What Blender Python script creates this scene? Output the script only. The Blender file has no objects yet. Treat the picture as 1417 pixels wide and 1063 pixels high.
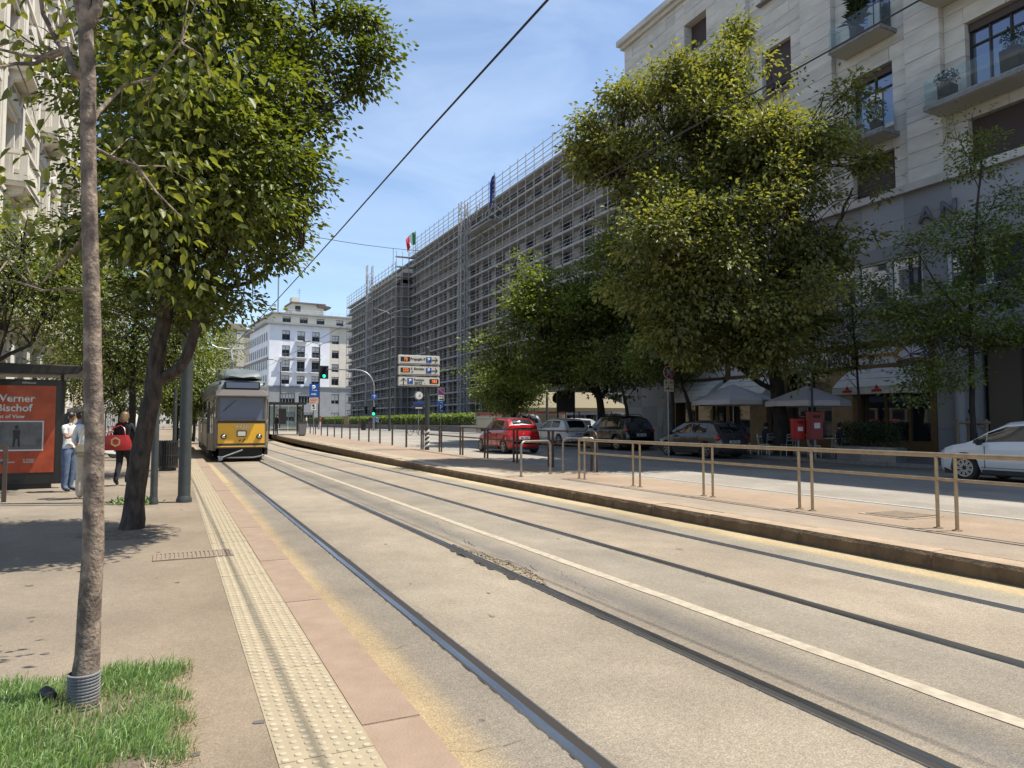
import bpy, bmesh, math, random
import numpy as np
from mathutils import Vector, Matrix
R = math.radians
PI = math.pi
SC = bpy.context.scene
COL = SC.collection

# ------------------------------------------------------------------ camera, sky, sun, exposure
H, F, YAW, PIT = 1.62, 985.0, R(25.44), R(3.11)
cam_d = bpy.data.cameras.new('camera')
cam_d.sensor_width = 36.0
cam_d.lens = 36.0 * F / 1417.0
cam_d.clip_start, cam_d.clip_end = 0.1, 4000
cam = bpy.data.objects.new('camera', cam_d)
COL.objects.link(cam)
cam.location = (0, 0, H)
cam.rotation_euler = (R(90) + PIT, 0, -YAW)
SC.camera = cam

SUN_EL, SUN_AZ = 64.2, 110.5          # azimuth clockwise from +Y
W = bpy.data.worlds.new('World'); SC.world = W; W.use_nodes = True
nt = W.node_tree; nt.nodes.clear()
def wn(t, **k):
    n = nt.nodes.new(t)
    for a, b in k.items(): setattr(n, a, b)
    return n
wo = wn('ShaderNodeOutputWorld'); bg = wn('ShaderNodeBackground'); sky = wn('ShaderNodeTexSky', sky_type='NISHITA')
sky.sun_disc = False; sky.sun_elevation = R(SUN_EL); sky.sun_rotation = R(SUN_AZ)
sky.altitude = 100; sky.air_density = 1.0; sky.dust_density = 0.5; sky.ozone_density = 2.2
tcw = wn('ShaderNodeTexCoord'); mp = wn('ShaderNodeMapping'); mp.inputs['Scale'].default_value = (1.6, 2.6, 5.0); mp.inputs['Rotation'].default_value = (0.15, 0.25, 0.5)
nz = wn('ShaderNodeTexNoise'); nz.inputs['Scale'].default_value = 2.2; nz.inputs['Detail'].default_value = 9; nz.inputs['Roughness'].default_value = 0.55; nz.inputs['Distortion'].default_value = 0.5
rp = wn('ShaderNodeValToRGB'); rp.color_ramp.elements[0].position = 0.40; rp.color_ramp.elements[0].color = (0.05, 0.05, 0.05, 1); rp.color_ramp.elements[1].position = 0.85; rp.color_ramp.elements[1].color = (0.34, 0.34, 0.34, 1)
mxw = wn('ShaderNodeMixRGB'); mxw.inputs[2].default_value = (5.6, 6.5, 7.6, 1)
L = nt.links.new
L(tcw.outputs['Generated'], mp.inputs['Vector']); L(mp.outputs[0], nz.inputs['Vector']); L(nz.outputs['Fac'], rp.inputs[0])
L(rp.outputs[0], mxw.inputs[0]); L(sky.outputs[0], mxw.inputs[1]); L(mxw.outputs[0], bg.inputs[0])
bg.inputs[1].default_value = 0.105
L(bg.outputs[0], wo.inputs[0])

sl = bpy.data.lights.new('sun', 'SUN'); sl.energy = 4.5; sl.angle = R(0.53); sl.color = (1.0, 0.955, 0.87)
so = bpy.data.objects.new('sun', sl); COL.objects.link(so)
sdir = Vector((math.sin(R(SUN_AZ)) * math.cos(R(SUN_EL)), math.cos(R(SUN_AZ)) * math.cos(R(SUN_EL)), math.sin(R(SUN_EL))))
so.rotation_euler = sdir.to_track_quat('Z', 'Y').to_euler()
so.location = (30, -10, 60)

SC.view_settings.view_transform = 'Standard'; SC.view_settings.look = 'None'
SC.view_settings.exposure = 0.90; SC.view_settings.gamma = 1.0; SC.view_settings.use_curve_mapping = False
SC.render.engine = 'CYCLES'
SC.cycles.use_denoising = True
SC.cycles.max_bounces = 7; SC.cycles.diffuse_bounces = 3; SC.cycles.glossy_bounces = 3; SC.cycles.transmission_bounces = 5; SC.cycles.transparent_max_bounces = 8
SC.cycles.sample_clamp_indirect = 6.0
SC.cycles.caustics_reflective = False; SC.cycles.caustics_refractive = False

# ------------------------------------------------------------------ survey helpers: a picture ray met with a real plane
Rv = Vector((math.cos(YAW), -math.sin(YAW), 0))
Fv = Vector((math.sin(YAW) * math.cos(PIT), math.cos(YAW) * math.cos(PIT), math.sin(PIT)))
Uv = Vector((-math.sin(YAW) * math.sin(PIT), -math.cos(YAW) * math.sin(PIT), math.cos(PIT)))
def ray(u, v): return Rv * ((u - 708.5) / F) + Uv * ((531.5 - v) / F) + Fv
def at(u, v, d): return Vector((0, 0, H)) + ray(u, v) * d
def onz(u, v, z): r = ray(u, v); return Vector((0, 0, H)) + r * ((z - H) / r.z)
def onX(u, v, X): r = ray(u, v); return Vector((0, 0, H)) + r * (X / r.x)
def clamp(t, a=0.0, b=1.0): return max(a, min(b, t))
def T(y): return 0.6 * clamp((y - 50) / 45.0)                      # tram road and left pavement rise
def G(y): return 0.2 + 0.55 * clamp((y - 22) / 53.0)               # platform and right hand carriageway
def gnd(u, d):                                                     # point on the right hand ground at bearing u, depth d
    p = at(u, 585, d); return Vector((p.x, p.y, G(p.y)))

# ------------------------------------------------------------------ mesh building
class MB:
    def __init__(s): s.v = []; s.f = []; s.m = []; s.mi = 0
    def add(s, vs, fs, mi=None):
        o = len(s.v); s.v += [tuple(p) for p in vs]; mi = s.mi if mi is None else mi
        for f in fs: s.f.append(tuple(i + o for i in f)); s.m.append(mi)
        return s
    def bx(s, x0, y0, z0, x1, y1, z1, mi=None):
        return s.add([(x0,y0,z0),(x1,y0,z0),(x1,y1,z0),(x0,y1,z0),(x0,y0,z1),(x1,y0,z1),(x1,y1,z1),(x0,y1,z1)],
              [(0,3,2,1),(4,5,6,7),(0,1,5,4),(1,2,6,5),(2,3,7,6),(3,0,4,7)], mi)
    def box(s, c, d, mi=None, M=None):
        b = MB().bx(-d[0]/2,-d[1]/2,-d[2]/2,d[0]/2,d[1]/2,d[2]/2)
        M = M or Matrix.Identity(3); c = Vector(c)
        return s.add([M @ Vector(p) + c for p in b.v], b.f, mi)
    def path(s, pts, rad, n=8, mi=None, caps=True, square=False):
        pts = [Vector(p) for p in pts]; k = len(pts)
        if not hasattr(rad, '__len__'): rad = [rad] * k
        t0 = (pts[1] - pts[0]).normalized(); ref = Vector((0,0,1)) if abs(t0.z) < 0.9 else Vector((1,0,0))
        vs = []; fs = []; nx = None
        for i in range(k):
            t = (pts[min(i+1,k-1)] - pts[max(i-1,0)]).normalized()
            if nx is None: nx = t.cross(ref).normalized()
            else: nx = (nx - t * nx.dot(t)).normalized()
            ny = t.cross(nx)
            for j in range(n):
                a = 2*PI*(j + (0.5 if square else 0))/n; vs.append(pts[i] + (nx*math.cos(a) + ny*math.sin(a)) * rad[i])
        for i in range(k-1):
            for j in range(n): fs.append((i*n+j, i*n+(j+1)%n, (i+1)*n+(j+1)%n, (i+1)*n+j))
        if caps: fs.append(tuple(reversed(range(n)))); fs.append(tuple(range((k-1)*n, k*n)))
        return s.add(vs, fs, mi)
    def tube(s, a, b, r0, r1=None, n=8, mi=None, caps=True): return s.path([a,b], [r0, r0 if r1 is None else r1], n, mi, caps)
    def bar(s, a, b, w, mi=None): return s.path([a,b], w*0.7071, 4, mi, True, True)
    def lathe(s, prof, n=16, c=(0,0,0), ax='z', mi=None, caps=True):
        vs = []; fs = []; k = len(prof)
        for r, h in prof:
            for j in range(n):
                a = 2*PI*j/n; x, y = r*math.cos(a), r*math.sin(a)
                p = (x,y,h) if ax == 'z' else ((h,x,y) if ax == 'x' else (y,h,x))
                vs.append((p[0]+c[0], p[1]+c[1], p[2]+c[2]))
        for i in range(k-1):
            for j in range(n): fs.append((i*n+j, i*n+(j+1)%n, (i+1)*n+(j+1)%n, (i+1)*n+j))
        if caps: fs.append(tuple(reversed(range(n)))); fs.append(tuple(range((k-1)*n, k*n)))
        return s.add(vs, fs, mi)
    def prism(s, poly, axis, a, b, mi=None):        # poly in the two other axes (x,y order), extruded a..b on axis
        n = len(poly)
        def pt(p, h): return (h,p[0],p[1]) if axis == 'x' else ((p[0],h,p[1]) if axis == 'y' else (p[0],p[1],h))
        vs = [pt(p,a) for p in poly] + [pt(p,b) for p in poly]
        fs = [tuple(reversed(range(n))), tuple(range(n,2*n))] + [(i,(i+1)%n,n+(i+1)%n,n+i) for i in range(n)]
        return s.add(vs, fs, mi)
    def quad(s, a, b, c, d, mi=None): return s.add([a,b,c,d], [(0,1,2,3)], mi)
    def grid(s, rows, mi=None, loop=False):
        k = len(rows); n = len(rows[0]); vs = [p for r in rows for p in r]; fs = []
        for i in range(k-1):
            for j in range(n if loop else n-1): fs.append((i*n+j, i*n+(j+1)%n, (i+1)*n+(j+1)%n, (i+1)*n+j))
        return s.add(vs, fs, mi)
    def ell(s, c, r, n=12, k=8, mi=None):
        prof = [(max(math.sin(PI*i/k),0.001), -math.cos(PI*i/k)) for i in range(k+1)]
        b = MB().lathe(prof, n); return s.add([(p[0]*r[0]+c[0], p[1]*r[1]+c[1], p[2]*r[2]+c[2]) for p in b.v], b.f, mi)
    def mesh(s, name, mats, smooth=False, bevel=0, fix=True):
        me = bpy.data.meshes.new(name); me.from_pydata(s.v, [], s.f)
        for m in (mats if isinstance(mats,(list,tuple)) else [mats]): me.materials.append(m)
        if max(s.m, default=0) > 0: me.polygons.foreach_set('material_index', s.m)
        if fix or bevel:
            b = bmesh.new(); b.from_mesh(me)
            if bevel: bmesh.ops.bevel(b, geom=[e for e in b.edges if len(e.link_faces)==2 and e.calc_face_angle(0) > 0.6], offset=bevel, segments=2, affect='EDGES', clamp_overlap=True)
            if fix: bmesh.ops.recalc_face_normals(b, faces=b.faces)
            b.to_mesh(me); b.free()
        if smooth: me.shade_smooth(); me.set_sharp_from_angle(angle=R(38))
        me.update(); return me
    def build(s, name, mats, parent=None, smooth=False, bevel=0, loc=None, kind=None, fix=True, label=None):
        return obj(name, s.mesh(name, mats, smooth, bevel, fix), parent, loc, kind, label)

def obj(name, me, parent=None, loc=None, kind=None, label=None):
    o = bpy.data.objects.new(name, me); COL.objects.link(o)
    if parent: o.parent = parent
    if loc is not None: o.location = loc
    if kind: o['kind'] = kind
    if label: o['label'] = label
    return o
def tag(o, label, cat, group=None):
    o['label'] = label; o['category'] = cat
    if group: o['group'] = group
    return o
def thing(name, label, cat, loc=(0,0,0), rz=0, group=None):
    o = bpy.data.objects.new(name, None); COL.objects.link(o); o.empty_display_size = 0.2
    o.location = loc; o.rotation_euler = (0,0,rz)
    return tag(o, label, cat, group)
def dup(o, parent=None, loc=None, rz=None, label=None):
    c = o.copy(); COL.objects.link(c)
    if parent: c.parent = parent
    if loc is not None: c.location = loc
    if rz is not None: c.rotation_euler = (0,0,rz)
    if label: c['label'] = label
    for ch in list(o.children): dup(ch, c)
    return c

# ------------------------------------------------------------------ materials
def s2l(c): return c/12.92 if c <= 0.04045 else ((c+0.055)/1.055)**2.4
def hx(h): h = h.lstrip('#'); return tuple(s2l(int(h[i:i+2],16)/255) for i in (0,2,4))
MATS = {}
def mat(name, col, rough=0.6, metal=0.0, col2=None, scale=8.0, detail=4, bump=0.0, bscale=None, mixlo=0.35, mixhi=0.65, spec=0.5, emit=None, estr=1.0, stretch=None, ior=None, coat=0, alpha=None, trans=0):
    if name in MATS: return MATS[name]
    m = bpy.data.materials.new(name); m.use_nodes = True; n = m.node_tree.nodes; l = m.node_tree.links.new
    p = n['Principled BSDF']; c4 = tuple(col)+(1,)
    p.inputs['Base Color'].default_value = c4; p.inputs['Roughness'].default_value = rough; p.inputs['Metallic'].default_value = metal
    p.inputs['Specular IOR Level'].default_value = spec
    if ior: p.inputs['IOR'].default_value = ior
    if coat: p.inputs['Coat Weight'].default_value = coat; p.inputs['Coat Roughness'].default_value = 0.05
    if trans: p.inputs['Transmission Weight'].default_value = trans
    if emit: p.inputs['Emission Color'].default_value = tuple(emit)+(1,); p.inputs['Emission Strength'].default_value = estr
    if col2 or bump:
        tc = n.new('ShaderNodeTexCoord'); vec = tc.outputs['Object']
        if stretch:
            mpn = n.new('ShaderNodeMapping'); mpn.inputs['Scale'].default_value = stretch; l(vec, mpn.inputs[0]); vec = mpn.outputs[0]
    if col2:
        t = n.new('ShaderNodeTexNoise'); t.inputs['Scale'].default_value = scale; t.inputs['Detail'].default_value = detail; t.inputs['Roughness'].default_value = 0.62; l(vec, t.inputs['Vector'])
        r = n.new('ShaderNodeValToRGB'); e = r.color_ramp.elements; e[0].position = mixlo; e[0].color = c4; e[1].position = mixhi; e[1].color = tuple(col2)+(1,)
        l(t.outputs['Fac'], r.inputs[0]); l(r.outputs[0], p.inputs['Base Color'])
    if bump:
        t2 = n.new('ShaderNodeTexNoise'); t2.inputs['Scale'].default_value = bscale or scale*4; t2.inputs['Detail'].default_value = 3; l(vec, t2.inputs['Vector'])
        b = n.new('ShaderNodeBump'); b.inputs['Strength'].default_value = bump; b.inputs['Distance'].default_value = 0.02; l(t2.outputs['Fac'], b.inputs['Height']); l(b.outputs[0], p.inputs['Normal'])
    MATS[name] = m; return m
def ramp_x(name, stops, x0, x1, speck=0.5, rough=0.9, wob=0.5, patch=0.25):
    """Paving whose colour varies across its width (wear and dust bands), with grain and patches."""
    m = bpy.data.materials.new(name); m.use_nodes = True; n = m.node_tree.nodes; l = m.node_tree.links.new
    p = n['Principled BSDF']; p.inputs['Roughness'].default_value = rough; p.inputs['Specular IOR Level'].default_value = 0.25
    tc = n.new('ShaderNodeTexCoord'); sx = n.new('ShaderNodeSeparateXYZ'); l(tc.outputs['Object'], sx.inputs[0])
    def noise(scale, detail=4, stretch=None, rough_=0.6):
        v = tc.outputs['Object']
        if stretch: q = n.new('ShaderNodeMapping'); q.inputs['Scale'].default_value = stretch; l(v, q.inputs[0]); v = q.outputs[0]
        t = n.new('ShaderNodeTexNoise'); t.inputs['Scale'].default_value = scale; t.inputs['Detail'].default_value = detail; t.inputs['Roughness'].default_value = rough_; l(v, t.inputs['Vector']); return t.outputs['Fac']
    def math_(op, a, b):
        q = n.new('ShaderNodeMath'); q.operation = op
        for i, z in enumerate((a, b)):
            if isinstance(z, (int, float)): q.inputs[i].default_value = z
            else: l(z, q.inputs[i])
        return q.outputs[0]
    w = noise(0.9, 5, (1, 0.35, 1)); xo = math_('ADD', sx.outputs[0], math_('MULTIPLY', math_('SUBTRACT', w, 0.5), wob))
    fac = math_('DIVIDE', math_('SUBTRACT', xo, x0), x1 - x0)
    r = n.new('ShaderNodeValToRGB'); cr = r.color_ramp; l(fac, r.inputs[0])
    for i, (x, c) in enumerate(stops):
        e = cr.elements[i] if i < 2 else cr.elements.new((x-x0)/(x1-x0))
        e.position = (x-x0)/(x1-x0); e.color = tuple(c)+(1,)
    def mult(cin, f, lo, hi, a, b):
        q = n.new('ShaderNodeMapRange'); q.inputs[1].default_value = lo; q.inputs[2].default_value = hi; q.inputs[3].default_value = a; q.inputs[4].default_value = b; l(f, q.inputs[0])
        mx = n.new('ShaderNodeMixRGB'); mx.blend_type = 'MULTIPLY'; mx.inputs[0].default_value = 1; l(cin, mx.inputs[1]); l(q.outputs[0], mx.inputs[2]); return mx.outputs[0]
    c = mult(r.outputs[0], noise(0.35, 5), 0.3, 0.7, 1-patch, 1+patch*0.6)
    c = mult(c, noise(3.2, 5, (1, 0.6, 1)), 0.3, 0.7, 0.90, 1.08)
    c = mult(c, noise(26, 3), 0.3, 0.7, 1-0.22*speck, 1+0.18*speck)
    c = mult(c, noise(95, 2), 0.3, 0.7, 1-0.5*speck, 1+0.45*speck)
    # small dark gum spots and stains
    vo = n.new('ShaderNodeTexVoronoi'); vo.inputs['Scale'].default_value = 1.7; vo.inputs['Randomness'].default_value = 1; l(tc.outputs['Object'], vo.inputs['Vector'])
    c = mult(c, vo.outputs['Distance'], 0.025, 0.05, 0.62, 1.0)
    l(c, p.inputs['Base Color'])
    b = n.new('ShaderNodeBump'); b.inputs['Strength'].default_value = 0.55; b.inputs['Distance'].default_value = 0.012
    bh = math_('ADD', noise(70, 4), math_('MULTIPLY', noise(9, 3), 1.2)); l(bh, b.inputs['Height']); l(b.outputs[0], p.inputs['Normal'])
    MATS[name] = m; return m
def leafmat(name, dark, light, tr, tfac=0.38):
    m = bpy.data.materials.new(name); m.use_nodes = True; n = m.node_tree.nodes; l = m.node_tree.links.new
    n.remove(n['Principled BSDF']); out = n['Material Output']
    a = n.new('ShaderNodeAttribute'); a.attribute_name = 'tint'
    r = n.new('ShaderNodeValToRGB'); e = r.color_ramp.elements; e[0].color = tuple(dark)+(1,); e[1].color = tuple(light)+(1,); e[0].position = 0.05; e[1].position = 0.95
    l(a.outputs['Fac'], r.inputs[0])
    t = n.new('ShaderNodeMixRGB'); t.blend_type = 'MULTIPLY'; t.inputs[0].default_value = 1.0; l(r.outputs[0], t.inputs[1]); t.inputs[2].default_value = tuple(tr)+(1,)
    d = n.new('ShaderNodeBsdfDiffuse'); l(r.outputs[0], d.inputs[0])
    q = n.new('ShaderNodeBsdfTranslucent'); l(t.outputs[0], q.inputs[0])
    g = n.new('ShaderNodeBsdfGlossy'); g.inputs['Roughness'].default_value = 0.5; g.inputs[0].default_value = (1,1,1,1)
    m1 = n.new('ShaderNodeMixShader'); m1.inputs[0].default_value = tfac; l(d.outputs[0], m1.inputs[1]); l(q.outputs[0], m1.inputs[2])
    m2 = n.new('ShaderNodeMixShader'); m2.inputs[0].default_value = 0.03; l(m1.outputs[0], m2.inputs[1]); l(g.outputs[0], m2.inputs[2]); l(m2.outputs[0], out.inputs[0])
    MATS[name] = m; return m
def clearglass(name, col=(0.75,0.85,0.87), alpha=0.25, ior=1.5):
    """thin pane: partly see-through, partly mirror"""
    m = bpy.data.materials.new(name); m.use_nodes = True; n = m.node_tree.nodes; l = m.node_tree.links.new
    n.remove(n['Principled BSDF']); out = n['Material Output']
    tr = n.new('ShaderNodeBsdfTransparent'); tr.inputs[0].default_value = tuple(col)+(1,)
    g = n.new('ShaderNodeBsdfGlossy'); g.inputs['Roughness'].default_value = 0.02; d = n.new('ShaderNodeBsdfDiffuse'); d.inputs[0].default_value = tuple(col)+(1,)
    f = n.new('ShaderNodeFresnel'); f.inputs[0].default_value = ior
    m1 = n.new('ShaderNodeMixShader'); m1.inputs[0].default_value = alpha; l(tr.outputs[0], m1.inputs[1]); l(d.outputs[0], m1.inputs[2])
    m2 = n.new('ShaderNodeMixShader'); l(f.outputs[0], m2.inputs[0]); l(m1.outputs[0], m2.inputs[1]); l(g.outputs[0], m2.inputs[2]); l(m2.outputs[0], out.inputs[0])
    MATS[name] = m; return m

M = MATS
mat('steel_dull', (0.28,0.27,0.25), 0.42, 0.85, (0.20,0.19,0.17), 14)
mat('rail_steel', (0.46,0.455,0.45), 0.3, 1.0, (0.26,0.25,0.235), 9, stretch=(1,0.10,1))
mat('rail_groove', (0.022,0.017,0.013), 0.9)
mat('brass_tube', (0.40,0.31,0.20), 0.36, 0.75, (0.30,0.23,0.15), 6)
mat('brown_paint', (0.085,0.052,0.035), 0.55, 0.1, (0.06,0.04,0.03), 7)
mat('dark_metal', (0.028,0.028,0.027), 0.5, 0.3, (0.04,0.038,0.034), 6)
mat('grey_pole', (0.058,0.066,0.064), 0.55, 0.2, (0.042,0.048,0.046), 5)
mat('galv', (0.30,0.31,0.32), 0.45, 0.6, (0.22,0.23,0.24), 8)
mat('white_paint', (0.72,0.71,0.68), 0.45)
mat('sign_white', (0.70,0.68,0.60), 0.5)
mat('sign_blue', hx('#1c4f9c'), 0.4)
mat('sign_red', hx('#a8232a'), 0.4)
mat('black', (0.012,0.012,0.013), 0.5)
mat('ink', (0.015,0.015,0.018), 0.6)
mat('rubber', (0.018,0.018,0.018), 0.8)
mat('led', (0.02,0.01,0.0), 0.5, emit=hx('#ff7a20'), estr=0.7)
mat('led_green', (0.0,0.2,0.1), 0.4, emit=hx('#25e6a0'), estr=1.6)
mat('dark_glass', (0.012,0.014,0.017), 0.03, spec=0.6, ior=1.7)
mat('win_glass', (0.016,0.020,0.026), 0.03, spec=0.5, ior=1.9)
mat('mirror_glass', (0.20,0.23,0.30), 0.02, 0.75)
mat('far_glass', (0.020,0.022,0.025), 0.3, spec=0.35)
mat('chrome', (0.62,0.62,0.62), 0.15, 1.0)
mat('soil', (0.10,0.075,0.05), 0.95, 0, (0.20,0.16,0.11), 12, bump=0.8)
mat('bark_young', (0.31,0.235,0.175), 0.85, 0, (0.10,0.076,0.06), 14, 9, bump=0.5, bscale=60, stretch=(1,1,0.8), mixlo=.34, mixhi=.58)
mat('bark_old', (0.085,0.064,0.050), 0.95, 0, (0.018,0.014,0.011), 13, 6, bump=1.0, bscale=26, stretch=(1,1,0.28))
mat('bark_far', (0.040,0.033,0.028), 0.95, 0, (0.02,0.017,0.015), 7, stretch=(1,1,0.3))
clearglass('glass_rail', (0.80,0.90,0.91), 0.05)
clearglass('shelter_glass', (0.70,0.75,0.73), 0.08)
clearglass('wind_glass', (0.30,0.38,0.60), 0.30)  # blue diffuse share paints a bright reflection into the tram windscreen
leafmat('leaf_near', (0.040,0.060,0.014), (0.18,0.185,0.04), (1.9,1.9,0.6), 0.45)
leafmat('leaf_old', (0.026,0.047,0.011), (0.175,0.20,0.036), (1.85,1.85,0.5), 0.36)
leafmat('leaf_right', (0.042,0.060,0.017), (0.275,0.275,0.078), (1.7,1.65,0.6), 0.38)
leafmat('leaf_mid', (0.045,0.075,0.016), (0.21,0.245,0.045), (1.7,1.7,0.6), 0.38)
leafmat('leaf_hedge', (0.09,0.14,0.03), (0.28,0.34,0.07), (1.5,1.6,0.6), 0.34)
leafmat('leaf_pot', (0.022,0.040,0.016), (0.06,0.085,0.035), (1.4,1.5,0.7), 0.3)
leafmat('grass_blade', (0.11,0.20,0.055), (0.27,0.38,0.13), (1.3,1.4,0.7), 0.38)
leafmat('dry_blade', (0.20,0.17,0.085), (0.36,0.31,0.17), (1.2,1.1,0.7), 0.25)

# ------------------------------------------------------------------ lettering, prepared first
TXT = {}
def text_mesh(s, w=None, h=None, m='ink', depth=0.004, sx=1.0):
    """lettering in the XZ plane facing -Y, centred at its middle; fitted to width w or height h"""
    cu = bpy.data.curves.new('t', 'FONT'); cu.body = s; cu.size = 1; cu.align_x = 'CENTER'; cu.extrude = 0.0; cu.offset = 0.022; cu.resolution_u = 3
    o = bpy.data.objects.new('t', cu); COL.objects.link(o)
    dg = bpy.context.evaluated_depsgraph_get(); me = bpy.data.meshes.new_from_object(o.evaluated_get(dg))
    bpy.data.objects.remove(o); bpy.data.curves.remove(cu)
    co = np.empty(len(me.vertices)*3); me.vertices.foreach_get('co', co); co = co.reshape(-1,3)
    lo, hi = co.min(0), co.max(0); k = (w/(hi[0]-lo[0])) if w else h/(hi[1]-lo[1]); kx = k*sx
    if w and h: kx, k = w/(hi[0]-lo[0]), h/(hi[1]-lo[1])
    b = bmesh.new(); b.from_mesh(me)
    g = bmesh.ops.extrude_face_region(b, geom=b.faces[:])['geom']
    top = set(e for e in g if isinstance(e, bmesh.types.BMVert))
    cx, cy = (lo[0]+hi[0])/2, (lo[1]+hi[1])/2
    for v in b.verts:
        x, y = (v.co.x-cx)*kx, (v.co.y-cy)*k
        v.co = (x, -depth if v in top else 0.0, y)
    bmesh.ops.recalc_face_normals(b, faces=b.faces); b.to_mesh(me); b.free()
    me.materials.clear(); me.materials.append(M[m]); me.name = 'lettering'; return me
def letters(key, parent, loc, rz=0, name='lettering'):
    o = obj(name, TXT[key], parent, loc); o.rotation_euler = (0,0,rz); return o
for key, a in {
    'werner': ('Werner', None, 0.17, 'poster_white'), 'bischof': ('Bischof', None, 0.17, 'poster_white'), 'pov': ('Point of View', None, 0.085, 'poster_white'),
    'poster_small': ('31.10.2024\n16.02.2025', None, 0.085, 'poster_white'), 'poster_small2': ('CHIOSTRI\nMUSEO DIOCESANO', None, 0.085, 'poster_white'), 'adtop': ('IGPDecaux', 0.26, None, 'poster_white'),
    'freg': ('Freguglia 8', 0.72, None, 'ink'), 'barn': ('S. Barnaba', 0.66, None, 'ink'), 'ten': ('10', None, 0.085, 'ink'),
    'font': ('Fontana', 0.5, None, 'ink'), 'twenty': ('20/22  -', 0.55, None, 'ink'),
    'n75': ('75', None, 0.145, 'led'), 'n232': ('232', None, 0.145, 'led'), 'n183': ('183', None, 0.145, 'led'),
    'P': ('P', None, 0.19, 'white_paint'), 'Pbig': ('P', None, 0.46, 'white_paint'), 'Pmid': ('P', None, 0.26, 'white_paint'),
    'h024': ('0 - 24', 0.36, None, 'ink'), 'tram': ('4728', 0.52, None, 'sign_white'), 'A': ('A', None, 0.62, 'letter_dark'), 'N': ('N', None, 0.62, 'letter_dark'),
    'shop': ('NEA BONON', 1.75, 0.5, 'letter_blue'), 'frieze': ('IVRIS PRAECEPTA SVNT HAEC HONESTE VIVERE ALTERVM NON LAEDERE', 62.0, 1.5, 'letter_far'),
  }.items():
    mat('poster_white', (0.78,0.82,0.82), 0.6); mat('letter_dark', (0.13,0.13,0.138), 0.5, 0.2); mat('letter_blue', (0.03,0.03,0.07), 0.5); mat('letter_far', (0.10,0.10,0.105), 0.8)
    TXT[key] = text_mesh(a[0], a[1], a[2], a[3], {'A':0.08,'N':0.08,'frieze':0.15}.get(key, 0.004))
# ------------------------------------------------------------------ human figures: one skinned body each, prepared early
mat('skin', (0.42,0.25,0.17), 0.55); mat('skin_dark', (0.30,0.17,0.11), 0.55)
mat('hair_black', (0.010,0.009,0.009), 0.45); mat('hair_brown', (0.045,0.026,0.016), 0.5); mat('hair_blonde', (0.16,0.095,0.05), 0.5)
mat('cloth_white', (0.66,0.65,0.63), 0.85, 0, (0.54,0.53,0.51), 9, bump=0.5, bscale=14)
mat('cloth_cream', (0.50,0.44,0.35), 0.9, 0, (0.40,0.35,0.27), 9, bump=0.5, bscale=12)
mat('cloth_denim', (0.055,0.085,0.15), 0.9, 0, (0.10,0.14,0.22), 7, bump=0.5, bscale=14)
mat('cloth_black', (0.012,0.012,0.014), 0.9); mat('cloth_red', (0.45,0.03,0.035), 0.8); mat('cloth_blue', (0.07,0.22,0.55), 0.8)
mat('cloth_grey', (0.14,0.145,0.15), 0.9); mat('cloth_navy', (0.03,0.04,0.07), 0.9); mat('shoe_dark', (0.03,0.025,0.022), 0.6); mat('shoe_light', (0.5,0.49,0.46), 0.7)
def skin_body(height, jd, girth=1.0, leg_w=1.0):
    """jd: joint overrides (x side, y front-negative, z up) at 1.70 m; returns dict joint->Vector and mesh"""
    J = dict(pelvis=(0,0,.93), spine=(0,.0,1.10), chest=(0,.01,1.29), neck0=(0,.01,1.43), neck=(0,.0,1.50), head0=(0,-.01,1.565), head1=(0,-.012,1.63), top=(0,0,1.685))
    for s, k in ((-1,'l'),(1,'r')):
        J.update({'sh'+k:(.165*s,.01,1.40), 'el'+k:(.215*s,.03,1.13), 'wr'+k:(.225*s,-.03,.89), 'ha'+k:(.225*s,-.05,.83),
                  'hip'+k:(.09*s,0,.88), 'kn'+k:(.10*s,-.01,.49), 'an'+k:(.10*s,.02,.09), 'to'+k:(.115*s,-.13,.035)})
    J.update(jd)
    Rd = dict(pelvis=(.155,.115), spine=(.128,.095), chest=(.155,.105), neck0=(.085,.07), neck=(.05,.055), head0=(.066,.078), head1=(.076,.092), top=(.045,.055))
    for k in 'lr':
        Rd.update({'sh'+k:(.062,.062), 'el'+k:(.043,.043), 'wr'+k:(.029,.029), 'ha'+k:(.036,.022), 'hip'+k:(.088*leg_w,.092*leg_w), 'kn'+k:(.062*leg_w,.064*leg_w), 'an'+k:(.042*leg_w**1.6,.046*leg_w**1.6), 'to'+k:(.038,.026)})
    E = [('pelvis','spine'),('spine','chest'),('chest','neck0'),('neck0','neck'),('neck','head0'),('head0','head1'),('head1','top')]
    for k in 'lr': E += [('chest','sh'+k),('sh'+k,'el'+k),('el'+k,'wr'+k),('wr'+k,'ha'+k),('pelvis','hip'+k),('hip'+k,'kn'+k),('kn'+k,'an'+k),('an'+k,'to'+k)]
    names = list(J); ix = {n:i for i,n in enumerate(names)}; S = height/1.70
    me = bpy.data.meshes.new('body'); me.from_pydata([Vector(J[n])*S for n in names], [(ix[a],ix[b]) for a,b in E], [])
    o = bpy.data.objects.new('body', me); COL.objects.link(o)
    o.modifiers.new('s','SKIN'); sb = o.modifiers.new('d','SUBSURF'); sb.levels = sb.render_levels = 2
    sv = me.skin_vertices[0].data
    for n in names:
        g = girth if n in ('pelvis','spine','chest') else 1
        sv[ix[n]].radius = (Rd[n][0]*S*g, Rd[n][1]*S*g); sv[ix[n]].use_root = (n == 'pelvis')
    dg = bpy.context.evaluated_depsgraph_get(); me2 = bpy.data.meshes.new_from_object(o.evaluated_get(dg))
    bpy.data.objects.remove(o); bpy.data.meshes.remove(me)
    return {n: Vector(J[n])*S for n in names}, me2, S
FIG = {}
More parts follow.
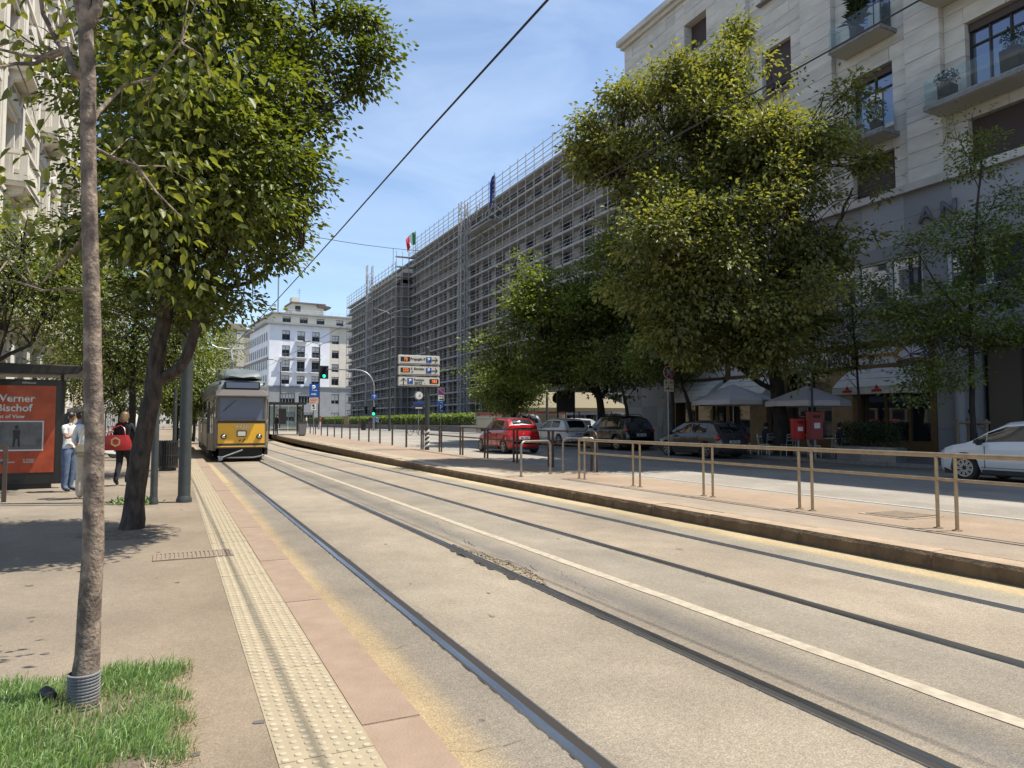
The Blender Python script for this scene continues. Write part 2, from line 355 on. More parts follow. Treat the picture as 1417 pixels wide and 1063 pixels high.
def figure(key, height, jd, top, bottom, skin='skin', shoe='shoe_dark', hair='hair_brown', hair_len=0.0, sleeve=0.55, waist=0.95, girth=1.0, leg_w=1.0, hem=0.09):
    J, me, S = skin_body(height, jd, girth, leg_w)
    for m in (top, bottom, skin, shoe): me.materials.append(M[m])
    arms = [(J['sh'+k], J['el'+k], J['wr'+k]) for k in 'lr']
    def near(p, a, b):
        t = clamp((p-a).dot(b-a)/(b-a).length_squared); return ((a+(b-a)*t)-p).length, t
    mi = []
    for f in me.polygons:
        c = f.center; z = c.z/S; m = 0
        if c.z > J['neck0'].z + 0.02*S and abs(c.x - J['neck'].x) < 0.13*S and c.z > J['neck'].z - 0.03*S: m = 2
        else:
            am = None
            for a, b, w in arms:
                d1, t1 = near(c, a, b); d2, t2 = near(c, b, w)
                if d1 < 0.075*S and t1 > 0.15 and (abs(c.x) > 0.12*S or c.y < -0.12*S): am = t1*0.5 if d1 <= d2 else 0.5 + t2*0.5
                elif d2 < 0.09*S and (abs(c.x) > 0.165*S or c.y < -0.13*S) and (c - w).length < (b-w).length*1.35: am = 0.5 + t2*0.5 if t2 < 1 else 1.1
            if am is not None: m = 0 if am < sleeve else 2
            elif z > waist: m = 0
            elif z > hem: m = 1
            else: m = 3
        mi.append(m)
    me.polygons.foreach_set('material_index', mi)
    me.shade_smooth()
    FIG[key] = (J, me, S, hair, hair_len, skin)
def fingers(b, wrist, hand, S):
    d = (hand-wrist).normalized(); side = d.cross(Vector((0,1,0)))
    side = Vector((1,0,0)) if side.length < 0.2 else side.normalized(); nrm = d.cross(side)
    for i, (o, ln) in enumerate(((-.024,.062),(-.008,.074),(.008,.070),(.023,.054))):
        a = hand + side*o*S + d*0.006*S
        b.path([a, a+d*ln*.45*S+nrm*.004*S, a+d*ln*.75*S+nrm*.018*S, a+d*ln*.92*S+nrm*.034*S], [.0095*S,.009*S,.008*S,.006*S], 6)
    a = hand + side*-.026*S - d*.035*S
    b.path([a, a-side*.022*S+d*.022*S+nrm*.008*S, a-side*.024*S+d*.052*S+nrm*.02*S], [.011*S,.010*S,.007*S], 6)
def person(key, label, loc, rz, name='person', detail=True, group=None):
    J, me, S, hair, hl, skin = FIG[key]
    p = thing(name, label, 'person', loc, rz, group)
    body = obj('body', me, p)
    hc = (J['head0']+J['head1'])*0.5
    if detail:
        b = MB()
        for k in 'lr': fingers(b, J['wr'+k], J['ha'+k], S)
        b.build('hands', M[skin], p, smooth=True)
        f = MB(); f.ell(hc+Vector((0,-.098,-.012))*S, (.012*S,.020*S,.020*S), 8, 6)
        for s in (-1,1): f.ell(hc+Vector((.078*s,.006,-.005))*S, (.009*S,.018*S,.030*S), 8, 6)
        f.build('nose_and_ears', M[skin], p, smooth=True)
        e = MB()
        for s in (-1,1): e.ell(hc+Vector((.030*s,-.083,.020))*S, (.013*S,.008*S,.007*S), 8, 5)
        e.ell(hc+Vector((0,-.084,-.048))*S, (.024*S,.010*S,.006*S), 8, 5)
        e.build('eyes_and_mouth', M['hair_brown'], p, smooth=True)
    h = MB(); h.ell(hc+Vector((0,.022,.028))*S, (.090*S,.100*S,.098*S), 14, 10)
    if hl: 
        h.path([hc+Vector((0,.055,.06))*S, hc+Vector((0,.078,-.06))*S, hc+Vector((0,.075,-.06-hl*.6))*S, hc+Vector((0,.06,-.06-hl))*S], [.078*S,.095*S,.085*S,.03*S], 12)
    h.build('hair', M[hair], p, smooth=True)
    return p, J, S
figure('phone_woman', 1.68, {'elr':(.25,-.10,1.20), 'wrr':(.15,-.27,1.38), 'har':(.12,-.29,1.44), 'ell':(-.22,-.08,1.15), 'wrl':(-.05,-.24,1.26), 'hal':(0.0,-.27,1.30), 'head0':(0,-.02,1.565), 'head1':(0,-.03,1.625)}, 'cloth_white', 'cloth_denim', 'skin_dark', hair='hair_black', hair_len=.20, sleeve=.33, leg_w=1.25)
figure('cream_woman', 1.68, {'ell':(-.24,.02,1.13), 'wrl':(-.24,-.10,.95), 'hal':(-.22,-.13,.90), 'elr':(.24,.00,1.14), 'wrr':(.20,-.18,1.02), 'har':(.18,-.24,1.0), 'knl':(-.10,.03,.49), 'anl':(-.11,.08,.09), 'tol':(-.12,-.07,.035)}, 'cloth_white', 'cloth_cream', 'skin', shoe='shoe_light', hair='hair_brown', hair_len=.12, sleeve=.7, leg_w=1.38, girth=1.05, waist=.86)
figure('red_bag_woman', 1.70, {'knl':(-.10,-.12,.50), 'anl':(-.10,.05,.10), 'tol':(-.11,-.10,.04), 'knr':(.09,.02,.49), 'anr':(.09,.20,.12), 'tor':(.09,.06,.04), 'ell':(-.25,-.02,1.14), 'wrl':(-.22,-.18,.99), 'hal':(-.21,-.23,.96)}, 'cloth_black', 'cloth_black', 'skin', hair='hair_blonde', hair_len=.08, sleeve=.95, leg_w=1.15, girth=1.08, waist=.70)
figure('blue_person', 1.72, {}, 'cloth_blue', 'cloth_navy', hair='hair_brown', sleeve=.3)
figure('stop_person', 1.72, {}, 'cloth_black', 'cloth_navy', hair='hair_black', sleeve=.9)
figure('shop_man', 1.76, {'elr':(.24,-.06,1.16), 'wrr':(.16,-.24,1.20), 'har':(.14,-.29,1.22), 'ell':(-.24,-.04,1.15), 'wrl':(-.15,-.22,1.10), 'hal':(-.12,-.27,1.10)}, 'cloth_grey', 'cloth_black', 'skin_dark', hair='hair_black', sleeve=.45)
figure('walker_red', 1.68, {'knl':(-.1,-.14,.5), 'anl':(-.1,-.12,.1), 'tol':(-.1,-.28,.06), 'anr':(.1,.18,.14), 'tor':(.1,.05,.05)}, 'cloth_red', 'cloth_white', sleeve=.6)
figure('walker_white', 1.72, {'knl':(-.1,-.14,.5), 'anl':(-.1,-.12,.1), 'tol':(-.1,-.28,.06), 'anr':(.1,.18,.14), 'tor':(.1,.05,.05)}, 'cloth_white', 'cloth_cream', sleeve=.4)
sit = {'pelvis':(0,.05,.55), 'spine':(0,.08,.72), 'chest':(0,.06,.90), 'neck0':(0,.03,1.04), 'neck':(0,.01,1.11), 'head0':(0,-.01,1.175), 'head1':(0,-.02,1.24), 'top':(0,-.01,1.295)}
for s_, k_ in ((-1,'l'),(1,'r')):
    sit.update({'sh'+k_:(.165*s_,.04,1.01), 'el'+k_:(.22*s_,-.05,.76), 'wr'+k_:(.14*s_,-.27,.78), 'ha'+k_:(.12*s_,-.33,.79), 'hip'+k_:(.10*s_,0,.53), 'kn'+k_:(.12*s_,-.42,.52), 'an'+k_:(.12*s_,-.40,.09), 'to'+k_:(.13*s_,-.54,.035)})
figure('sitter', 1.70, sit, 'cloth_navy', 'cloth_black', hair='hair_black', sleeve=.9, waist=.60)

# ------------------------------------------------------------------ the setting: ground, roads, pavements
def strip(name, x0, x1, ys, zf, m, kind='structure', nx=1, xo=None):
    b = MB(); rows = [[(x0+(x1-x0)*i/nx, y, zf(y)) for i in range(nx+1)] for y in ys]; b.grid(rows)
    o = b.build(name, m, kind=kind, fix=False)
    me = o.data
    if me.polygons[0].normal.z < 0: me.flip_normals()
    return o
YS = [-25, 0, 22, 50, 62, 75, 95, 140, 300, 700]
road_m = ramp_x('road_asphalt', [(1.1,(.345,.255,.142)),(1.34,(.31,.235,.138)),(1.5,(.20,.168,.128)),(1.8,(.19,.163,.128)),(2.05,(.255,.213,.158)),(2.6,(.272,.226,.166)),(3.1,(.265,.219,.162)),(3.45,(.225,.186,.138)),(3.72,(.15,.133,.112)),(4.05,(.235,.198,.148)),(4.9,(.225,.194,.150)),(5.4,(.272,.22,.16)),(6.3,(.263,.214,.158)),(6.9,(.235,.205,.158)),(7.15,(.265,.224,.16)),(7.32,(.39,.30,.17)),(7.62,(.42,.325,.185))], 1.1, 7.62, 0.75, wob=0.34)
pave_m = ramp_x('pavement_asphalt', [(-8,(.222,.192,.152)),(-1,(.222,.182,.136)),(0.1,(.218,.170,.120)),(0.5,(.205,.160,.112))], -8, 0.5, 0.42, wob=0.8, patch=0.3)
car_m = ramp_x('carriageway_asphalt', [(11,(.27,.235,.19)),(14,(.275,.25,.215)),(18,(.24,.22,.19)),(21.4,(.20,.183,.158))], 11, 21.4, 0.5, wob=0.6)
plat_m = ramp_x('platform_asphalt', [(7.9,(.30,.235,.17)),(8.6,(.275,.222,.168)),(9.4,(.275,.203,.142)),(10.4,(.285,.208,.144)),(11.1,(.285,.228,.168))], 7.9, 11.1, 0.45, wob=0.5, patch=0.18)
rpave_m = ramp_x('right_pavement_asphalt', [(21,(.19,.175,.155)),(24,(.19,.18,.165)),(26,(.17,.165,.155)),(46,(.3,.29,.27))], 21, 46, 0.4)
mat('ground_far', (.20,.19,.175), 0.95, 0, (.25,.235,.21), 0.5)
g = MB().grid([[(x, y, -0.35) for x in (-900, -30, 60, 1500)] for y in (-200, 0, 300, 2400)]).build('ground', M['ground_far'], kind='structure', fix=False)
if g.data.polygons[0].normal.z < 0: g.data.flip_normals()
strip('road', 1.14, 7.62, YS, T, road_m)
strip('left_pavement', -7.0, 0.44, YS, lambda y: 0.16+T(y), pave_m)
strip('platform_pavement', 7.9, 11.02, [-25,0,22,50,62], lambda y: G(y), plat_m)
strip('junction', 7.6, 11.04, [62,75,95,140,300], lambda y: G(y)+0.002, car_m)
strip('carriageway', 11.02, 21.3, YS, lambda y: G(y)-0.004, car_m)
strip('right_pavement', 21.42, 26.4, [-25,0,22,38], lambda y: G(y)+0.11, rpave_m)
strip('side_street', 21.32, 90, [38,50,62], lambda y: G(y)-0.01, car_m)
strip('forecourt', 21.32, 46, [62,75,140,240], lambda y: G(y)+0.012, rpave_m)
strip('far_junction', 21.32, 90, [240,300,700], lambda y: G(y)-0.01, car_m)
# platform flank at its far end and the kerbs, stone by stone
mat('kerb_red', (.215,.148,.10), 0.85, 0, (.265,.19,.132), 3.0, 6, bump=0.25, bscale=60)
mat('kerb_stone', (.36,.265,.175), 0.9, 0, (.25,.18,.115), 2.2, 7, bump=0.5, bscale=28); mat('kerb_face_shade', (.155,.105,.058), 0.95, 0, (.09,.06,.035), 5, 7, bump=0.6, bscale=30)  # platform kerb's front face: its shade is put into a darker stone colour
def mesh_inst(name, me, parent, loc, kind=None):
    o = bpy.data.objects.new(name, me); COL.objects.link(o); o.parent = parent; o.location = loc
    if kind: o['kind'] = kind
    return o
rng = random.Random(4)
lk = thing('kerb', 'flush reddish stone kerb along the left pavement edge beside the tactile strip', 'kerb', (0.8575,0,0.16)); lk['kind'] = 'structure'
y = -1.0
ksl = [MB().bx(0,0,-0.35,0.298,l-0.005,0.0).mesh('kerb_stone', M['kerb_red'], bevel=0.004) for l in (1.9,2.6,1.5)]
while y < 62:
    i = rng.randrange(3); ln = (1.9,2.6,1.5)[i]
    o = mesh_inst('kerb_stone', ksl[i], lk, (rng.uniform(-.003,.003), y, T(y)+rng.uniform(-.004,.004))); y += ln
rk = thing('kerb', 'raised weathered stone kerb along the tram platform on the far side of the rails', 'kerb', (7.6,0,0)); rk['kind'] = 'structure'
y = -3.0; krm = []
for l in (1.45, 1.8, 1.2):
    b = MB()
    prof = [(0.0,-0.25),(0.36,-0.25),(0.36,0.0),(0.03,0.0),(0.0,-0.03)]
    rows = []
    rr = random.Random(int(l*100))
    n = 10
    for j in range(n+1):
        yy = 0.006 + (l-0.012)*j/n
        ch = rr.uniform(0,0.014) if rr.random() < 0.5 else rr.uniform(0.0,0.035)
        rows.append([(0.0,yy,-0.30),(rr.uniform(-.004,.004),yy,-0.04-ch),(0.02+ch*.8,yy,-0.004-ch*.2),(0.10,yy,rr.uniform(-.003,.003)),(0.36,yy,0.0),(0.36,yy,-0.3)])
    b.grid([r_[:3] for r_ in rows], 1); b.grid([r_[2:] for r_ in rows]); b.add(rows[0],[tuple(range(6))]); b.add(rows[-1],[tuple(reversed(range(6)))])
    krm.append(b.mesh('kerb_stone', [M['kerb_stone'], M['kerb_face_shade']]))
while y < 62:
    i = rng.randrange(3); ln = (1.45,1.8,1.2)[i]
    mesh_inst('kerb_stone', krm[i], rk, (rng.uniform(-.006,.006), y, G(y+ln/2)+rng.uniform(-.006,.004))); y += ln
b = MB(); b.bx(7.6,62,-0.3,11.02,62.25,G(62)+0.01); o = b.build('platform_end_kerb', M['kerb_stone'], kind='structure')
rk2 = thing('kerb', 'low grey kerb of the shaded pavement in front of the shops', 'kerb', (21.3,0,0)); rk2['kind'] = 'structure'
ksm = MB().bx(0,0,-0.3,0.13,1.985,0.115).mesh('kerb_stone', M['galv'] if 0 else mat('kerb_grey',(.22,.21,.195),0.9,0,(.17,.16,.15),4), bevel=0.01)
for k in range(27): mesh_inst('kerb_stone', ksm, rk2, (0,-14+2*k,G(-13+2*k)))
# tactile paving, tile by tile
mat('tactile', (.31,.25,.16), 0.85, 0, (.245,.20,.132), 4, 6, bump=0.15, bscale=80); mat('tactile_worn', (.39,.33,.235), 0.8, 0, (.30,.245,.165), 6, 5)
mat('tactile_old', (.46,.385,.26), 0.9, 0, (.38,.32,.22), 3, 5)
def dome_tile(w, l, nx, ny):
    b = MB().bx(0,0,-0.06,w,l-0.003,0)
    for i in range(nx):
        for j in range(ny):
            cx = w*(i+.5)/nx; cy = l*(j+.25+.5*(i%2))/ny; rows = []
            for r, z in ((.0195,0),(.0155,.0048),(.0085,.0064)): rows.append([(cx+r*math.cos(a*PI/4), cy+r*math.sin(a*PI/4), z) for a in range(8)])
            b.grid(rows[:2], loop=True); b.grid(rows[1:], 1, loop=True); b.add(rows[-1], [tuple(range(8))], 1)
    return b.mesh('tactile_tile', [M['tactile'], M['tactile_worn']], smooth=True)
def rib_tile(w, l, n, m):
    b = MB().bx(0,0,-0.06,w,l-0.003,0)
    for i in range(n): c = w*(i+.5)/n; b.prism([(c-.017,0),(c-.011,.005),(c+.011,.005),(c+.017,0)], 'y', 0.004, l-0.008)
    return b.mesh('tactile_tile', M[m])
tt = thing('tactile_paving', 'cream tactile strip of studded and ribbed tiles running along the left kerb', 'tactile paving', (0.442,0,0.162)); tt['kind'] = 'structure'
dt, rt = dome_tile(.413,.41,7,6), rib_tile(.413,.41,7,'tactile')
y = 1.2
while y < 50:
    mesh_inst('tactile_tile', dt if y < 9.1 else rt, tt, (0,y,T(y)+rng.uniform(-.001,.0015))); y += .41
tp = thing('tactile_paving', 'pale ribbed tactile strip along the far part of the tram platform edge', 'tactile paving', (7.97,0,0.004)); tp['kind'] = 'structure'
rt2 = rib_tile(.40,.60,6,'tactile_old'); y = 17.6
while y < 61: mesh_inst('tactile_tile', rt2, tp, (0,y,G(y))); y += .60
ct = thing('tactile_paving', 'short pale tactile crossing strip between the bent tube barriers on the platform', 'tactile paving', (8.4,16.95,G(17)+0.004)); ct['kind'] = 'structure'
rt3 = rib_tile(.40,.60,6,'tactile_old')
for k in range(6): mesh_inst('tactile_tile', rt3, ct, (k*.42, k*.16, 0))
# rails, each a grooved profile
RX = [(1.86,1),(3.305,-1),(5.18,1),(6.64,-1)]
for i, (x, s) in enumerate(RX):
    r = thing('tram_rail', ['grooved tram rail nearest the left kerb, with a bright worn head','grooved tram rail just left of the white line, beside the pothole','dark grooved tram rail just right of the white line','grooved tram rail nearest the platform kerb'][i], 'rail', (x,0,0)); r['kind'] = 'structure'
    ysr = [-20, 22, 50, 62, 75, 95, 300]
    def sweep(prof, name, m):
        b = MB(); b.grid([[(px*s, yy, pz+T(yy)) for px, pz in prof] for yy in ysr]); return b.build(name, m, r)
    sweep([(-.045,.004),(-.04,.011),(-.005,.012),(0.0,.006)] if 0 else [(-.068,.001),(-.062,.010),(-.012,.012),(-.006,.006)], 'rail_head', M['rail_steel'])
    sweep([(-.006,.006),(.0,.0045),(.046,.0045),(.050,.005)], 'rail_groove', M['rail_groove'])
    sweep([(.050,.005),(.052,.008),(.060,.008),(.062,.001)], 'rail_lip', M['steel_dull'])
    b = MB(); q = random.Random(i)
    for side, x0 in ((-1,-.073),(1,.063)):
        yy = 1.0
        while yy < 26:
            l = q.uniform(.03,.22); w = q.uniform(.001,.007)*(2.2 if q.random() < .08 else 1)
            b.add([(s*x0,yy,.0035),(s*x0+side*s*w,yy+l*.3,.0035),(s*x0+side*s*w*.7,yy+l*.8,.0035),(s*x0,yy+l,.0035)],[(0,1,2,3)]); yy += l+q.uniform(0,.09)
    o = b.build('joint_sealant', M['rail_groove'], r, kind='stuff')
# painted lane line, worn edges
mat('road_paint', (.37,.315,.235), 0.9, 0, (.27,.225,.165), 10, 7, mixlo=.40, mixhi=.66)
b = MB(); q = random.Random(7); rows = []; yy = -6.0
while yy < 64: rows.append([(4.10+q.uniform(-.008,.008), yy, .0045+T(yy)), (4.225+q.uniform(-.008,.008), yy, .0045+T(yy))]); yy += .25
b.grid(rows); o = b.build('lane_line', M['road_paint'], kind='structure', fix=False)
if o.data.polygons[0].normal.z < 0: o.data.flip_normals()
mat('paint_white_old', (.36,.335,.295), 0.85, 0, (.28,.255,.22), 9, 6)
b = MB(); b.bx(11.25,-20,0.2,11.37,22,0.2035); b.build('edge_line', M['paint_white_old'], kind='structure')
# yellow worn marks near the stop
b = MB(); b.bx(1.19,20.5,0.002,1.42,30,0.006); b.build('stop_line', mat('paint_yellow_old',(.36,.27,.12),0.85,0,(.27,.215,.14),5,7), kind='structure')
# broken asphalt beside the second rail: pit lining, crack lines and loose bits
mat('broken', (.30,.235,.145), 0.95, 0, (.12,.095,.065), 22, 5, bump=1.0, bscale=40); mat('crack', (.035,.028,.02), 0.95)
ph = thing('pothole', 'broken pothole in the asphalt along the second tram rail', 'pothole', (3.305,7.4,0)); ph['kind'] = 'structure'
q = random.Random(11); b = MB(); outl = []
for k in range(30):
    t = k/29; yy = -1.0+2.5*t; w = (.035+.15*math.sin(PI*min(1,t*1.05))**1.2*(0.5+0.8*abs(math.sin(t*5+1))))*(1+q.uniform(-.25,.25)); w *= 1.15 if t < .55 else .55
    outl.append((w, yy))
rows = [[(.07,yy,.003),(.07+w*.5,yy+q.uniform(-.01,.01),.003+q.uniform(0,.004)),(.07+w,yy,.004)] for w, yy in outl]
b.grid(rows); b.build('pit', M['broken'], ph)
b = MB()
for k in range(29):
    (w0,y0),(w1,y1) = outl[k],outl[k+1]; t = q.uniform(.006,.03)
    b.add([(.07+w0,y0,.0065),(.07+w0+t,y0+.01,.0065),(.07+w1+t*.5,y1,.0065),(.07+w1,y1,.0065)],[(0,1,2,3)])
for k in range(14):
    a = Vector((.2+q.uniform(0,.12), q.uniform(-.6,1.6), .006)); 
    for j in range(3):
        c = a+Vector((q.uniform(-.03,.05),q.uniform(.05,.16),0)); w = Vector((q.uniform(.003,.007),0,0)); b.add([a,a+w,c+w,c],[(0,1,2,3)]); a = c
for k in range(8):
    yy = q.uniform(-.9,1.2); b.add([(-.075,yy,.006),(-.075-q.uniform(.02,.06),yy+.06,.006),(-.078,yy+.25,.006)],[(0,1,2)])
b.build('crack_edge', M['crack'], ph, kind='stuff')
b = MB()
for k in range(170):
    w, yy = outl[q.randrange(30)]; s_ = q.uniform(.004,.017); c = (.07+w*q.uniform(.1,1.1), yy+q.uniform(-.04,.04), .004+s_*.4)
    A = Matrix.Rotation(q.uniform(0,6),3,'Z') @ Matrix.Rotation(q.uniform(0,1),3,'X'); b.box(c,(s_*1.6,s_,s_*.8),M=A)
b.build('rubble', M['broken'], ph, kind='stuff')
q = random.Random(44); b = MB()
def crack(x, y, ang, ln, w):
    a = Vector((x,y,.0042+T(y))); n_ = int(ln/.07)
    for k in range(n_):
        ang2 = ang+q.uniform(-.7,.7); c = a+Vector((math.cos(ang2),math.sin(ang2),0))*.07; ww = w*.55*q.uniform(.3,1.2); p_ = Vector((-math.sin(ang2),math.cos(ang2),0))*ww
        b.add([a-p_,c-p_*.6,c+p_*.6,a+p_],[(0,1,2,3)]); a = c
for x, y, an_, ln, w in ((1.17,5.1,.05,.55,.003),(1.2,8.3,.1,.5,.003),(1.2,3.4,-.1,.5,.004),(3.6,5.6,1.4,1.6,.0035),(3.6,9.6,1.5,2.2,.004),(2.3,11.5,.2,.8,.004),(5.5,9.1,.5,.9,.004),(6.9,8.5,1.5,1.8,.004),(3.7,12.8,1.4,2.0,.005),(4.5,13.5,.05,.6,.005),(5.4,14,.2,1.0,.005)): crack(x,y,an_,ln,w)
b.build('road_crack', M['crack'], kind='structure', fix=False)
mat('patch_dark', (.13,.115,.095), 0.95, 0, (.20,.17,.13), 9, 6, bump=.6, bscale=60)
b = MB()
for x, y, r_ in ((2.45,5.55,.03),(2.75,6.3,.022),(2.2,7.0,.02),(5.9,7.4,.035),(2.6,9.4,.03),(4.9,8.8,.03)):
    pts = [(x+r_*(1+q.uniform(-.35,.35))*math.cos(a*PI/6)*.6, y+r_*1.6*(1+q.uniform(-.35,.35))*math.sin(a*PI/6), .0040) for a in range(12)]; b.add(pts,[tuple(range(12))])
b.build('road_stain', M['patch_dark'], kind='structure', fix=False)
mat('gum', (.10,.088,.075), 0.9); b = MB()
for k in range(70):
    x, y, r_ = q.uniform(-3.2,.42), q.uniform(3.2,14), q.uniform(.008,.028)
    if -2.1 < x < .12 and 3.4 < y < 4.9: continue
    b.add([(x+r_*math.cos(a*PI/4)*(1+q.uniform(-.3,.3)), y+r_*math.sin(a*PI/4)*(1+q.uniform(-.3,.3)), .1635) for a in range(8)],[tuple(range(8))])
o = b.build('pavement_gum_spots', M['gum'], kind='stuff', fix=False); o['label'] = 'dark gum spots on the left pavement'
# drains
def slot_drain(loc, label, w, l, n, rz, fr, along='y'):
    d = thing('drain_cover', label, 'drain cover', loc, rz)
    b = MB(); 
    for a in ((0,0,w,.03),(0,l-.03,w,l),(0,.03,.03,l-.03),(w-.03,.03,w,l-.03)): b.bx(a[0],a[1],-.02,a[2],a[3],.006)
    b.build('frame', M['drain_iron'], d)
    MB().bx(.03,.03,-.02,w-.03,l-.03,-.0035).build('pit', M['broken'], d)
    sm = MB().bx(-(w-.06)/2/n*.62,.03,-.018,(w-.06)/2/n*.62,l-.03,.005).mesh('slat', M['drain_iron'])
    for k in range(n): mesh_inst('slat', sm, d, (.03+(w-.06)*(k+.5)/n,0,0))
mat('drain_iron', (.27,.20,.145), 0.8, 0.2, (.19,.145,.11), 9)
p0 = onz(243,766,.166); slot_drain((-0.16,8.45,.1675), 'rusty slotted drain grate across the left edge of the tactile strip', .80, .42, 17, 0, 0)
dr = thing('drain_cover', 'diamond cast iron cover with slanted bars set in the platform', 'drain cover', (0,0,0))
c0 = onz(1243,713,G(7)); cx, cy = c0.x+.05, c0.y
dr.location = (cx,cy,G(cy)+.003); dr.rotation_euler = (0,0,R(0))
b = MB(); b.bx(-.42,-.42,-.01,.42,-.36,.006); b.bx(-.42,.36,-.01,.42,.42,.006); b.bx(-.42,-.36,-.01,-.36,.36,.006); b.bx(.36,-.36,-.01,.42,.36,.006); b.build('frame', mat('cover_iron',(.36,.28,.20),.85,.1,(.28,.215,.16),8), dr)
MB().bx(-.36,-.36,-.01,.36,.36,.0015).build('pit', M['broken'], dr)
for k in range(13):
    t = -.33+.055*k; sm = MB(); sm.bar((t,-.34,.003),(t,.34,.003),.026); sm.build('slat', M['cover_iron'], dr)
# ------------------------------------------------------------------ buildings
mat('limestone', (.60,.565,.505), 0.8, 0, (.44,.415,.37), 1.3, 8, bump=0.12, bscale=30, stretch=(1,.35,1.6))
mat('limestone_b', (.555,.525,.47), 0.8, 0, (.40,.38,.34), 1.9, 8, bump=0.12, bscale=30, stretch=(1,.3,1.8))
mat('limestone_c', (.63,.595,.53), 0.8, 0, (.48,.455,.405), 1.1, 7, bump=0.12, bscale=30, stretch=(1,.4,1.4))
mat('granite', (.38,.385,.395), 0.6, 0, (.25,.255,.27), 30, 3)
mat('granite_b', (.27,.275,.285), 0.6, 0, (.21,.215,.225), 40, 3)
mat('concrete_edge', (.25,.245,.235), 0.85, 0, (.15,.145,.14), 6, 6)
mat('plaster_soffit', (.48,.45,.38), 0.85)
mat('shutter_brown', (.060,.040,.034), 0.6); mat('frame_dark', (.022,.017,.016), 0.5); mat('bronze', (.16,.105,.055), 0.4, 0.5, (.12,.08,.04), 5)
mat('fascia_white', (.55,.56,.60), 0.35); mat('gold_trim', (.30,.20,.07), 0.4, 0.5); mat('shop_dark', (.012,.012,.012), 0.4)
mat('marble_tan', (.28,.20,.11), 0.4, 0, (.19,.13,.07), 2.5, 7)
mat('awning_cloth', (.58,.56,.50), 0.85, 0, (.48,.46,.41), 4)
mat('win_white', (.60,.60,.57), 0.5)
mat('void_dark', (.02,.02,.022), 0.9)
def win_meshes(w, h, fr=0.07, mull=1, trans=(), depth=0.07, fm='frame_dark', gm='win_glass'):
    """frame and panes in local x (0..w), z (0..h), facing -Y"""
    b = MB(); b.bx(0,-depth,0,fr,0,h); b.bx(w-fr,-depth,0,w,0,h); b.bx(fr,-depth,0,w-fr,0,fr); b.bx(fr,-depth,h-fr,w-fr,0,h)
    for k in range(mull): x = w*(k+1)/(mull+1); b.bx(x-fr*.45,-depth*.9,fr,x+fr*.45,-.002,h-fr)
    for t in trans: b.bx(fr,-depth*.85,h*t-fr*.45,w-fr,-.004,h*t+fr*.45)
    g = MB().bx(fr*.5,-.02,fr*.5,w-fr*.5,-.012,h-fr*.5)
    return b.mesh('frame', M[fm]), g.mesh('pane', M[gm])
# ---- stone office block on the right: facade plane X = 26 facing the street
rb = thing('stone_building', 'tall pale stone corner block on the right with glass balconies and shops at street level', 'building', (26,0,0))
BAYS = [(30.7,.92),(25.1,.92),(19.95,.98),(14.55,1.45),(9.2,.98),(3.9,.98)]
ZR, CH = 10.97, 0.61
ROWK = {'A':(0,3),'B':(4,9),'C':(11,15),'D':(19,22)}
wall = MB().bx(.78,-16,0,14,37.55,26.2).build('wall', M['limestone_b'], rb)
MB().bx(.3,37.1,0,13.9,37.62,26.1).build('side_wall', M['limestone'], rb)
slabs = []; q = random.Random(21)
for k in range(25):
    z0, z1 = ZR+CH*k, ZR+CH*(k+1)
    cuts = []
    for (yc, hw) in BAYS:
        cuts.append((yc-hw, yc+hw) if any(a <= k < b for a, b in ROWK.values()) else None)
    edges = [-16.0]
    segs = []; cur = 37.6
    for (yc, hw), c in zip(BAYS, cuts):
        b0, b1 = yc+1.72 if hw < 1.2 else yc+2.25, yc-1.72 if hw < 1.2 else yc-2.25
        rec = 0.0 if yc > 30 else 0.26
        segs.append((b0, cur, 0.0))
        if c: segs.append((c[1], b0, rec)); segs.append((b1, c[0], rec))
        else: segs.append((b1, b0, rec))
        cur = b1
    segs.append((-16, cur, 0.0))
    for y0, y1, rec in segs:
        if y1-y0 < .05: continue
        n = max(1, round((y1-y0)/1.6)); off = 0.0 if k % 2 == 0 or n == 1 else (y1-y0)/n*.5
        cutsy = sorted(set([y0] + [clamp(y0+(y1-y0)*j/n+off, y0, y1) for j in range(n)] + [y1]))
        for a, b in zip(cutsy[:-1], cutsy[1:]):
            if b-a > .03: slabs.append((a+.007, b-.007, z0+.007, z1-.007, rec+q.uniform(-.008,.008), q.choice(('limestone','limestone','limestone_b','limestone_c'))))
def near_first(s): return (Vector((26,(s[0]+s[1])/2,(s[2]+s[3])/2))-Vector((0,0,H))).length + (0 if s[1] > 12.5 else 100) + (max(0, s[3]-21.5)*6)
slabs.sort(key=near_first)
rest = {}
for i, (a, b_, c, d, x, m) in enumerate(slabs):
    if i < 300: MB().bx(x,a,c,.785,b_,d).build('stone_slab', M[m], wall, fix=False)
    else: rest.setdefault(m, MB()).bx(x,a,c,.785,b_,d)
for m, b in rest.items(): b.build('stone_slabs', M[m], wall, kind='stuff', fix=False)
MB().bx(-.42,-16.4,26.1,14.2,37.95,26.45).bx(-.2,-16.2,25.85,14.1,37.8,26.1).build('cornice', M['limestone_b'], rb)
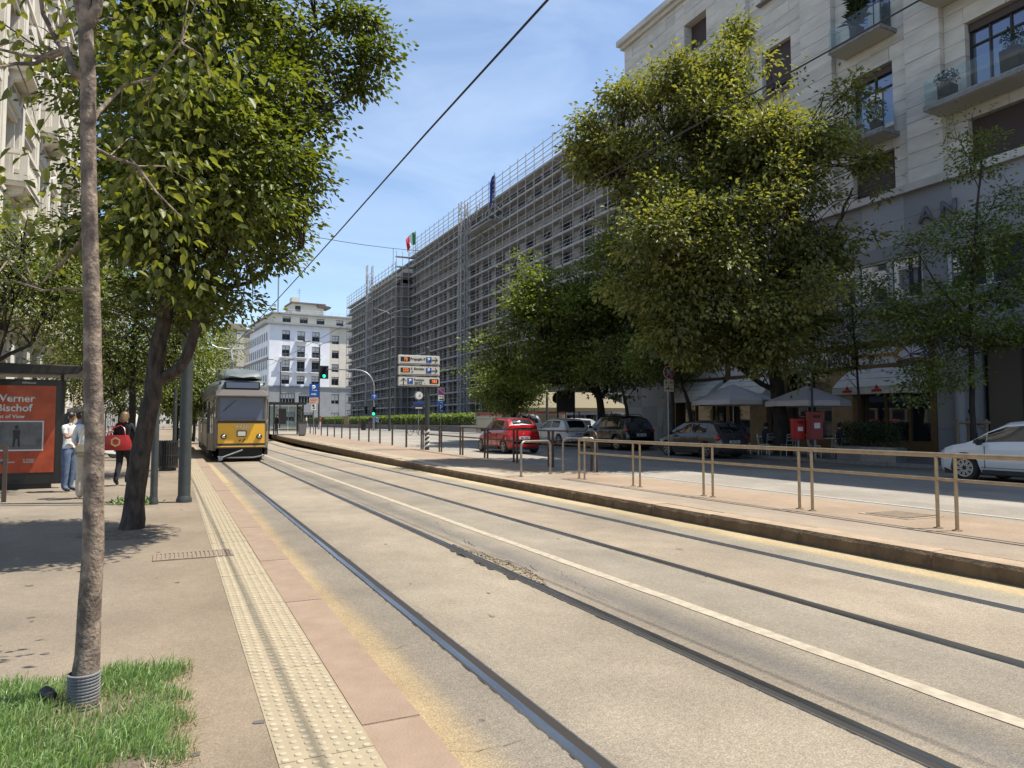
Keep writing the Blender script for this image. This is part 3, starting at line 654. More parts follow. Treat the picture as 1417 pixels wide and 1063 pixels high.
# windows: roller shutters or tall glazed doors
def slats(w, h, n, mi):
    b = MB()
    for k in range(n): z = h*k/n; b.add([(0,-.03,z),(w,-.03,z),(w,-.018,z+h/n*.9),(0,-.018,z+h/n*.9)],[(0,1,2,3)]); b.bx(0,-.02,z,w,0,z+h/n)
    return b
fm_cache = {}
def rb_window(yc, hw, row, kind, shut=1.0):
    k0, k1 = ROWK[row]; z0, z1 = ZR+CH*k0, ZR+CH*k1; w, h = hw*2, z1-z0
    wd = thing('window', '', 'x'); del wd['category']; del wd['label']
    wd.parent = rb; wd.location = (.62, yc+hw, z0); wd.rotation_euler = (0,0,-PI/2)
    key = (round(w,2), round(h,2), kind)
    if key not in fm_cache:
        fm_cache[key] = win_meshes(w, h, .075, 3 if kind == 'door' and w > 2.2 else 1, (.72,) if kind == 'door' else (), .09, 'frame_dark', 'mirror_glass')
    f, g = fm_cache[key]; mesh_inst('frame', f, wd, (0,0,0)); mesh_inst('pane', g, wd, (0,0,0))
    if kind == 'shutter':
        hh = h*shut; mesh_inst('roller_shutter', slats(w-.1, hh, max(3,int(hh/.075)), 0).mesh('roller_shutter', M['shutter_brown'], fix=False), wd, (.05,-.10,h-hh))
    else:
        MB().bx(.02,-.16,h-.32,w-.02,-.09,h-.02).build('shutter_box', M['shutter_brown'], wd)
        if w < 2.2: MB().bx(w*.36,-.08,.1,w*.64,-.03,h*.7).build('curtain', M['cloth_white'], wd)
    MB().bx(-.06,-.66 if row != 'A' else -.5,-.07,w+.06,.0,-.004).build('sill', M['concrete_edge'], wd)
    for o in wd.children: pass
    return wd
for (yc, hw) in BAYS:
    for row in 'ABCD':
        door = row in 'BC' and yc < 22
        rb_window(yc, hw, row, 'door' if door else 'shutter', {'A':.86,'B':1,'C':.80 if yc < 28 else .74,'D':.78}[row])
def balcony(yc, hw, z, proj, plants):
    b = thing('balcony', '', 'x'); del b['category']; del b['label']; b.parent = rb; b.location = (0,yc,z)
    MB().bx(-proj,-hw,-.20,.25,hw,-.02).build('slab', M['concrete_edge'], b, bevel=.012)
    MB().bx(-proj+.05,-hw+.05,-.215,.2,hw-.05,-.201).build('soffit', M['plaster_soffit'], b)
    MB().quad((-proj+.03,-hw+.05,0),(-proj+.03,hw-.05,0),(-proj+.03,hw-.05,.98),(-proj+.03,-hw+.05,.98)).build('glass_panel', M['glass_rail'], b)
    for s_ in (-1,1): MB().quad((-proj+.05,s_*(hw-.04),0),(0,s_*(hw-.04),0),(0,s_*(hw-.04),.98),(-proj+.05,s_*(hw-.04),.98)).build('glass_panel', M['glass_rail'], b)
    MB().bx(-proj+.015,-hw+.02,-.02,-proj+.06,hw-.02,.02).build('rail_clamp', M['galv'], b)
balcony(19.95, 1.25, ZR+CH*4, .78, 0); balcony(19.95, 1.25, ZR+CH*11, .78, 0)
balcony(14.3, 2.6, ZR+CH*4, .95, 0); balcony(14.3, 2.6, ZR+CH*11, .95, 0)
# string course, granite band with letters, mezzanine windows, shopfronts
for k in range(40):
    MB().bx(-.24,-15.4+1.32*k-.655,10.66,.6,-15.4+1.32*k+.655,10.96).build('string_course_block', M['limestone_b'], rb, fix=False)
gl = []
def clad(y0, y1, z0, z1, x0=0.0, x1=.8, ch=.95, ln=1.9, m='granite'):
    n = max(1, round((z1-z0)/ch)); k = max(1, round((y1-y0)/ln))
    for i in range(n):
        for j in range(k):
            gl.append((x0+q.uniform(-.003,.003), y0+(y1-y0)*j/k+.004, z0+(z1-z0)*i/n+.004, x1, y0+(y1-y0)*(j+1)/k-.004, z0+(z1-z0)*(i+1)/n-.004, q.choice((m, m+'_b'))))
clad(-16,37.6,8.75,10.66)
clad(-16,37.6,4.95,6.15); MB().bx(-.12,-16,6.15,.8,37.6,6.5).build('sill_course', M['granite_b'], rb)
MZ = [(12.4,16.85),(17.75,22.25),(23.2,27.7),(28.65,33.1),(7.0,11.5)]
mz_edges = sorted(MZ); cur = -16
for a, b_ in mz_edges + [(37.6,99)]:
    clad(cur, a, 6.5, 8.75, ch=2.3, ln=.9 if a-cur < 2 else 2.0); cur = b_
mf, mg = win_meshes(1.47, 1.72, .085, 0, (), .12, 'win_white', 'mirror_glass')
for a, b_ in MZ:
    MB().bx(0.0,a,8.22,.8,b_,8.75).build('lintel', M['granite_b'], rb)
    for k in range(3):
        wd = thing('window', '', 'x'); del wd['category']; del wd['label']; wd.parent = rb; wd.location = (.22, b_-.02-1.49*k, 6.5); wd.rotation_euler = (0,0,-PI/2)
        mesh_inst('frame', mf, wd, (0,0,0)); mesh_inst('pane', mg, wd, (0,0,0))
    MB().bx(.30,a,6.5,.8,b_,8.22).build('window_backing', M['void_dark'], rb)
# ground floor
clad(33.0,37.6,0.2,4.95,ch=1.2,ln=1.7); clad(16.15,17.35,.2,4.95,ch=1.2,ln=1.2); clad(-16,11.6,.2,4.95,ch=1.2,ln=1.8)
for (x0,y0,z0,x1,y1,z1,m) in gl[:170]: MB().bx(x0,y0,z0,x1,y1,z1).build('granite_slab', M[m], rb, fix=False)
rest = {}
for (x0,y0,z0,x1,y1,z1,m) in gl[170:]: rest.setdefault(m, MB()).bx(x0,y0,z0,x1,y1,z1)
for m, b in rest.items(): b.build('granite_slabs', M[m], rb, kind='stuff', fix=False)
for key, yy in (('A',17.52),('N',16.62)):
    o = letters(key, rb, (-.02, yy, 9.62), -PI/2, 'letter')
sf = MB().bx(.5,17.35,.2,.8,33,4.95).build('shopfront', M['shop_dark'], rb)
for y0, y1, z0, z1 in [(17.35,17.6,.2,4.95),(20.75,21.0,.2,4.95),(24.55,24.8,.2,4.95),(28.4,28.65,.2,4.95),(32.75,33,.2,4.95)]:
    MB().bx(-.05,y0,z0,.5,y1,z1).build('bronze_post', M['bronze'], sf)
MB().bx(-.04,17.6,4.72,.48,32.75,4.93).bx(-.04,17.6,3.86,.48,32.75,4.0).build('fascia_rail', M['bronze'], sf)
for (y0, y1) in ((17.6,20.75),(21.0,24.55),(24.8,28.4),(28.65,32.75)):
    MB().bx(.03,y0+.03,4.02,.45,y1-.03,4.70).build('fascia_panel', M['fascia_white'], sf)
    MB().bx(.30,y0+.05,.95,.33,y1-.05,3.8).build('shop_window', M['win_glass'], sf)
    MB().bx(.15,y0,.2,.5,y1,.9).build('stall_riser', M['bronze'], sf)
    for f_ in (.33,.66): MB().bx(.22,y0+(y1-y0)*f_-.04,.9,.36,y0+(y1-y0)*f_+.04,3.84).build('mullion', M['bronze'], sf)
letters('shop', sf, (.025, 22.05, 4.36), -PI/2)
b = MB(); b.bx(.0,19.1,4.3,.028,20.7,4.44); b.bx(.0,17.7,4.02,.028,18.9,4.14); b.prism([(19.1,4.3),(19.1,4.44),(18.7,4.70),(18.4,4.70)],'x',.0,.028); b.prism([(19.1,4.44),(19.1,4.3),(18.75,4.02),(18.5,4.02)],'x',.002,.029)
b.build('fascia_ornament', M['gold_trim'], sf)
MB().bx(-.02,21.0,.2,.45,22.1,3.86).build('stone_panel', M['marble_tan'], sf); MB().bx(-.02,25.9,.2,.45,27.0,3.86).build('stone_panel', M['marble_tan'], sf)
# portal at the far right with its glazed door and pale panel
pt = MB().bx(.55,11.6,.2,.8,16.15,4.95).build('portal', M['shop_dark'], rb)
MB().bx(.0,15.85,.2,.5,16.15,4.6).bx(.0,11.6,4.6,.55,16.15,4.95).build('portal_frame', M['granite_b'], pt)
MB().lathe([(.20,.2),(.20,4.6)],20,(-.05,16.45,0)).build('column', M['granite_b'], pt, smooth=True)
MB().bx(.25,14.5,.25,.5,15.6,4.3).build('wood_panel', mat('panel_dark',(.075,.062,.05),.45), pt)
MB().bx(.44,12.0,.25,.5,14.3,4.3).build('door_glass', M['win_glass'], pt)
MB().bx(.38,14.28,.25,.52,14.42,4.3).bx(.38,13.1,.25,.52,13.2,4.3).build('door_frame', M['frame_dark'], pt)
bp = MB().bx(-.03,15.95,1.55,.0,16.13,2.25).build('bell_panel', M['bronze'], rb)
for i in range(3):
    for j in range(2): MB().bx(-.045,15.985+.07*j,1.68+.16*i,-.028,16.025+.07*j,1.76+.16*i).build('bell_label', M['sign_white'], bp)
# awnings
def awning(label, y0, y1, zt, zb, proj, emblem=True):
    a = thing('awning', label, 'awning', (26,0,0), 0, 'cream shop awnings')
    b = MB(); n = 6; rows = []
    prof = [(-.06,zt),(-.06-proj*.33,zt-(zt-zb)*.17),(-.06-proj*.66,zt-(zt-zb)*.42),(-.06-proj,zb+.28),(-.06-proj,zb)]
    for i in range(n+1):
        yy = y0+(y1-y0)*i/n; rows.append([(x,yy,z+.012*math.sin(i*2.1)) for x, z in prof])
    b.grid(rows)
    b.add([(x,y0,z) for x, z in prof]+[(-.06,y0,zb)], [tuple(range(6))]); b.add([(x,y1,z) for x, z in prof]+[(-.06,y1,zb)], [tuple(range(6))])
    b.build('canopy', M['awning_cloth'], a)
    c = MB()
    for (xa,za),(xb,zb_) in zip(prof[:-1],prof[1:]): c.bx(xb-.006,y0,zb_-.008,xb+.006,y1,zb_+.012)
    c.build('seam', M['concrete_edge'], a)
    if emblem:
        for f_ in (.22,.62):
            yy = y1+(y0-y1)*f_; x = -.06-proj-.008
            e = MB(); e.bx(x-.006,yy-.22,zb+.08,x,yy+.22,zb+.18); e.prism([(yy-.11,zb+.19),(yy+.11,zb+.19),(yy+.04,zb+.30),(yy,zb+.38),(yy-.04,zb+.30)],'x',x-.006,x)
            e.build('emblem', M['sign_red'], a)
    return a
awning('cream awning with two small red emblems over the shop window beside the entrance', 17.65, 21.0, 3.84, 2.75, 1.2)
awning('plain cream awning behind the white umbrella nearer the shaded tree trunk', 24.9, 28.3, 3.84, 2.7, 1.2, False)
awning('plain cream awning farthest along the shops, beside the pale granite wall', 28.8, 32.6, 3.84, 2.7, 1.2, False)

# ---- generic facade: local x along the wall, front face at y=0 facing -Y
def facade(th, Wd, rows, bays, ztop, z0, wall_m, span_m, win, depth=.6, back=14, pier='pier', span='spandrel', frame=None):
    MB().bx(0,depth,z0,Wd,back,ztop).build('wall', M[wall_m], th, fix=False)
    cur = 0.0
    for x0, x1 in list(bays)+[(Wd,None)]:
        if x0-cur > .02: MB().bx(cur,0,z0,x0,depth,ztop).build(pier, M[wall_m], th, fix=False)
        cur = x1 if x1 else cur
    sm = {}
    for x0, x1 in bays:
        zc = z0
        for r0, r1 in list(rows)+[(ztop,None)]:
            key = (round(x1-x0,3), round(zc,3))
            if key not in sm: sm[key] = MB().bx(0,.06,zc,x1-x0,depth,r0).mesh(span, M[span_m], fix=False)
            mesh_inst(span, sm[key], th, (x0,0,0)); zc = r1 if r1 else zc
    wm = {}
    for x0, x1 in bays:
        for r0, r1 in rows:
            key = (round(x1-x0,3), round(r1-r0,3))
            if key not in wm: wm[key] = win(x1-x0, r1-r0)
            f, g = wm[key]
            o = mesh_inst('window', f, th, (x0,depth-.02,r0)); mesh_inst('pane', g, o, (0,0,0))
# ---- long courthouse under scaffolding: near part (X=44) and far wing standing 3 m forward (X=41)
mat('court_stone', (.35,.325,.29), 0.85, 0, (.25,.235,.21), 0.7, 7); mat('court_dark', (.12,.113,.103), 0.85, 0, (.085,.08,.074), 0.8, 6)
def court_win(w, h): return win_meshes(w, h, .16, 2, (.36,.68), .14, 'court_frame', 'far_glass')
mat('court_frame', (.10,.10,.105), 0.6)
pz = thing('courthouse', 'huge grey stone courthouse wrapped in scaffolding along the right side of the street', 'building', (44,140,0), -PI/2)
nb = 15; bays = [(1.9+4.98*k, 1.9+4.98*k+3.3) for k in range(nb)]
rowsN = [(2.0,5.8),(6.7,10.9),(11.8,15.9),(16.7,20.6),(21.3,26.6)]
facade(pz, 78, rowsN, bays, 28.0, 0.3, 'court_stone', 'court_dark', court_win, depth=.9, back=30)
MB().bx(0,.1,28.0,78,30,31.2).build('frieze', M['court_stone'], pz); MB().bx(-.4,-.9,31.2,78.6,30,31.75).build('cornice', M['court_dark'], pz)
o = letters('frieze', pz, (42,.095,29.6), 0, 'inscription')
MB().bx(0,1.2,31.75,78,29,34.9).build('attic_wall', M['court_stone'], pz); MB().bx(-.3,.2,34.9,78.3,30,35.5).build('roof_edge', M['court_dark'], pz)
f_, g_ = win_meshes(3.0,1.5,.15,3,(),.14,'court_frame','far_glass')
for k in range(nb): o = mesh_inst('window', f_, pz, (2.05+4.98*k,1.19,32.6)); mesh_inst('pane', g_, o, (0,0,0))
pw = thing('courthouse_wing', 'projecting far wing of the scaffolded courthouse, beyond its long front', 'building', (41,182,0), -PI/2)
bays = [(2.6+5.4*k, 2.6+5.4*k+2.5) for k in range(7)]
facade(pw, 43.5, [(2.2,5.6),(7.0,10.6),(12.2,15.6),(17.0,20.0),(21.4,26.2)], bays, 29.8, 0.3, 'court_dark', 'court_stone', court_win, depth=.9, back=30)
MB().bx(-.3,-.5,29.8,43.8,30,30.5).build('cornice', M['court_dark'], pw); MB().bx(9,2.5,30.5,43.5,30,34.2).build('attic_wall', M['court_stone'], pw); MB().bx(8.7,2.2,34.2,43.7,30,34.7).build('roof_edge', M['court_dark'], pw)
mat('scaf_tube', (.43,.41,.38), 0.6, 0.1, (.27,.265,.26), 3); mat('scaf_deck', (.42,.40,.37), 0.7, 0.0, (.25,.245,.24), 2)
def scaffold(label, X, y0, y1, top, lifts, bay, seed, step=None):
    """standards, decks with toe boards, rails and braces in front of a wall at plane X; y0 (far) to y1 (near)"""
    s = thing('scaffolding', label, 'scaffolding', (X,y0,0)); n = round((y0-y1)/bay); q = random.Random(seed)
    pm = MB().bar((0,0,.3),(0,0,top+3.0),.085).mesh('standard', M['scaf_tube'], fix=False)
    pm2 = MB().bar((0,0,.3),(0,0,top),.085).mesh('standard', M['scaf_tube'], fix=False)
    for k in range(n+1):
        mesh_inst('standard', pm, s, (-1.35,-k*bay,0)); mesh_inst('standard', pm2, s, (-.2,-k*bay,0))
    nz = len(lifts); per = 6
    for z in lifts:
        for k in range(0, n, per):
            l = min(per, n-k)*bay
            MB().bx(-1.4,-k*bay-l+.05,z-.07,-.3,-k*bay-.05,z+.05).bx(-1.43,-k*bay-l+.05,z+.05,-1.38,-k*bay-.05,z+.20).build('deck', M['scaf_deck'], s, fix=False)
        b = MB()
        for dz in (.55,1.05): b.bx(-1.38,-n*bay,z+dz-.022,-1.34,0,z+dz+.022)
        b.build('guard_rail', M['scaf_tube'], s, fix=False)
    b = MB()
    for i in range(nz-1):
        for k in range(n):
            if (k+i*3) % 7 == 0 or q.random() < .06: b.bar((-1.37,-k*bay,lifts[i]),(-1.37,-(k+1)*bay,lifts[i+1]),.05)
            if (k*2+i) % 5 == 0: b.bar((-1.35,-k*bay,lifts[i]+.1),(-.2,-k*bay,lifts[i+1]),.045)
            b.bar((-1.35,-k*bay,lifts[i]+.02),(-.2,-k*bay,lifts[i]+.02),.05)
    b.build('brace', M['scaf_tube'], s, kind='stuff', fix=False)
    b = MB()
    for dz in (.4,1.1,1.8,2.6): b.bx(-1.39,-n*bay,top+dz-.035,-1.33,0,top+dz+.035)
    b.build('roof_guard_rail', M['scaf_tube'], s, fix=False)
    return s
scaffold('grey tube scaffolding with many decks across the long near front of the courthouse', 44, 138.2, 62.5, 35.4, [2.6+2.02*k for k in range(17)], 2.52, 3)
scaffold('grey tube scaffolding around the far projecting wing of the courthouse', 41, 182, 138.6, 31.0, [2.6+2.02*k for k in range(15)], 2.6, 5)
sr = thing('scaffolding', 'short return of scaffolding closing the step between the wing and the long front', 'scaffolding', (42.5,137.2,0))
b = MB()
for k in range(17): MB().bx(-2.9,-.15,2.53+2.02*k,.9,.85,2.66+2.02*k).build('deck', M['scaf_deck'], sr, fix=False)
for k in range(4): MB().bar((-2.9+1.25*k,-.2,.3),(-2.9+1.25*k,-.2,36),.085).build('standard', M['scaf_tube'], sr, fix=False)
mat('net_grey', (.23,.225,.215), 0.9, 0, (.18,.175,.17), 1.5)
MB().bx(-1.4,1.0,.3,1.45,1.5,32).build('return_wall', M['net_grey'], sr)
def hoist(label, p, z1, w):
    t = thing('hoist_mast', label, 'hoist mast', p, 0, 'hoist masts on the scaffolding'); b = MB()
    for sx in (-1,1):
        for sy in (-1,1): MB().bar((sx*w,sy*w,0),(sx*w,sy*w,z1),.17).build('mast_leg', M['scaf_tube'], t, fix=False)
    k = 0.0; i = 0
    while k < z1-1.4:
        s1 = 1 if i % 2 else -1
        for f_ in (-1,1): b.bar((s1*w,f_*w,k),(-s1*w,f_*w,k+1.4),.07); b.bar((f_*w,s1*w,k),(f_*w,-s1*w,k+1.4),.07); b.bar((-w,f_*w,k),(w,f_*w,k),.07); b.bar((f_*w,-w,k),(f_*w,w,k),.07)
        k += 1.4; i += 1
    b.build('lattice', M['scaf_tube'], t, kind='stuff', fix=False)
pA = onX(640,560,42.0); pB = onX(509.5,560,39.0)
hoist('lattice hoist mast rising above the roof near the middle of the long courthouse front', (42.0,pA.y,.5), 37.0, .55)
hoist('lattice hoist mast rising above the far wing of the courthouse', (39.0,pB.y,.5), 36.2, .6)
cr = thing('scaffold_cradle', 'small tangled tube cradle hanging from the courthouse roof below the blue flag', 'scaffolding', onX(669,302,42.2))
b = MB(); q = random.Random(2)
for k in range(26):
    a = Vector((q.uniform(-1,.5),q.uniform(-5,5),q.uniform(-1.5,1.5))); b.bar(a, a+Vector((q.uniform(-.3,.3),q.choice((-2.4,0,2.4)),q.choice((0,1.6,-1.6)))), .08)
b.bx(-1.0,-5,-1.6,.4,5,-1.5); b.build('tubes', M['scaf_tube'], cr)
# flags and pole on the roof
def flag(label, p, h, cols, w, hh, droop, rz):
    f = thing('flag', label, 'flag', p, rz); MB().tube((0,0,-3),(0,0,h),.07).build('flagpole', M['galv'], f)
    for i, c in enumerate(cols):
        rows = []
        for k in range(9):
            t = k/8; rows.append([(w*s_*(1-.25*t*droop)+.05, .22*math.sin(t*4+s_*7), h-.25-hh*t-droop*s_*s_*hh*.75) for s_ in ((i+j/2)/len(cols) for j in range(3))])
        MB().grid(rows).build('flag_cloth', M[c], f, smooth=True)
mat('flag_green', hx('#1f7a45'), .8); mat('flag_white', (.7,.7,.7), .8); mat('flag_red', hx('#c0252f'), .8); mat('flag_blue', (.02,.04,.22), .8)
pI = onX(575,345,42.0); flag('Italian tricolour flag hanging on the courthouse roof', pI, 3.6, ('flag_green','flag_white','flag_red'), 1.9, 2.4, .9, R(165))
pE = onX(684.5,288,43.0); flag('dark blue flag hanging limp from a pole on the courthouse roof', pE, 5.4, ('flag_blue',), .75, 4.0, .5, R(165))
an = thing('roof_pole', 'thin bare pole standing on the courthouse roof left of the tricolour flag', 'pole', onX(544,369,43)); MB().tube((0,0,-2),(0,0,4.0),.07).build('rod', M['galv'], an)

# ---- white corner building at the end of the street
mat('white_wall', (.80,.80,.82), 0.8, 0, (.70,.70,.73), 0.35, 6); mat('cream_wall', (.66,.60,.50), 0.85, 0, (.58,.53,.45), 0.4); mat('grey_base', (.30,.31,.315), 0.8, 0, (.25,.255,.26), .4)
wb = thing('white_building', 'white corner apartment building with balconies and roof terrace at the far end of the street', 'building', (24.6,215,0), R(5))
def far_win(w, h): return win_meshes(w, h, .14, 1, (.6,), .12, 'court_frame', 'far_glass')
mat('grey_base_d', (.24,.245,.25), .8)
BX = [3.6,8.0,12.3]; bays = [(x,x+2.3) for x in BX]+[(18.3,20.5),(23.6,25.8)]
facade(wb, 34, [(13.0,15.0),(16.4,19.6),(20.6,23.8),(25.6,28.2)], bays[:3], 30.3, 12.2, 'white_wall', 'white_wall', far_win, .7, 40) if 0 else None
def block(th, x0, x1, z0, z1, rows, bays, m, name='wall', y0=0.0, depth=.6, back=30, win=far_win):
    MB().bx(x0,y0+depth,z0,x1,back,z1).build('inner_wall', M[m], th, fix=False); cur = x0
    for a, b_ in list(bays)+[(x1,None)]:
        if a-cur > .02: MB().bx(cur,y0,z0,a,y0+depth,z1).build(name, M[m], th, fix=False)
        cur = b_ if b_ else cur
    for a, b_ in bays:
        zc = z0
        for r0, r1 in list(rows)+[(z1,None)]:
            MB().bx(a,y0+.04,zc,b_,y0+depth,r0).build('spandrel', M[m], th, fix=False); zc = r1 if r1 else zc
        for r0, r1 in rows:
            f, g = win(b_-a, r1-r0); o = mesh_inst('window', f, th, (a,y0+depth-.02,r0)); mesh_inst('pane', g, o, (0,0,0)); h_ = (r1-r0)*(.12+.5*((int(a*7)+int(r0*3)) % 5)/4); MB().bx(.1,-.10,r1-r0-h_,b_-a-.1,-.05,r1-r0-.08).build('roller_blind', M['win_white'], o)
block(wb, 0, 17.6, 12.2, 30.3, [(12.9,15.4),(16.6,20.0),(20.9,24.2),(25.8,28.6)], bays[:3], 'white_wall')
block(wb, 17.6, 34, 12.2, 30.3, [(12.9,15.4),(16.9,19.3),(21.0,23.4),(25.4,27.9)], bays[3:], 'cream_wall')
block(wb, 0, 34, .3, 12.0, [(2.0,4.6),(7.2,10.2)], [(3.2,7.6),(8.6,13.0),(18.3,20.7),(23.6,26)], 'grey_base', win=lambda w, h: win_meshes(w, h, .16, 4 if w > 3 else 1, (), .2, 'grey_base_d', 'far_glass'))
MB().bx(-.25,-.25,11.95,34,40,12.35).build('string_course', M['grey_base_d'], wb)
MB().bx(-1.0,-1.0,30.3,34,40,30.9).build('cornice', M['grey_base'], wb)
for i, x in enumerate(BX):
    for z in ((16.6,20.9) if i != 1 else (16.6,20.9,25.8)):
        bb = MB().bx(x-.5,-1.2,z-.35,x+2.8,0,z-.1).build('balcony', M['white_wall'], wb)
        r = MB(); r.bx(x-.45,-1.15,z+.75,x+2.75,-1.08,z+.82)
        for k in range(9): r.bx(x-.45+.39*k,-1.14,z-.1,x-.39+.39*k,-1.09,z+.75)
        r.build('railing', M['galv'], bb, fix=False)
block(wb, 1.5, 34, 30.9, 33.6, [(31.2,32.9)], [(4,6.4),(9,11.4),(14,16.4),(20,22.2),(26,28)], 'cream_wall', y0=1.6, back=38)
MB().bx(.8,.8,33.6,34,39,34.0).build('roof_edge', M['grey_base'], wb)
r = MB()
for z in (34.5,35.0): r.bx(1.2,1.1,z,34,1.2,z+.07)
for k in range(16): r.bx(1.2+2.15*k,1.1,34,1.28+2.15*k,1.2,35.0)
r.build('terrace_railing', M['win_white'], wb)
pen = MB().bx(7.5,5,34.0,17,14,37.6).build('penthouse', M['cream_wall'], wb); MB().bx(7.2,4.4,37.6,17.5,14,38.0).build('roof', mat('roof_brown',(.16,.12,.10),.8), pen)
MB().bx(8.4,4.95,35.2,10.0,4.99,36.9).build('window', M['far_glass'], pen); MB().prism([(15,37.9),(19.2,37.2),(18.8,36.6),(15,36.8)],'y',4.2,9).build('awning', mat('awning_brown',(.10,.075,.06),.8), pen)
MB().bx(7.4,4.9,37.9,9.4,8,39.4).build('chimney', M['cream_wall'], pen)
MB().bar((4.0,8,34),(4.0,8,46),.35).build('mast', M['galv'], wb); MB().bar((10.5,9,38),(10.5,9,43),.10).bar((9.8,9,42.4),(11.2,9,42.4),.08).bar((9.9,9,41.6),(11.1,9,41.6),.08).build('aerial', M['galv'], wb)
# its flank along the street
f, g = win_meshes(1.15,2.5,.12,0,(),.05,'grey_base_d','far_glass')
for r_, z in enumerate((13.0,17.2,21.4,25.6)):
    for k in range(11):
        o = mesh_inst('window', f, wb, (-.06,4.0+3.2*k,z)); o.rotation_euler = (0,0,-PI/2); mesh_inst('pane', g, o, (0,0,0))
MB().bx(-.12,1,19.8,-.0,39,20.7).build('flank_band', mat('band_brown',(.26,.225,.19),.8), wb)
# ---- buildings behind it
mat('travertine', (.46,.42,.355), 0.8, 0, (.36,.33,.28), .35, 6)
tb = thing('stone_tower', 'windowless pale stone block with a faint panel grid left of the white building', 'building', (13.6,262,0))
MB().bx(.4,.5,0,11,30,33.6).build('wall', M['travertine'], tb)
q = random.Random(8); pm = {}
for i in range(4):
    for j in range(8):
        MB().bx(.42+2.64*i,q.uniform(.2,.4),.5+4.1*j,.42+2.64*(i+1)-.1,.5,.5+4.1*(j+1)-.1).build('stone_panel', M[q.choice(('travertine','cream_wall'))], tb, fix=False)
MB().bx(0,0,33.6,11.4,30,34.1).build('parapet', M['band_brown'], tb)
MB().bx(2.5,4,34.1,9,18,36.4).build('penthouse', M['band_brown'], tb)
gb = thing('glass_building', 'narrow pale glazed stair tower between the stone block and the white building', 'building', (24.8,268,0))
block(gb, -3.4, 5, 0, 34.5, [(3+4.4*k,6.4+4.4*k) for k in range(7)], [(-2.9,-.9),(-.4,1.6),(2.1,4.1)], 'white_wall')
# ---- ornate stone palazzo on the left, its street front in full sun (X=-6 plane facing +X)
mat('palazzo_stone', (.62,.575,.49), 0.85, 0, (.52,.48,.40), 1.1, 7, bump=0.25, bscale=9); mat('palazzo_dark', (.36,.325,.265), 0.85, 0, (.28,.25,.20), 1.4, 6)
lb = thing('palazzo', 'ornate pale stone palazzo with balconies and carved bays behind the trees on the left', 'building', (-6.2,28.0,0), PI/2)
bw = 3.55; nb = 8; bays = [(.95+bw*k, .95+bw*k+1.65) for k in range(nb)]
rows = [(1.0,4.3),(6.2,9.3),(11.0,13.9),(15.6,18.4),(20.0,22.6),(24.6,26.6)]
def pal_win(w, h): return win_meshes(w, h, .11, 1, (.7,), .12, 'palazzo_frame', 'win_glass')
mat('palazzo_frame', (.10,.095,.085), .6)
facade(lb, bw*nb+.2, rows, bays, 28.4, 0.1, 'palazzo_stone', 'palazzo_stone', pal_win, .7, 12)
for z, p_, h_ in ((5.2,.28,.45),(10.1,.22,.35),(14.6,.18,.3),(19.1,.22,.35),(23.4,.35,.5),(28.2,.75,.7)):
    MB().bx(-.3,-p_,z,bw*nb+.5,0,z+h_*.55).bx(-.3,-p_*1.5,z+h_*.55,bw*nb+.5,0,z+h_).build('cornice', M['palazzo_stone'], lb)
cb = {}
def pc(name, mb, m='palazzo_stone', sm=False):
    if name not in cb: cb[name] = mb().mesh(name, M[m], smooth=sm)
    return cb[name]
def rust():
    b = MB()
    for k in range(8): b.bx(-.93,-.14,.15+.62*k,.93,0,.15+.62*k+.55)
    return b
def pil():
    b = MB(); b.bx(-.42,-.22,5.7,.42,0,23.3); b.bx(-.55,-.32,5.7,.55,0,6.2); b.bx(-.52,-.34,22.3,.52,0,22.9); b.bx(-.6,-.42,22.9,.6,0,23.4); b.bx(-.28,-.27,6.6,.28,-.2,21.8); return b
def hood():
    b = MB(); b.bx(-.25,-.3,0,1.9,0,.16); b.bx(-.15,-.2,-.25,1.8,0,0); b.prism([(-.25,.16),(1.9,.16),(.825,.62)],'y',-.3,0); b.bx(-.2,-.12,-3.2,-.02,0,-.25); b.bx(1.67,-.12,-3.2,1.85,0,-.25); return b
def bal():
    b = MB(); b.bx(-.55,-1.0,-.22,2.2,0,0); b.bx(-.5,-.95,-.4,2.15,0,-.22); b.bx(-.55,-1.0,.82,2.2,-.78,.98); b.bx(-.55,-.98,.0,-.25,-.72,.82); b.bx(1.9,-.98,0,2.2,-.72,.82); b.bx(-.55,-.78,.82,-.35,0,.98); b.bx(2.0,-.78,.82,2.2,0,.98); return b
def blst():
    b = MB()
    for k in range(7): b.lathe([(.05,.02),(.085,.12),(.09,.3),(.05,.55),(.05,.7),(.085,.78),(.085,.82)],8,(-.05+.3*k,-.88,0))
    return b
def corb():
    return MB().prism([(0,-.4),(-.85,-.4),(-.8,-.6),(-.35,-.8),(-.15,-1.35),(0,-1.4)],'x',-.3,-.08)
for k in range(nb):
    mesh_inst('rusticated_pier', pc('rusticated_pier',rust), lb, (.02+bw*k,0,0)); mesh_inst('pilaster', pc('pilaster',pil), lb, (.02+bw*k,0,0))
    x0 = bays[k][0]
    for z in (9.45,14.05,18.55): mesh_inst('window_hood', pc('window_hood',hood), lb, (x0,0,z))
    for z in (6.15,15.5)[:2 if k % 2 else 1]+((11.0,) if k % 3 == 1 else ()):
        o = mesh_inst('balcony', pc('balcony',bal), lb, (x0,0,z)); mesh_inst('baluster', pc('baluster',blst,sm=True), o, (0,0,0)); mesh_inst('corbel', pc('corbel',corb), o, (0,0,0)); mesh_inst('corbel', pc('corbel',corb), o, (2.05,0,0))
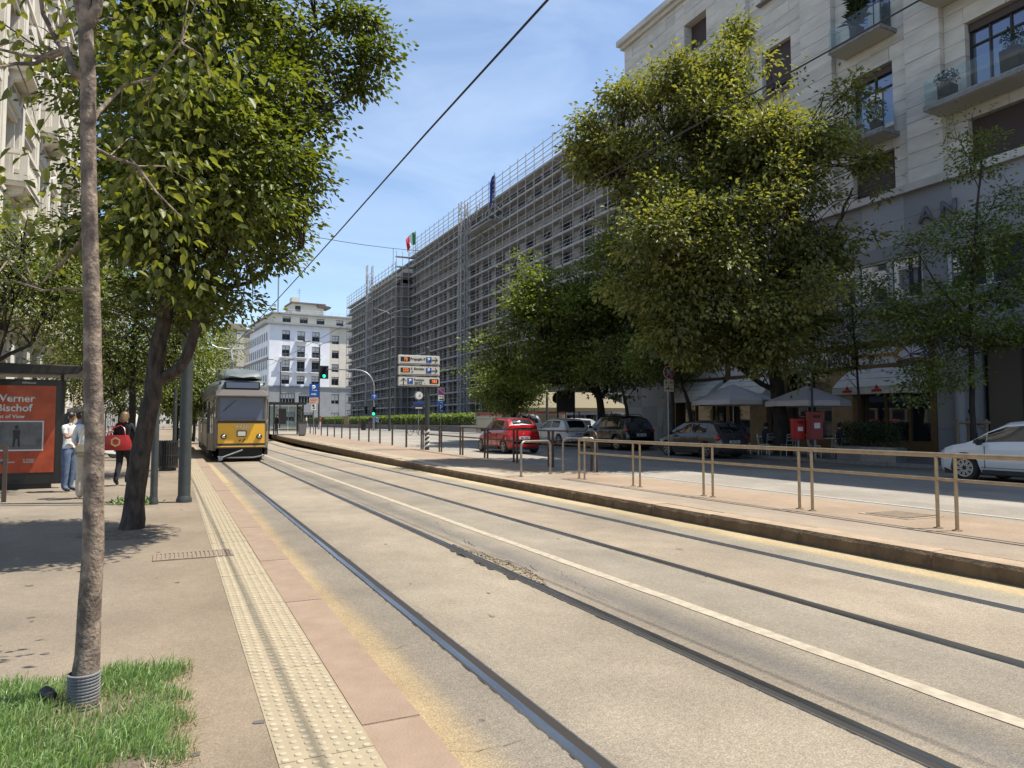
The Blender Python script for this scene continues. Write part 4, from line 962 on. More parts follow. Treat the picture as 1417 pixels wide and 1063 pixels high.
for k in range(nb):      # arched ground floor heads
    b = MB(); x0, x1 = bays[k]; cx = (x0+x1)/2
    pts = [(cx+.95*math.cos(a*PI/8), 3.5+.95*math.sin(a*PI/8)) for a in range(9)]; pin = [(cx+.70*math.cos(a*PI/8), 3.5+.70*math.sin(a*PI/8)) for a in range(9)]
    for a in range(8): b.prism([pts[a],pts[a+1],pin[a+1],pin[a]],'y',-.2,.1)
    b.build('arch', M['palazzo_dark'], lb)
# plainer houses farther down the left side and closing the view
def plain_house(name, label, loc, rz, Wd, Hh, m, nb, nf, back=14):
    t = thing(name, label, 'building', loc, rz); s = Wd/nb; bs = [(s*k+s*.3, s*k+s*.7) for k in range(nb)]; fh = Hh/nf
    facade(t, Wd, [(fh*k+.9, fh*k+fh*.8) for k in range(nf)], bs, Hh, .0, m, m, far_win, .45, back)
    MB().bx(-.3,-.5,Hh,Wd+.3,back,Hh+.5).build('cornice', M[m], t); return t
mat('ochre_wall', (.42,.33,.22), .85, 0, (.36,.28,.19), .5); mat('grey_wall', (.33,.32,.31), .85, 0, (.28,.275,.265), .5)
plain_house('town_house', 'plain ochre house beyond the palazzo, mostly hidden by street trees', (-7,58.5,0), PI/2, 30, 20, 'ochre_wall', 8, 5)
plain_house('town_house', 'grey house far down the left side of the street behind trees', (-8,92,0), PI/2, 60, 23, 'grey_wall', 14, 6)
plain_house('town_house', 'pale house closing the street in the far distance', (-14,430,0), 0, 46, 24, 'cream_wall', 10, 6)
plain_house('town_house', 'grey house on the side street behind the courthouse trees', (70,40,0), -PI/2, 26, 20, 'grey_wall', 7, 5) if 0 else None
# ------------------------------------------------------------------ trees
def leaf_mesh(name, P, D, Ln, m, rs, tint=None, wide=.55, fold=.16, fine=False):
    """P (n,3) bases, D (n,3) directions, Ln (n,) lengths -> mesh of folded four-point leaves with a per-leaf tint"""
    n = len(P); D = D/np.linalg.norm(D,axis=1)[:,None]
    up = np.tile([0,0,1.0],(n,1)) + rs.normal(0,.45,(n,3)); S = np.cross(D,up); S /= np.linalg.norm(S,axis=1)[:,None]+1e-9; N = np.cross(S,D)
    Ln = Ln[:,None]; w = Ln*wide*.5
    if fine:      # six-point blade with two curved halves
        bend = Ln*rs.uniform(-.02,.12,(n,1)); a1, a2 = P+D*Ln*.28, P+D*Ln*.64-N*bend*.5; tip = P+D*Ln-N*bend*1.6
        V = np.stack([P, a1+S*w*.92+N*Ln*fold*.8, a2+S*w*.86+N*Ln*fold*.7, tip, a2-S*w*.86+N*Ln*fold*.7, a1-S*w*.92+N*Ln*fold*.8],1).reshape(-1,3)
        b = np.arange(n)*6; Fc = np.stack([b,b+1,b+2,b+3,b,b+3,b+4,b+5],1).reshape(-1); nv, nl, st = 6, 8, 4
    else:
        mid = P + D*Ln*.48
        V = np.stack([P, mid+S*w+N*Ln*fold, P+D*Ln-N*Ln*.06, mid-S*w+N*Ln*fold],1).reshape(-1,3)
        b = np.arange(n)*4; Fc = np.stack([b,b+1,b+2,b,b+2,b+3],1).reshape(-1); nv, nl, st = 4, 6, 3
    me = bpy.data.meshes.new(name); me.vertices.add(nv*n); me.vertices.foreach_set('co', V.astype(np.float32).ravel())
    me.loops.add(nl*n); me.loops.foreach_set('vertex_index', Fc.astype(np.int32)); me.polygons.add(2*n)
    me.polygons.foreach_set('loop_start', np.arange(0,nl*n,st,dtype=np.int32)); me.update(calc_edges=True)
    at_ = me.attributes.new('tint','FLOAT','FACE'); t = rs.random(n) if tint is None else np.clip(tint,0,1); at_.data.foreach_set('value', np.repeat(t,2).astype(np.float32))
    me.materials.append(M[m]); return me
def clusters(ells, n, rs, shell=.55):
    """cluster centres inside a union of ellipsoids (centre, (rx,ry,rz), weight)"""
    out = []; wts = np.array([e[2] if len(e) > 2 else e[1][0]*e[1][1]*e[1][2] for e in ells]); wts = wts**.8; wts /= wts.sum()
    for i in rs.choice(len(ells), n, p=wts):
        c, r = ells[i][0], ells[i][1]; d = rs.normal(size=3); d /= np.linalg.norm(d)
        rad = rs.random()**(1/3) if rs.random() > shell else .72+.28*rs.random()
        out.append((np.array(c)+d*np.array(r)*rad, d))
    return out
def px_ells(lst, depth_ratio=1.0):
    """ellipsoids given by where they stand (bearing u, elevation v, distance d) and their half sizes seen from the survey point"""
    o = []
    for (u,v,d,ru,rv,*rd) in lst:
        c = at(u,v,d); rx, rz = ru*d/F, rv*d/F; ry = rd[0] if rd else rx*depth_ratio; o.append(((c.x,c.y,c.z),((rx+ry)/2,(rx+ry)/2,rz))) 
    return o
def tree(name, label, trunk, ells, nclu, per, ls, leaf_m, bark_m, seed, limbs=(), crad=.45, flat=.55, droop=.25, group=None, shell=.55, twig=.02, cat='tree', loc=None, twigs=True, drop=0.0, bough=None, fine=False, jit=.012, ridge=0.0, tmax=9.0, extra=None):
    rs = np.random.RandomState(seed); base = Vector(loc if loc is not None else trunk[0][0])
    t = thing(name, label, cat, base, 0, group); base = np.array(base)
    b = MB(); n_ = 20 if ridge else 12
    pts = []
    pp = [Vector(p)-Vector(base) for p, r in trunk]; rr = [r for p, r in trunk]
    P2, R2 = [], []
    for i in range(len(pp)-1):
        k = max(2, int((pp[i+1]-pp[i]).length/.35))
        for j in range(k): f_ = j/k; P2.append(pp[i].lerp(pp[i+1],f_)+Vector(rs.normal(0,jit,3))); R2.append((rr[i]*(1-f_)+rr[i+1]*f_)*rs.uniform(1-jit*4,1+jit*4))
    P2.append(pp[-1]); R2.append(rr[-1]); b.path(P2, R2, n_)
    if ridge:
        for i_ in range(len(P2)):
            for j_ in range(n_):
                c_ = P2[i_]; v_ = Vector(b.v[i_*n_+j_]); th = 2*PI*j_/n_; b.v[i_*n_+j_] = tuple(c_+(v_-c_)*(1+ridge*(math.sin(5*th+i_*.55)+.7*math.sin(9*th-i_*.9)+.5*rs.normal())))
    nodes = [np.array(p) for p in P2[len(P2)//3:]]
    b.build('trunk', M[bark_m], t, smooth=True)
    lb_ = MB()
    for lm in limbs:
        lp = [Vector(p)-Vector(base) for p, r in lm]; lr = [r for p, r in lm]; P3, R3 = [], []
        for i in range(len(lp)-1):
            k = max(2, int((lp[i+1]-lp[i]).length/.4))
            for j in range(k): f_ = j/k; P3.append(lp[i].lerp(lp[i+1],f_)+Vector(rs.normal(0,.03 if j else 0,3))); R3.append(lr[i]*(1-f_)+lr[i+1]*f_)
        P3.append(lp[-1]); R3.append(lr[-1]); lb_.path(P3, R3, 8); nodes += [np.array(p) for p in P3[1:]]
    cl = clusters(ells, nclu, rs, shell); nodes = np.array(nodes)
    if bough:
        bs_ = clusters(ells, bough[0], rs, .8); k_ = rs.randint(0, len(bs_), nclu); fill = rs.random(nclu) < bough[2]
        cl = [cl[i] if fill[i] else (lambda g_: (bs_[k_[i]][0]+g_*bough[1]*np.array([1,1,.6]), bs_[k_[i]][1]*.6+g_*.5))(rs.normal(size=3)) for i in range(nclu)]
    if drop: cl = [c for c in cl if math.sin(c[0][0]*2.1+c[0][2]*1.3+seed)+math.sin(c[0][1]*1.7-c[0][2]*2.3) > -2+2*drop*1.6 or rs.random() < .35]
    if extra: cl = cl + clusters(extra[0], extra[1], rs, .3)
    Ps, Ds, Ls, Ts = [], [], [], []
    for c, d in cl:
        c0 = c-base
        if twigs:
            k = np.argmin((((nodes-c0)**2).sum(1)+ (nodes[:,2] > c0[2]+.3)*3)*rs.uniform(.4,1.9,len(nodes))); a = nodes[k]; mid = (a+c0)/2+np.array([0,0,.12*np.linalg.norm(c0-a)])
            if np.linalg.norm(c0-a) < tmax: lb_.path([a,mid,c0],[twig*1.6,twig,twig*.4],4,caps=False)
        m = max(3,int(per*rs.uniform(.6,1.4))); g_ = rs.normal(size=(m,3))*np.array([crad,crad,crad*flat])
        p = c0+g_; Ps.append(p); dd = g_*.9/crad+d*.5+rs.normal(0,.5,(m,3)); dd[:,2] -= droop*2.0; Ds.append(dd); Ls.append(ls*rs.uniform(.65,1.25,m)); Ts.append(np.clip(rs.random(m)*.55+rs.random()*.45,0,1))
    if lb_.v: lb_.build('limbs', M[bark_m], t, smooth=True)
    me = leaf_mesh('crown', np.concatenate(Ps), np.concatenate(Ds), np.concatenate(Ls), leaf_m, rs, np.concatenate(Ts), fine=fine)
    o = obj('crown', me, t); o['kind'] = 'stuff'; return t
def A_(u, v, d): return tuple(at(u,v,d))
# young tree in the grass bed, close by
yb = onz(115,975,.18); yd = 3.68
trunk = [(yb,.075),(A_(121,905,yd),.058),(A_(128,760,yd),.051),(A_(130,600,yd),.046),(A_(127,440,yd),.040),(A_(123,250,yd),.036),(A_(121,110,yd),.037),(A_(119,40,yd),.035),(A_(117,-120,yd),.026),(A_(110,-330,yd),.016)]
limbs = [[(A_(120,110,yd),.024),(A_(95,80,yd),.017),(A_(60,20,yd),.012),(A_(30,-60,yd),.006)],
         [(A_(120,118,yd),.022),(A_(92,68,yd),.016),(A_(50,88,yd),.010),(A_(-20,98,yd-.2),.006)],
         [(A_(92,70,yd),.012),(A_(40,78,yd),.009),(A_(-40,90,yd),.005)],
         [(A_(119,40,yd),.030),(A_(140,-40,yd),.02),(A_(170,-160,yd),.01)], [(A_(119,40,yd),.03),(A_(100,-60,yd),.018),(A_(80,-200,yd),.008)],
         [(A_(124,300,yd),.010),(A_(80,370,yd+.1),.007),(A_(50,400,yd+.2),.004)], [(A_(127,400,yd),.006),(A_(60,402,yd),.005),(A_(-10,388,yd),.004)],
         [(A_(121,180,yd),.014),(A_(170,120,yd+.2),.009),(A_(250,60,yd+.3),.004)], [(A_(122,200,yd),.012),(A_(190,230,yd+.3),.008),(A_(250,300,yd+.3),.004)]]
ells = px_ells([(70,80,3.9,60,40,.4),(40,330,4.1,70,45,.6),(190,90,4.2,85,85,.6),(200,240,4.4,60,80,.5),(120,-150,3.8,220,120,.9),(260,40,4.3,70,60,.5),(20,180,3.7,34,26,.3),(235,330,4.5,30,60,.3)])
tree('young_tree', 'slim young street tree with pinkish bark standing in the grass bed', trunk, ells, 150, 12, .073, 'leaf_near', 'bark_young', 5, limbs, crad=.16, flat=.7, droop=.45, twig=.003, fine=True, jit=.003, tmax=.6)
sl_ = thing('tree_sleeve', 'ribbed black plastic sleeve around the foot of the young tree', 'tree sleeve', (yb.x,yb.y,.17))
prof = []
for k in range(11): prof += [(.068,.016*k),(.075,.016*k+.004),(.075,.016*k+.010),(.068,.016*k+.013)]
MB().lathe(prof,24,caps=False).build('ribbed_tube', mat('sleeve_grey',(.13,.13,.135),.6,0,(.20,.20,.205),10), sl_, smooth=False)
lamp_ = thing('ground_spotlight', 'small black plastic spotlight lying in the grass beside the young tree', 'spotlight', (yb.x-.16,yb.y+.05,.24), .5)
MB().lathe([(.022,-.05),(.03,-.02),(.034,.035),(.03,.04)],12,ax='y').build('housing', M['black'], lamp_, smooth=True); MB().bar((0,0,-.1),(0,0,0),.012).build('spike', M['black'], lamp_)
# old dark-barked tree
ob = onz(180,737,.16); od = 9.55
trunk = [(ob+Vector((0,0,-.1)),.22),(ob,.165),(A_(184,700,od),.130),(A_(191,650,od),.122),(A_(200,600,od),.116),(A_(209,560,od),.114),(A_(216,530,od),.108),(A_(222,470,od),.095),(A_(232,410,od),.085),(A_(248,330,od),.065),(A_(268,230,od),.045),(A_(300,100,od),.03),(A_(320,-20,od),.012)]
limbs = [[(A_(212,535,od),.085),(A_(235,518,od),.075),(A_(258,495,od),.070),(A_(270,455,od),.062),(A_(284,405,od),.05),(A_(320,330,od-.2),.035),(A_(380,230,od-.3),.022),(A_(450,150,od-.3),.012)],
         [(A_(238,380,od),.05),(A_(200,320,od+.3),.03),(A_(160,260,od+.5),.015)], [(A_(284,405,od),.04),(A_(350,390,od),.025),(A_(420,340,od),.012)],
         [(A_(248,330,od),.04),(A_(320,240,od+.5),.03),(A_(400,100,od+.5),.018),(A_(470,20,od+.3),.008)], [(A_(268,230,od),.035),(A_(240,130,od+.3),.02),(A_(220,20,od+.4),.01)],
         [(A_(450,150,od-.3),.012),(A_(500,110,od-.3),.008),(A_(538,55,od-.3),.004)], [(A_(420,170,od-.3),.012),(A_(480,130,od-.2),.009),(A_(540,100,od-.2),.004)], [(A_(400,100,od+.5),.014),(A_(440,40,od),.009),(A_(480,5,od),.005)]]
ells = px_ells([(285,190,8.5,165,150,1.1),(270,300,8.6,120,70,.9),(300,170,9.5,145,150,1.5),(360,215,9.3,80,105,1.1),(285,320,9.5,125,80,1.3),(205,310,10.0,95,100,1.2),(335,330,9.3,65,55,.8),(390,100,9.4,62,65,.7),(260,50,9.7,130,90,1.2),(415,30,9.5,50,42,.4),(470,80,9.3,28,24,.22),(440,135,9.3,40,22,.3),(285,420,9.5,70,30,.8),(220,430,9.8,70,38,.8),(205,180,10,60,100,.9),(310,-60,9.6,150,90,1.4),(365,385,9.3,36,18,.3),(300,200,8.0,110,110,.6)])
ells += px_ells([(536,52,9.25,10,11,.08),(518,75,9.25,12,12,.1),(532,100,9.3,12,9,.1),(505,112,9.3,18,11,.15)])*3 + [((.1,7.4,7.4),(1.3,1.2,.7)),((-1.0,8.3,7.5),(1.4,1.2,.8)),((.3,8.7,7.7),(1.2,1.1,.8))]  # last three clumps: unseen overhead, added to deepen the shadow on the pavement
tree('old_tree', 'leaning dark-barked street tree with a broad crown beside the bus shelter', trunk, ells, 1800, 50, .078, 'leaf_old', 'bark_old', 8, limbs, crad=.13, flat=.5, droop=.22, twig=.007, shell=.5, bough=(160,.22,.22), fine=True, ridge=.035, tmax=1.3, extra=(px_ells([(538,52,9.25,8,9,.07),(520,72,9.25,10,9,.08),(536,99,9.3,10,6,.07),(512,110,9.3,16,8,.1),(488,118,9.3,16,10,.14),(490,30,9.4,26,16,.2),(505,90,9.3,14,12,.1)]),46))
pit = thing('tree_pit', 'round bed of dry soil at the foot of the dark old tree', 'soil bed', (ob.x,ob.y,.163)); b = MB()
rows = [[(r_*math.cos(a*PI/10)*(1+.1*math.sin(a*3)), r_*math.sin(a*PI/10), z_) for a in range(20)] for r_, z_ in ((.62,.0),(.5,.025),(.3,.04),(.01,.05))]
b.grid(rows, loop=True); b.build('soil', M['soil'], pit, smooth=True)
# the row behind it on the left pavement
def street_tree(label, u, v, d, ells, seed, n=430, per=34, top=None, z=.16, r=.12, ls=.10, crad=.32, lean=0):
    bs = at(u,v,d); bs = Vector((bs.x,bs.y,z+T(bs.y))); topp = at(*(top or (u+lean,v-160,d)))
    trunk = [(bs,r),(bs.lerp(topp,.5)+Vector((.03,.02,0)),r*.75),(topp,r*.5),(topp+Vector((.1,.1,1.6)),r*.2)]
    E = px_ells(ells); lim = []
    for e in E[:4]: lim.append([(bs.lerp(topp,.75),r*.4),(bs.lerp(Vector(e[0]),.7),r*.28),(Vector(e[0]),r*.12)])
    return tree('street_tree', label, trunk, E, n, per, ls, 'leaf_old', 'bark_far', seed, lim, crad=crad, flat=.7, droop=.3, group='street trees along the left pavement', twig=.012)
street_tree('street tree with thin dark trunk just behind the woman with the red bag', 182, 655, 19.5, [(190,440,19.5,105,80,2),(150,500,19.5,60,45,1.2),(240,480,20,60,50,1.2),(120,420,19,60,60,1.2),(205,520,19.5,40,30,.8)], 31, top=(182,480,19.5))
street_tree('street tree behind the bus shelter with foliage hanging over its roof', -60, 690, 14.0, [(30,350,14,90,50,1.4),(20,420,14,90,45,1.3),(85,390,14.5,60,45,1),(-110,320,14,90,90,1.6)], 32, top=(-40,470,14), n=420, crad=.26, ls=.09)
street_tree('street tree farther along, seen between the dark trunk and the tall grey pole', 244, 618, 38, [(240,500,38,55,60,2.4),(262,530,38,30,35,1.3),(222,540,38,30,32,1.3),(255,560,38,26,18,1)], 33, top=(244,520,38), n=300, ls=.16, crad=.45)
street_tree('distant street tree left of the tram, leafing over the parked scooters', 165, 618, 34, [(150,520,34,55,45,2),(185,540,34,38,35,1.5),(120,500,34,40,40,1.6)], 34, top=(165,540,34), n=240, ls=.15, crad=.45)
street_tree('distant street tree whose branch reaches over the roof of the tram', 268, 606, 52, [(275,520,52,30,35,1.8),(300,480,52,24,28,1.4),(262,560,52,24,20,1.3)], 35, top=(270,530,52), n=200, ls=.2, crad=.55)
for i, (u, d) in enumerate(((256,90),(249,130),(262,170))):
    street_tree(['small far tree at the end of the left pavement','smaller far tree beyond the tram at the street end','tiny hazy tree closing the far end of the street'][i], u, 585+1.2*F/d, d, [(u,555-i*3,d,17,24,2.4)], 40+i, top=(u,570,d), n=120, ls=.32, crad=.8)
# big tree in front of the stone building
bd = 28.7; bb_ = gnd(1083,bd)+Vector((0,0,.1))
trunk = [(bb_,.40),(A_(1080,585,bd),.30),(A_(1074,530,bd),.27),(A_(1064,460,bd),.24),(A_(1054,380,bd),.19),(A_(1046,280,bd),.14),(A_(1032,170,bd),.09),(A_(1024,70,bd),.04)]
limbs = [[(A_(1070,500,bd),.15),(A_(1010,430,bd-.5),.11),(A_(930,350,bd-1),.07),(A_(850,260,bd-1.5),.03)], [(A_(1066,470,bd),.14),(A_(1130,380,bd),.10),(A_(1180,260,bd),.04)], [(A_(1056,400,bd),.11),(A_(980,270,bd+.5),.07),(A_(900,150,bd+.5),.03)],
         [(A_(1050,330,bd),.09),(A_(1110,200,bd),.05),(A_(1140,130,bd),.02)], [(A_(1060,440,bd),.10),(A_(1100,330,bd-2),.06),(A_(1090,220,bd-2.5),.03)], [(A_(1076,545,bd),.12),(A_(1010,500,bd-1),.08),(A_(920,470,bd-1),.04)]]
ells = px_ells([(985,235,24.6,120,100,2.6),(1075,205,25.0,78,78,2.2),(1115,310,24.2,68,75,2.0),(955,350,24.2,105,100,2.6),(1050,400,23.8,105,80,2.5),(885,250,25.5,55,75,1.7),(838,205,26.5,32,42,.9),(880,150,26.5,40,42,1.0),(950,130,26,55,45,1.4),(1010,125,25.8,66,50,1.6),(1024,62,26,17,36,.42),(1100,130,25.8,46,32,1.2),(1178,240,24.8,34,34,.9),(1150,170,25.4,38,34,1.0),(925,430,24.4,70,55,1.8),(1112,425,24.2,58,42,1.6),(1060,480,24.8,86,36,2.1),(985,490,24.8,56,30,1.6),(860,330,25.6,38,38,1.1)])
tree('plane_tree', 'largest tree, its tall sunlit crown hiding the corner of the stone building', trunk, ells, 2100, 40, .185, 'leaf_right', 'bark_far', 12, limbs, crad=.25, flat=.6, droop=.28, shell=.7, twig=.016, extra=(px_ells([(1023,48,26,11,22,.3),(1000,95,26,16,14,.4),(818,165,26.5,12,14,.4),(805,195,26.5,10,12,.3),(1205,225,24.8,14,14,.4),(1215,258,24.8,10,14,.3)]),60), bough=(84,.50,.05), group='broad trees on the right pavement')
# two-part lower tree to its left, before the scaffolding
md = 40; mb_ = gnd(833,md)
trunk = [(mb_,.26),(A_(832,575,md),.22),(A_(830,555,md),.20),(A_(822,520,md),.15),(A_(812,470,md),.10),(A_(800,410,md),.05)]
limbs = [[(A_(830,552,md),.14),(A_(800,515,md),.10),(A_(755,470,md),.06),(A_(720,430,md),.02)], [(A_(830,552,md),.13),(A_(860,510,md),.09),(A_(890,430,md),.04)], [(A_(822,525,md),.09),(A_(770,530,md-1),.06),(A_(700,520,md-1),.02)], [(A_(818,500,md),.08),(A_(850,440,md),.05),(A_(870,370,md),.02)]]
ells = px_ells([(790,450,40,75,60,2.6),(745,425,40,42,38,1.5),(735,395,40,26,22,.8),(770,380,40,28,18,.9),(850,410,40,60,60,2.2),(868,350,40,34,42,1.2),(840,490,39.5,80,42,2.8),(720,490,39.5,52,38,1.8),(905,470,39.5,50,50,2),(775,520,39.5,70,30,2.4),(700,450,40,18,14,.5)])
tree('maple_tree', 'broad dark tree with layered branches above the parked cars, left of the largest tree', trunk, ells, 1500, 34, .22, 'leaf_mid', 'bark_far', 14, limbs, crad=.38, flat=.3, droop=.18, shell=.6, twig=.018, bough=(64,.70,.10), group='broad trees on the right pavement')
l2 = 47; lb2 = gnd(712,l2)
trunk = [(lb2,.13),(A_(712,565,l2),.11),(A_(708,530,l2),.06)]
tree('maple_tree', 'small bright green tree behind the red car, at the end of its row', trunk, px_ells([(700,545,l2,38,30,1.8),(680,530,l2,22,22,1),(725,530,l2,34,24,1.5),(705,510,l2,30,16,1.2)]), 330, 26, .2, 'leaf_mid', 'bark_far', 15, [], crad=.42, flat=.5, droop=.3, twig=.015, group='broad trees on the right pavement')
# slender tree near the white car
sd = 21.6; sb_ = gnd(1345,sd)+Vector((0,0,.1))
trunk = [(sb_,.085),(A_(1345,560,sd),.078),(A_(1344,470,sd),.072),(A_(1343,430,sd),.06),(A_(1350,330,sd),.042),(A_(1356,230,sd),.026),(A_(1345,160,sd),.01)]
limbs = [[(A_(1343,445,sd),.04),(A_(1310,410,sd),.028),(A_(1270,350,sd),.014),(A_(1235,335,sd),.006)], [(A_(1344,440,sd),.035),(A_(1380,400,sd),.022),(A_(1420,330,sd),.010)], [(A_(1343,480,sd),.03),(A_(1300,470,sd-.5),.02),(A_(1240,500,sd-.7),.008)], [(A_(1344,490,sd),.03),(A_(1390,480,sd-.5),.018),(A_(1450,470,sd-.6),.008)],
         [(A_(1350,330,sd),.02),(A_(1380,270,sd),.012),(A_(1410,250,sd),.005)], [(A_(1344,470,sd),.025),(A_(1290,440,sd),.016),(A_(1220,420,sd),.006)], [(A_(1354,260,sd),.014),(A_(1330,200,sd),.008),(A_(1318,165,sd),.004)]]
ells = px_ells([(1345,330,sd,50,40,.9),(1352,220,sd,38,34,.6),(1335,165,sd,22,20,.35),(1390,275,sd,34,20,.6),(1270,345,sd,45,24,.7),(1380,390,sd,55,40,1),(1290,420,sd,60,34,1),(1340,460,sd,80,30,1.3),(1250,455,sd,45,24,.8),(1300,515,sd-.5,55,24,1),(1275,545,sd-.6,30,22,.5),(1400,460,sd,40,30,.8),(1225,425,sd,30,18,.5),(1400,330,sd,36,20,.6)])
tree('slender_tree', 'slender young tree with sparse layered branches in front of the shop entrance', trunk, ells, 520, 30, .12, 'leaf_mid', 'bark_far', 17, limbs, crad=.24, flat=.4, droop=.2, twig=.006, shell=.4)
s2 = 26.5; sb2 = gnd(1150,s2)
trunk = [(gnd(1190,s2),.05),(A_(1188,540,s2),.045),(A_(1180,440,s2),.03),(A_(1176,380,s2),.012)]
tree('slender_tree', 'small thin tree with dark leaves in front of the fascia lettering', trunk, px_ells([(1175,420,s2,50,36,1.1),(1195,470,s2,46,30,1),(1140,460,s2,40,28,.9),(1215,390,s2,34,22,.7),(1165,500,s2,36,20,.8)]), 190, 24, .125, 'leaf_mid', 'bark_far', 18, [[(A_(1182,460,s2),.02),(A_(1150,440,s2),.01),(A_(1120,430,s2),.005)],[(A_(1182,450,s2),.02),(A_(1215,400,s2),.01),(A_(1235,380,s2),.004)]], crad=.26, flat=.4, droop=.2, twig=.006)
def lean_tree(label, u0, u1, v1, d, seed):
    p = gnd(u0,d); trunk = [(p,.10),(at(u0*.5+u1*.5,(585+v1)/2,d),.09),(at(u1,v1,d),.06),(at(u1-8,v1-60,d),.02)]
    tree('slender_tree', label, trunk, px_ells([(u1-10,v1-50,d,42,28,1.2),(u1+22,v1-35,d,34,20,1),(u1-40,v1-28,d,30,18,.9)]), 150, 22, .16, 'leaf_mid', 'bark_far', seed, [], crad=.32, flat=.45, droop=.25, twig=.008)
lean_tree('thin tree with a straight trunk right behind the no parking sign', 931, 930, 530, 31, 51); lean_tree('thin tree whose trunk leans left, by the white umbrella and dark hatchback', 962, 944, 532, 31.5, 52); lean_tree('thin tree leaning over the roof of the black SUV', 871, 862, 545, 36, 53)

# ------------------------------------------------------------------ grass bed under the young tree
gb_ = thing('grass_bed', 'patch of long green grass with dry straw around the young tree', 'grass bed', (-.9,4.15,.16))
b = MB(); rows = [[(x, yy, -.02 if x in (-1.25,.97) or abs(yy) > .66 else .012+.012*math.sin(x*9)*math.sin(yy*7)) for x in [-1.25]+list(np.linspace(-1.2,.92,14))+[.97]] for yy in [-.74]+list(np.linspace(-.65,.62,9))+[.70]]; b.grid(rows); b.build('bed_soil', M['soil'], gb_, smooth=True)
rs = np.random.RandomState(3)
def blades(n, m, x0, x1, y0, y1, h, w, name, dens=None, tilt=.35):
    x = rs.uniform(x0,x1,n); y = rs.uniform(y0,y1,n)
    if dens is not None: k = dens(x,y) > rs.random(n); x, y = x[k], y[k]; n = len(x)
    hh = h*rs.uniform(.5,1.25,n)*(1+.25*np.sin(x*5)*np.sin(y*6+1)); a = rs.uniform(0,2*PI,n); dx = rs.normal(.35,.6,n)*tilt*2; dy = rs.normal(.1,.6,n)*tilt*2
    P = np.stack([x,y,np.full(n,.01)],1); S = np.stack([np.cos(a),np.sin(a),0*a],1)*(w*rs.uniform(.6,1.3,n))[:,None]
    m1 = P+np.stack([dx*.25*hh,dy*.25*hh,hh*.6],1); tp = P+np.stack([dx*hh*.85,dy*hh*.85,hh*(1-.3*np.minimum(1,np.hypot(dx,dy)))],1)
    V = np.stack([P-S,P+S,m1+S*.8,m1-S*.8,tp],1).reshape(-1,3); b0 = np.arange(n)*5
    Fc = np.stack([b0,b0+1,b0+2, b0,b0+2,b0+3, b0+3,b0+2,b0+4],1).reshape(-1)
    me = bpy.data.meshes.new(name); me.vertices.add(5*n); me.vertices.foreach_set('co', V.astype(np.float32).ravel()); me.loops.add(9*n); me.loops.foreach_set('vertex_index', Fc.astype(np.int32)); me.polygons.add(3*n)
    me.polygons.foreach_set('loop_start', np.arange(0,9*n,3,dtype=np.int32)); me.update(calc_edges=True); q_ = me.attributes.new('tint','FLOAT','FACE'); q_.data.foreach_set('value', np.repeat(rs.random(n),3).astype(np.float32)); me.materials.append(M[m])
    o = obj(name, me, gb_); o['kind'] = 'stuff'; return o
tx, ty = yb.x+.9, yb.y-4.15
def dn(x, y):
    d_ = np.hypot(x-tx-.05, y-ty+.12); e_ = np.minimum(1,np.minimum((.98-x+.05*np.sin(y*17)+.03*np.sin(y*41)),np.minimum(y+.72+.05*np.sin(x*15),.68-y+.05*np.sin(x*13)))/.10+.05)
    return np.clip(d_/.36-.10,.10,1)*np.clip(e_,0,1)*(.85+.15*np.sin(x*6+2)*np.sin(y*5))
blades(42000,'grass_blade',-1.25,1.05,-.78,.74,.078,.0024,'grass',dn)
blades(3800,'dry_blade',-1.2,1.0,-.74,.68,.06,.0024,'dry_grass',lambda x, y: np.clip(1.35-np.hypot(x-tx-.06,y-ty+.14)/.42,.12,1), tilt=.9)
blades(700,'dry_blade',.86,1.04,-.76,.66,.035,.002,'straw_edge',None,1.2)
q = random.Random(9); tf = thing('weed_tuft', 'tuft of green weeds growing at the foot of the thin grey pole', 'weeds', (-.62,14.6,.165))
P = rs.normal(0,.16,(160,3)); P[:,2] = 0; D = rs.normal(0,.5,(160,3)); D[:,2] = 1
o = obj('weeds', leaf_mesh('weeds', P, D, rs.uniform(.06,.16,160), 'grass_blade', rs, wide=.2), tf); o['kind'] = 'stuff'
# ------------------------------------------------------------------ railings, barriers, posts
Yk = [15.55-2.35*k for k in range(8)]; RXX = 9.35
rl = thing('railing', 'long brass coloured tube railing with paired posts on the near platform', 'railing', (RXX,0,.2))
def gz(y): return G(y)-.2
pm = MB().tube((0,0,-.02),(0,0,.965),.024,n=10).mesh('post', M['brass_tube'], smooth=True)
pm2 = MB().tube((0,0,-.02),(0,0,.985),.028,n=10).mesh('post', M['brass_tube'], smooth=True)
bm_ = MB().lathe([(.062,0),(.062,.008),(.03,.016)],14).mesh('base_plate', M['brass_tube'], smooth=True)
for k, yk in enumerate(Yk):
    for s in (-.13,.13):
        if k == 0 and s > 0: o = mesh_inst('post', pm2, rl, (0,yk+s,0))
        else: o = mesh_inst('post', pm, rl, (0,yk+s,0))
        mesh_inst('base_plate', bm_, o, (0,0,.0))
y0, y1 = Yk[-1]-1, Yk[0]+.13
MB().tube((0,y0,.985),(0,y1,.985),.034,n=12).build('top_rail', M['brass_tube'], rl, smooth=True)
for k in range(len(Yk)-1): MB().tube((0,Yk[k+1]+.13,.66),(0,Yk[k]-.13,.66),.023,n=10).build('mid_rail', M['brass_tube'], rl, smooth=True)
for yk in Yk: MB().tube((0,yk-.13,.66),(0,yk+.13,.66),.023,n=10).build('mid_rail', M['brass_tube'], rl, smooth=True)
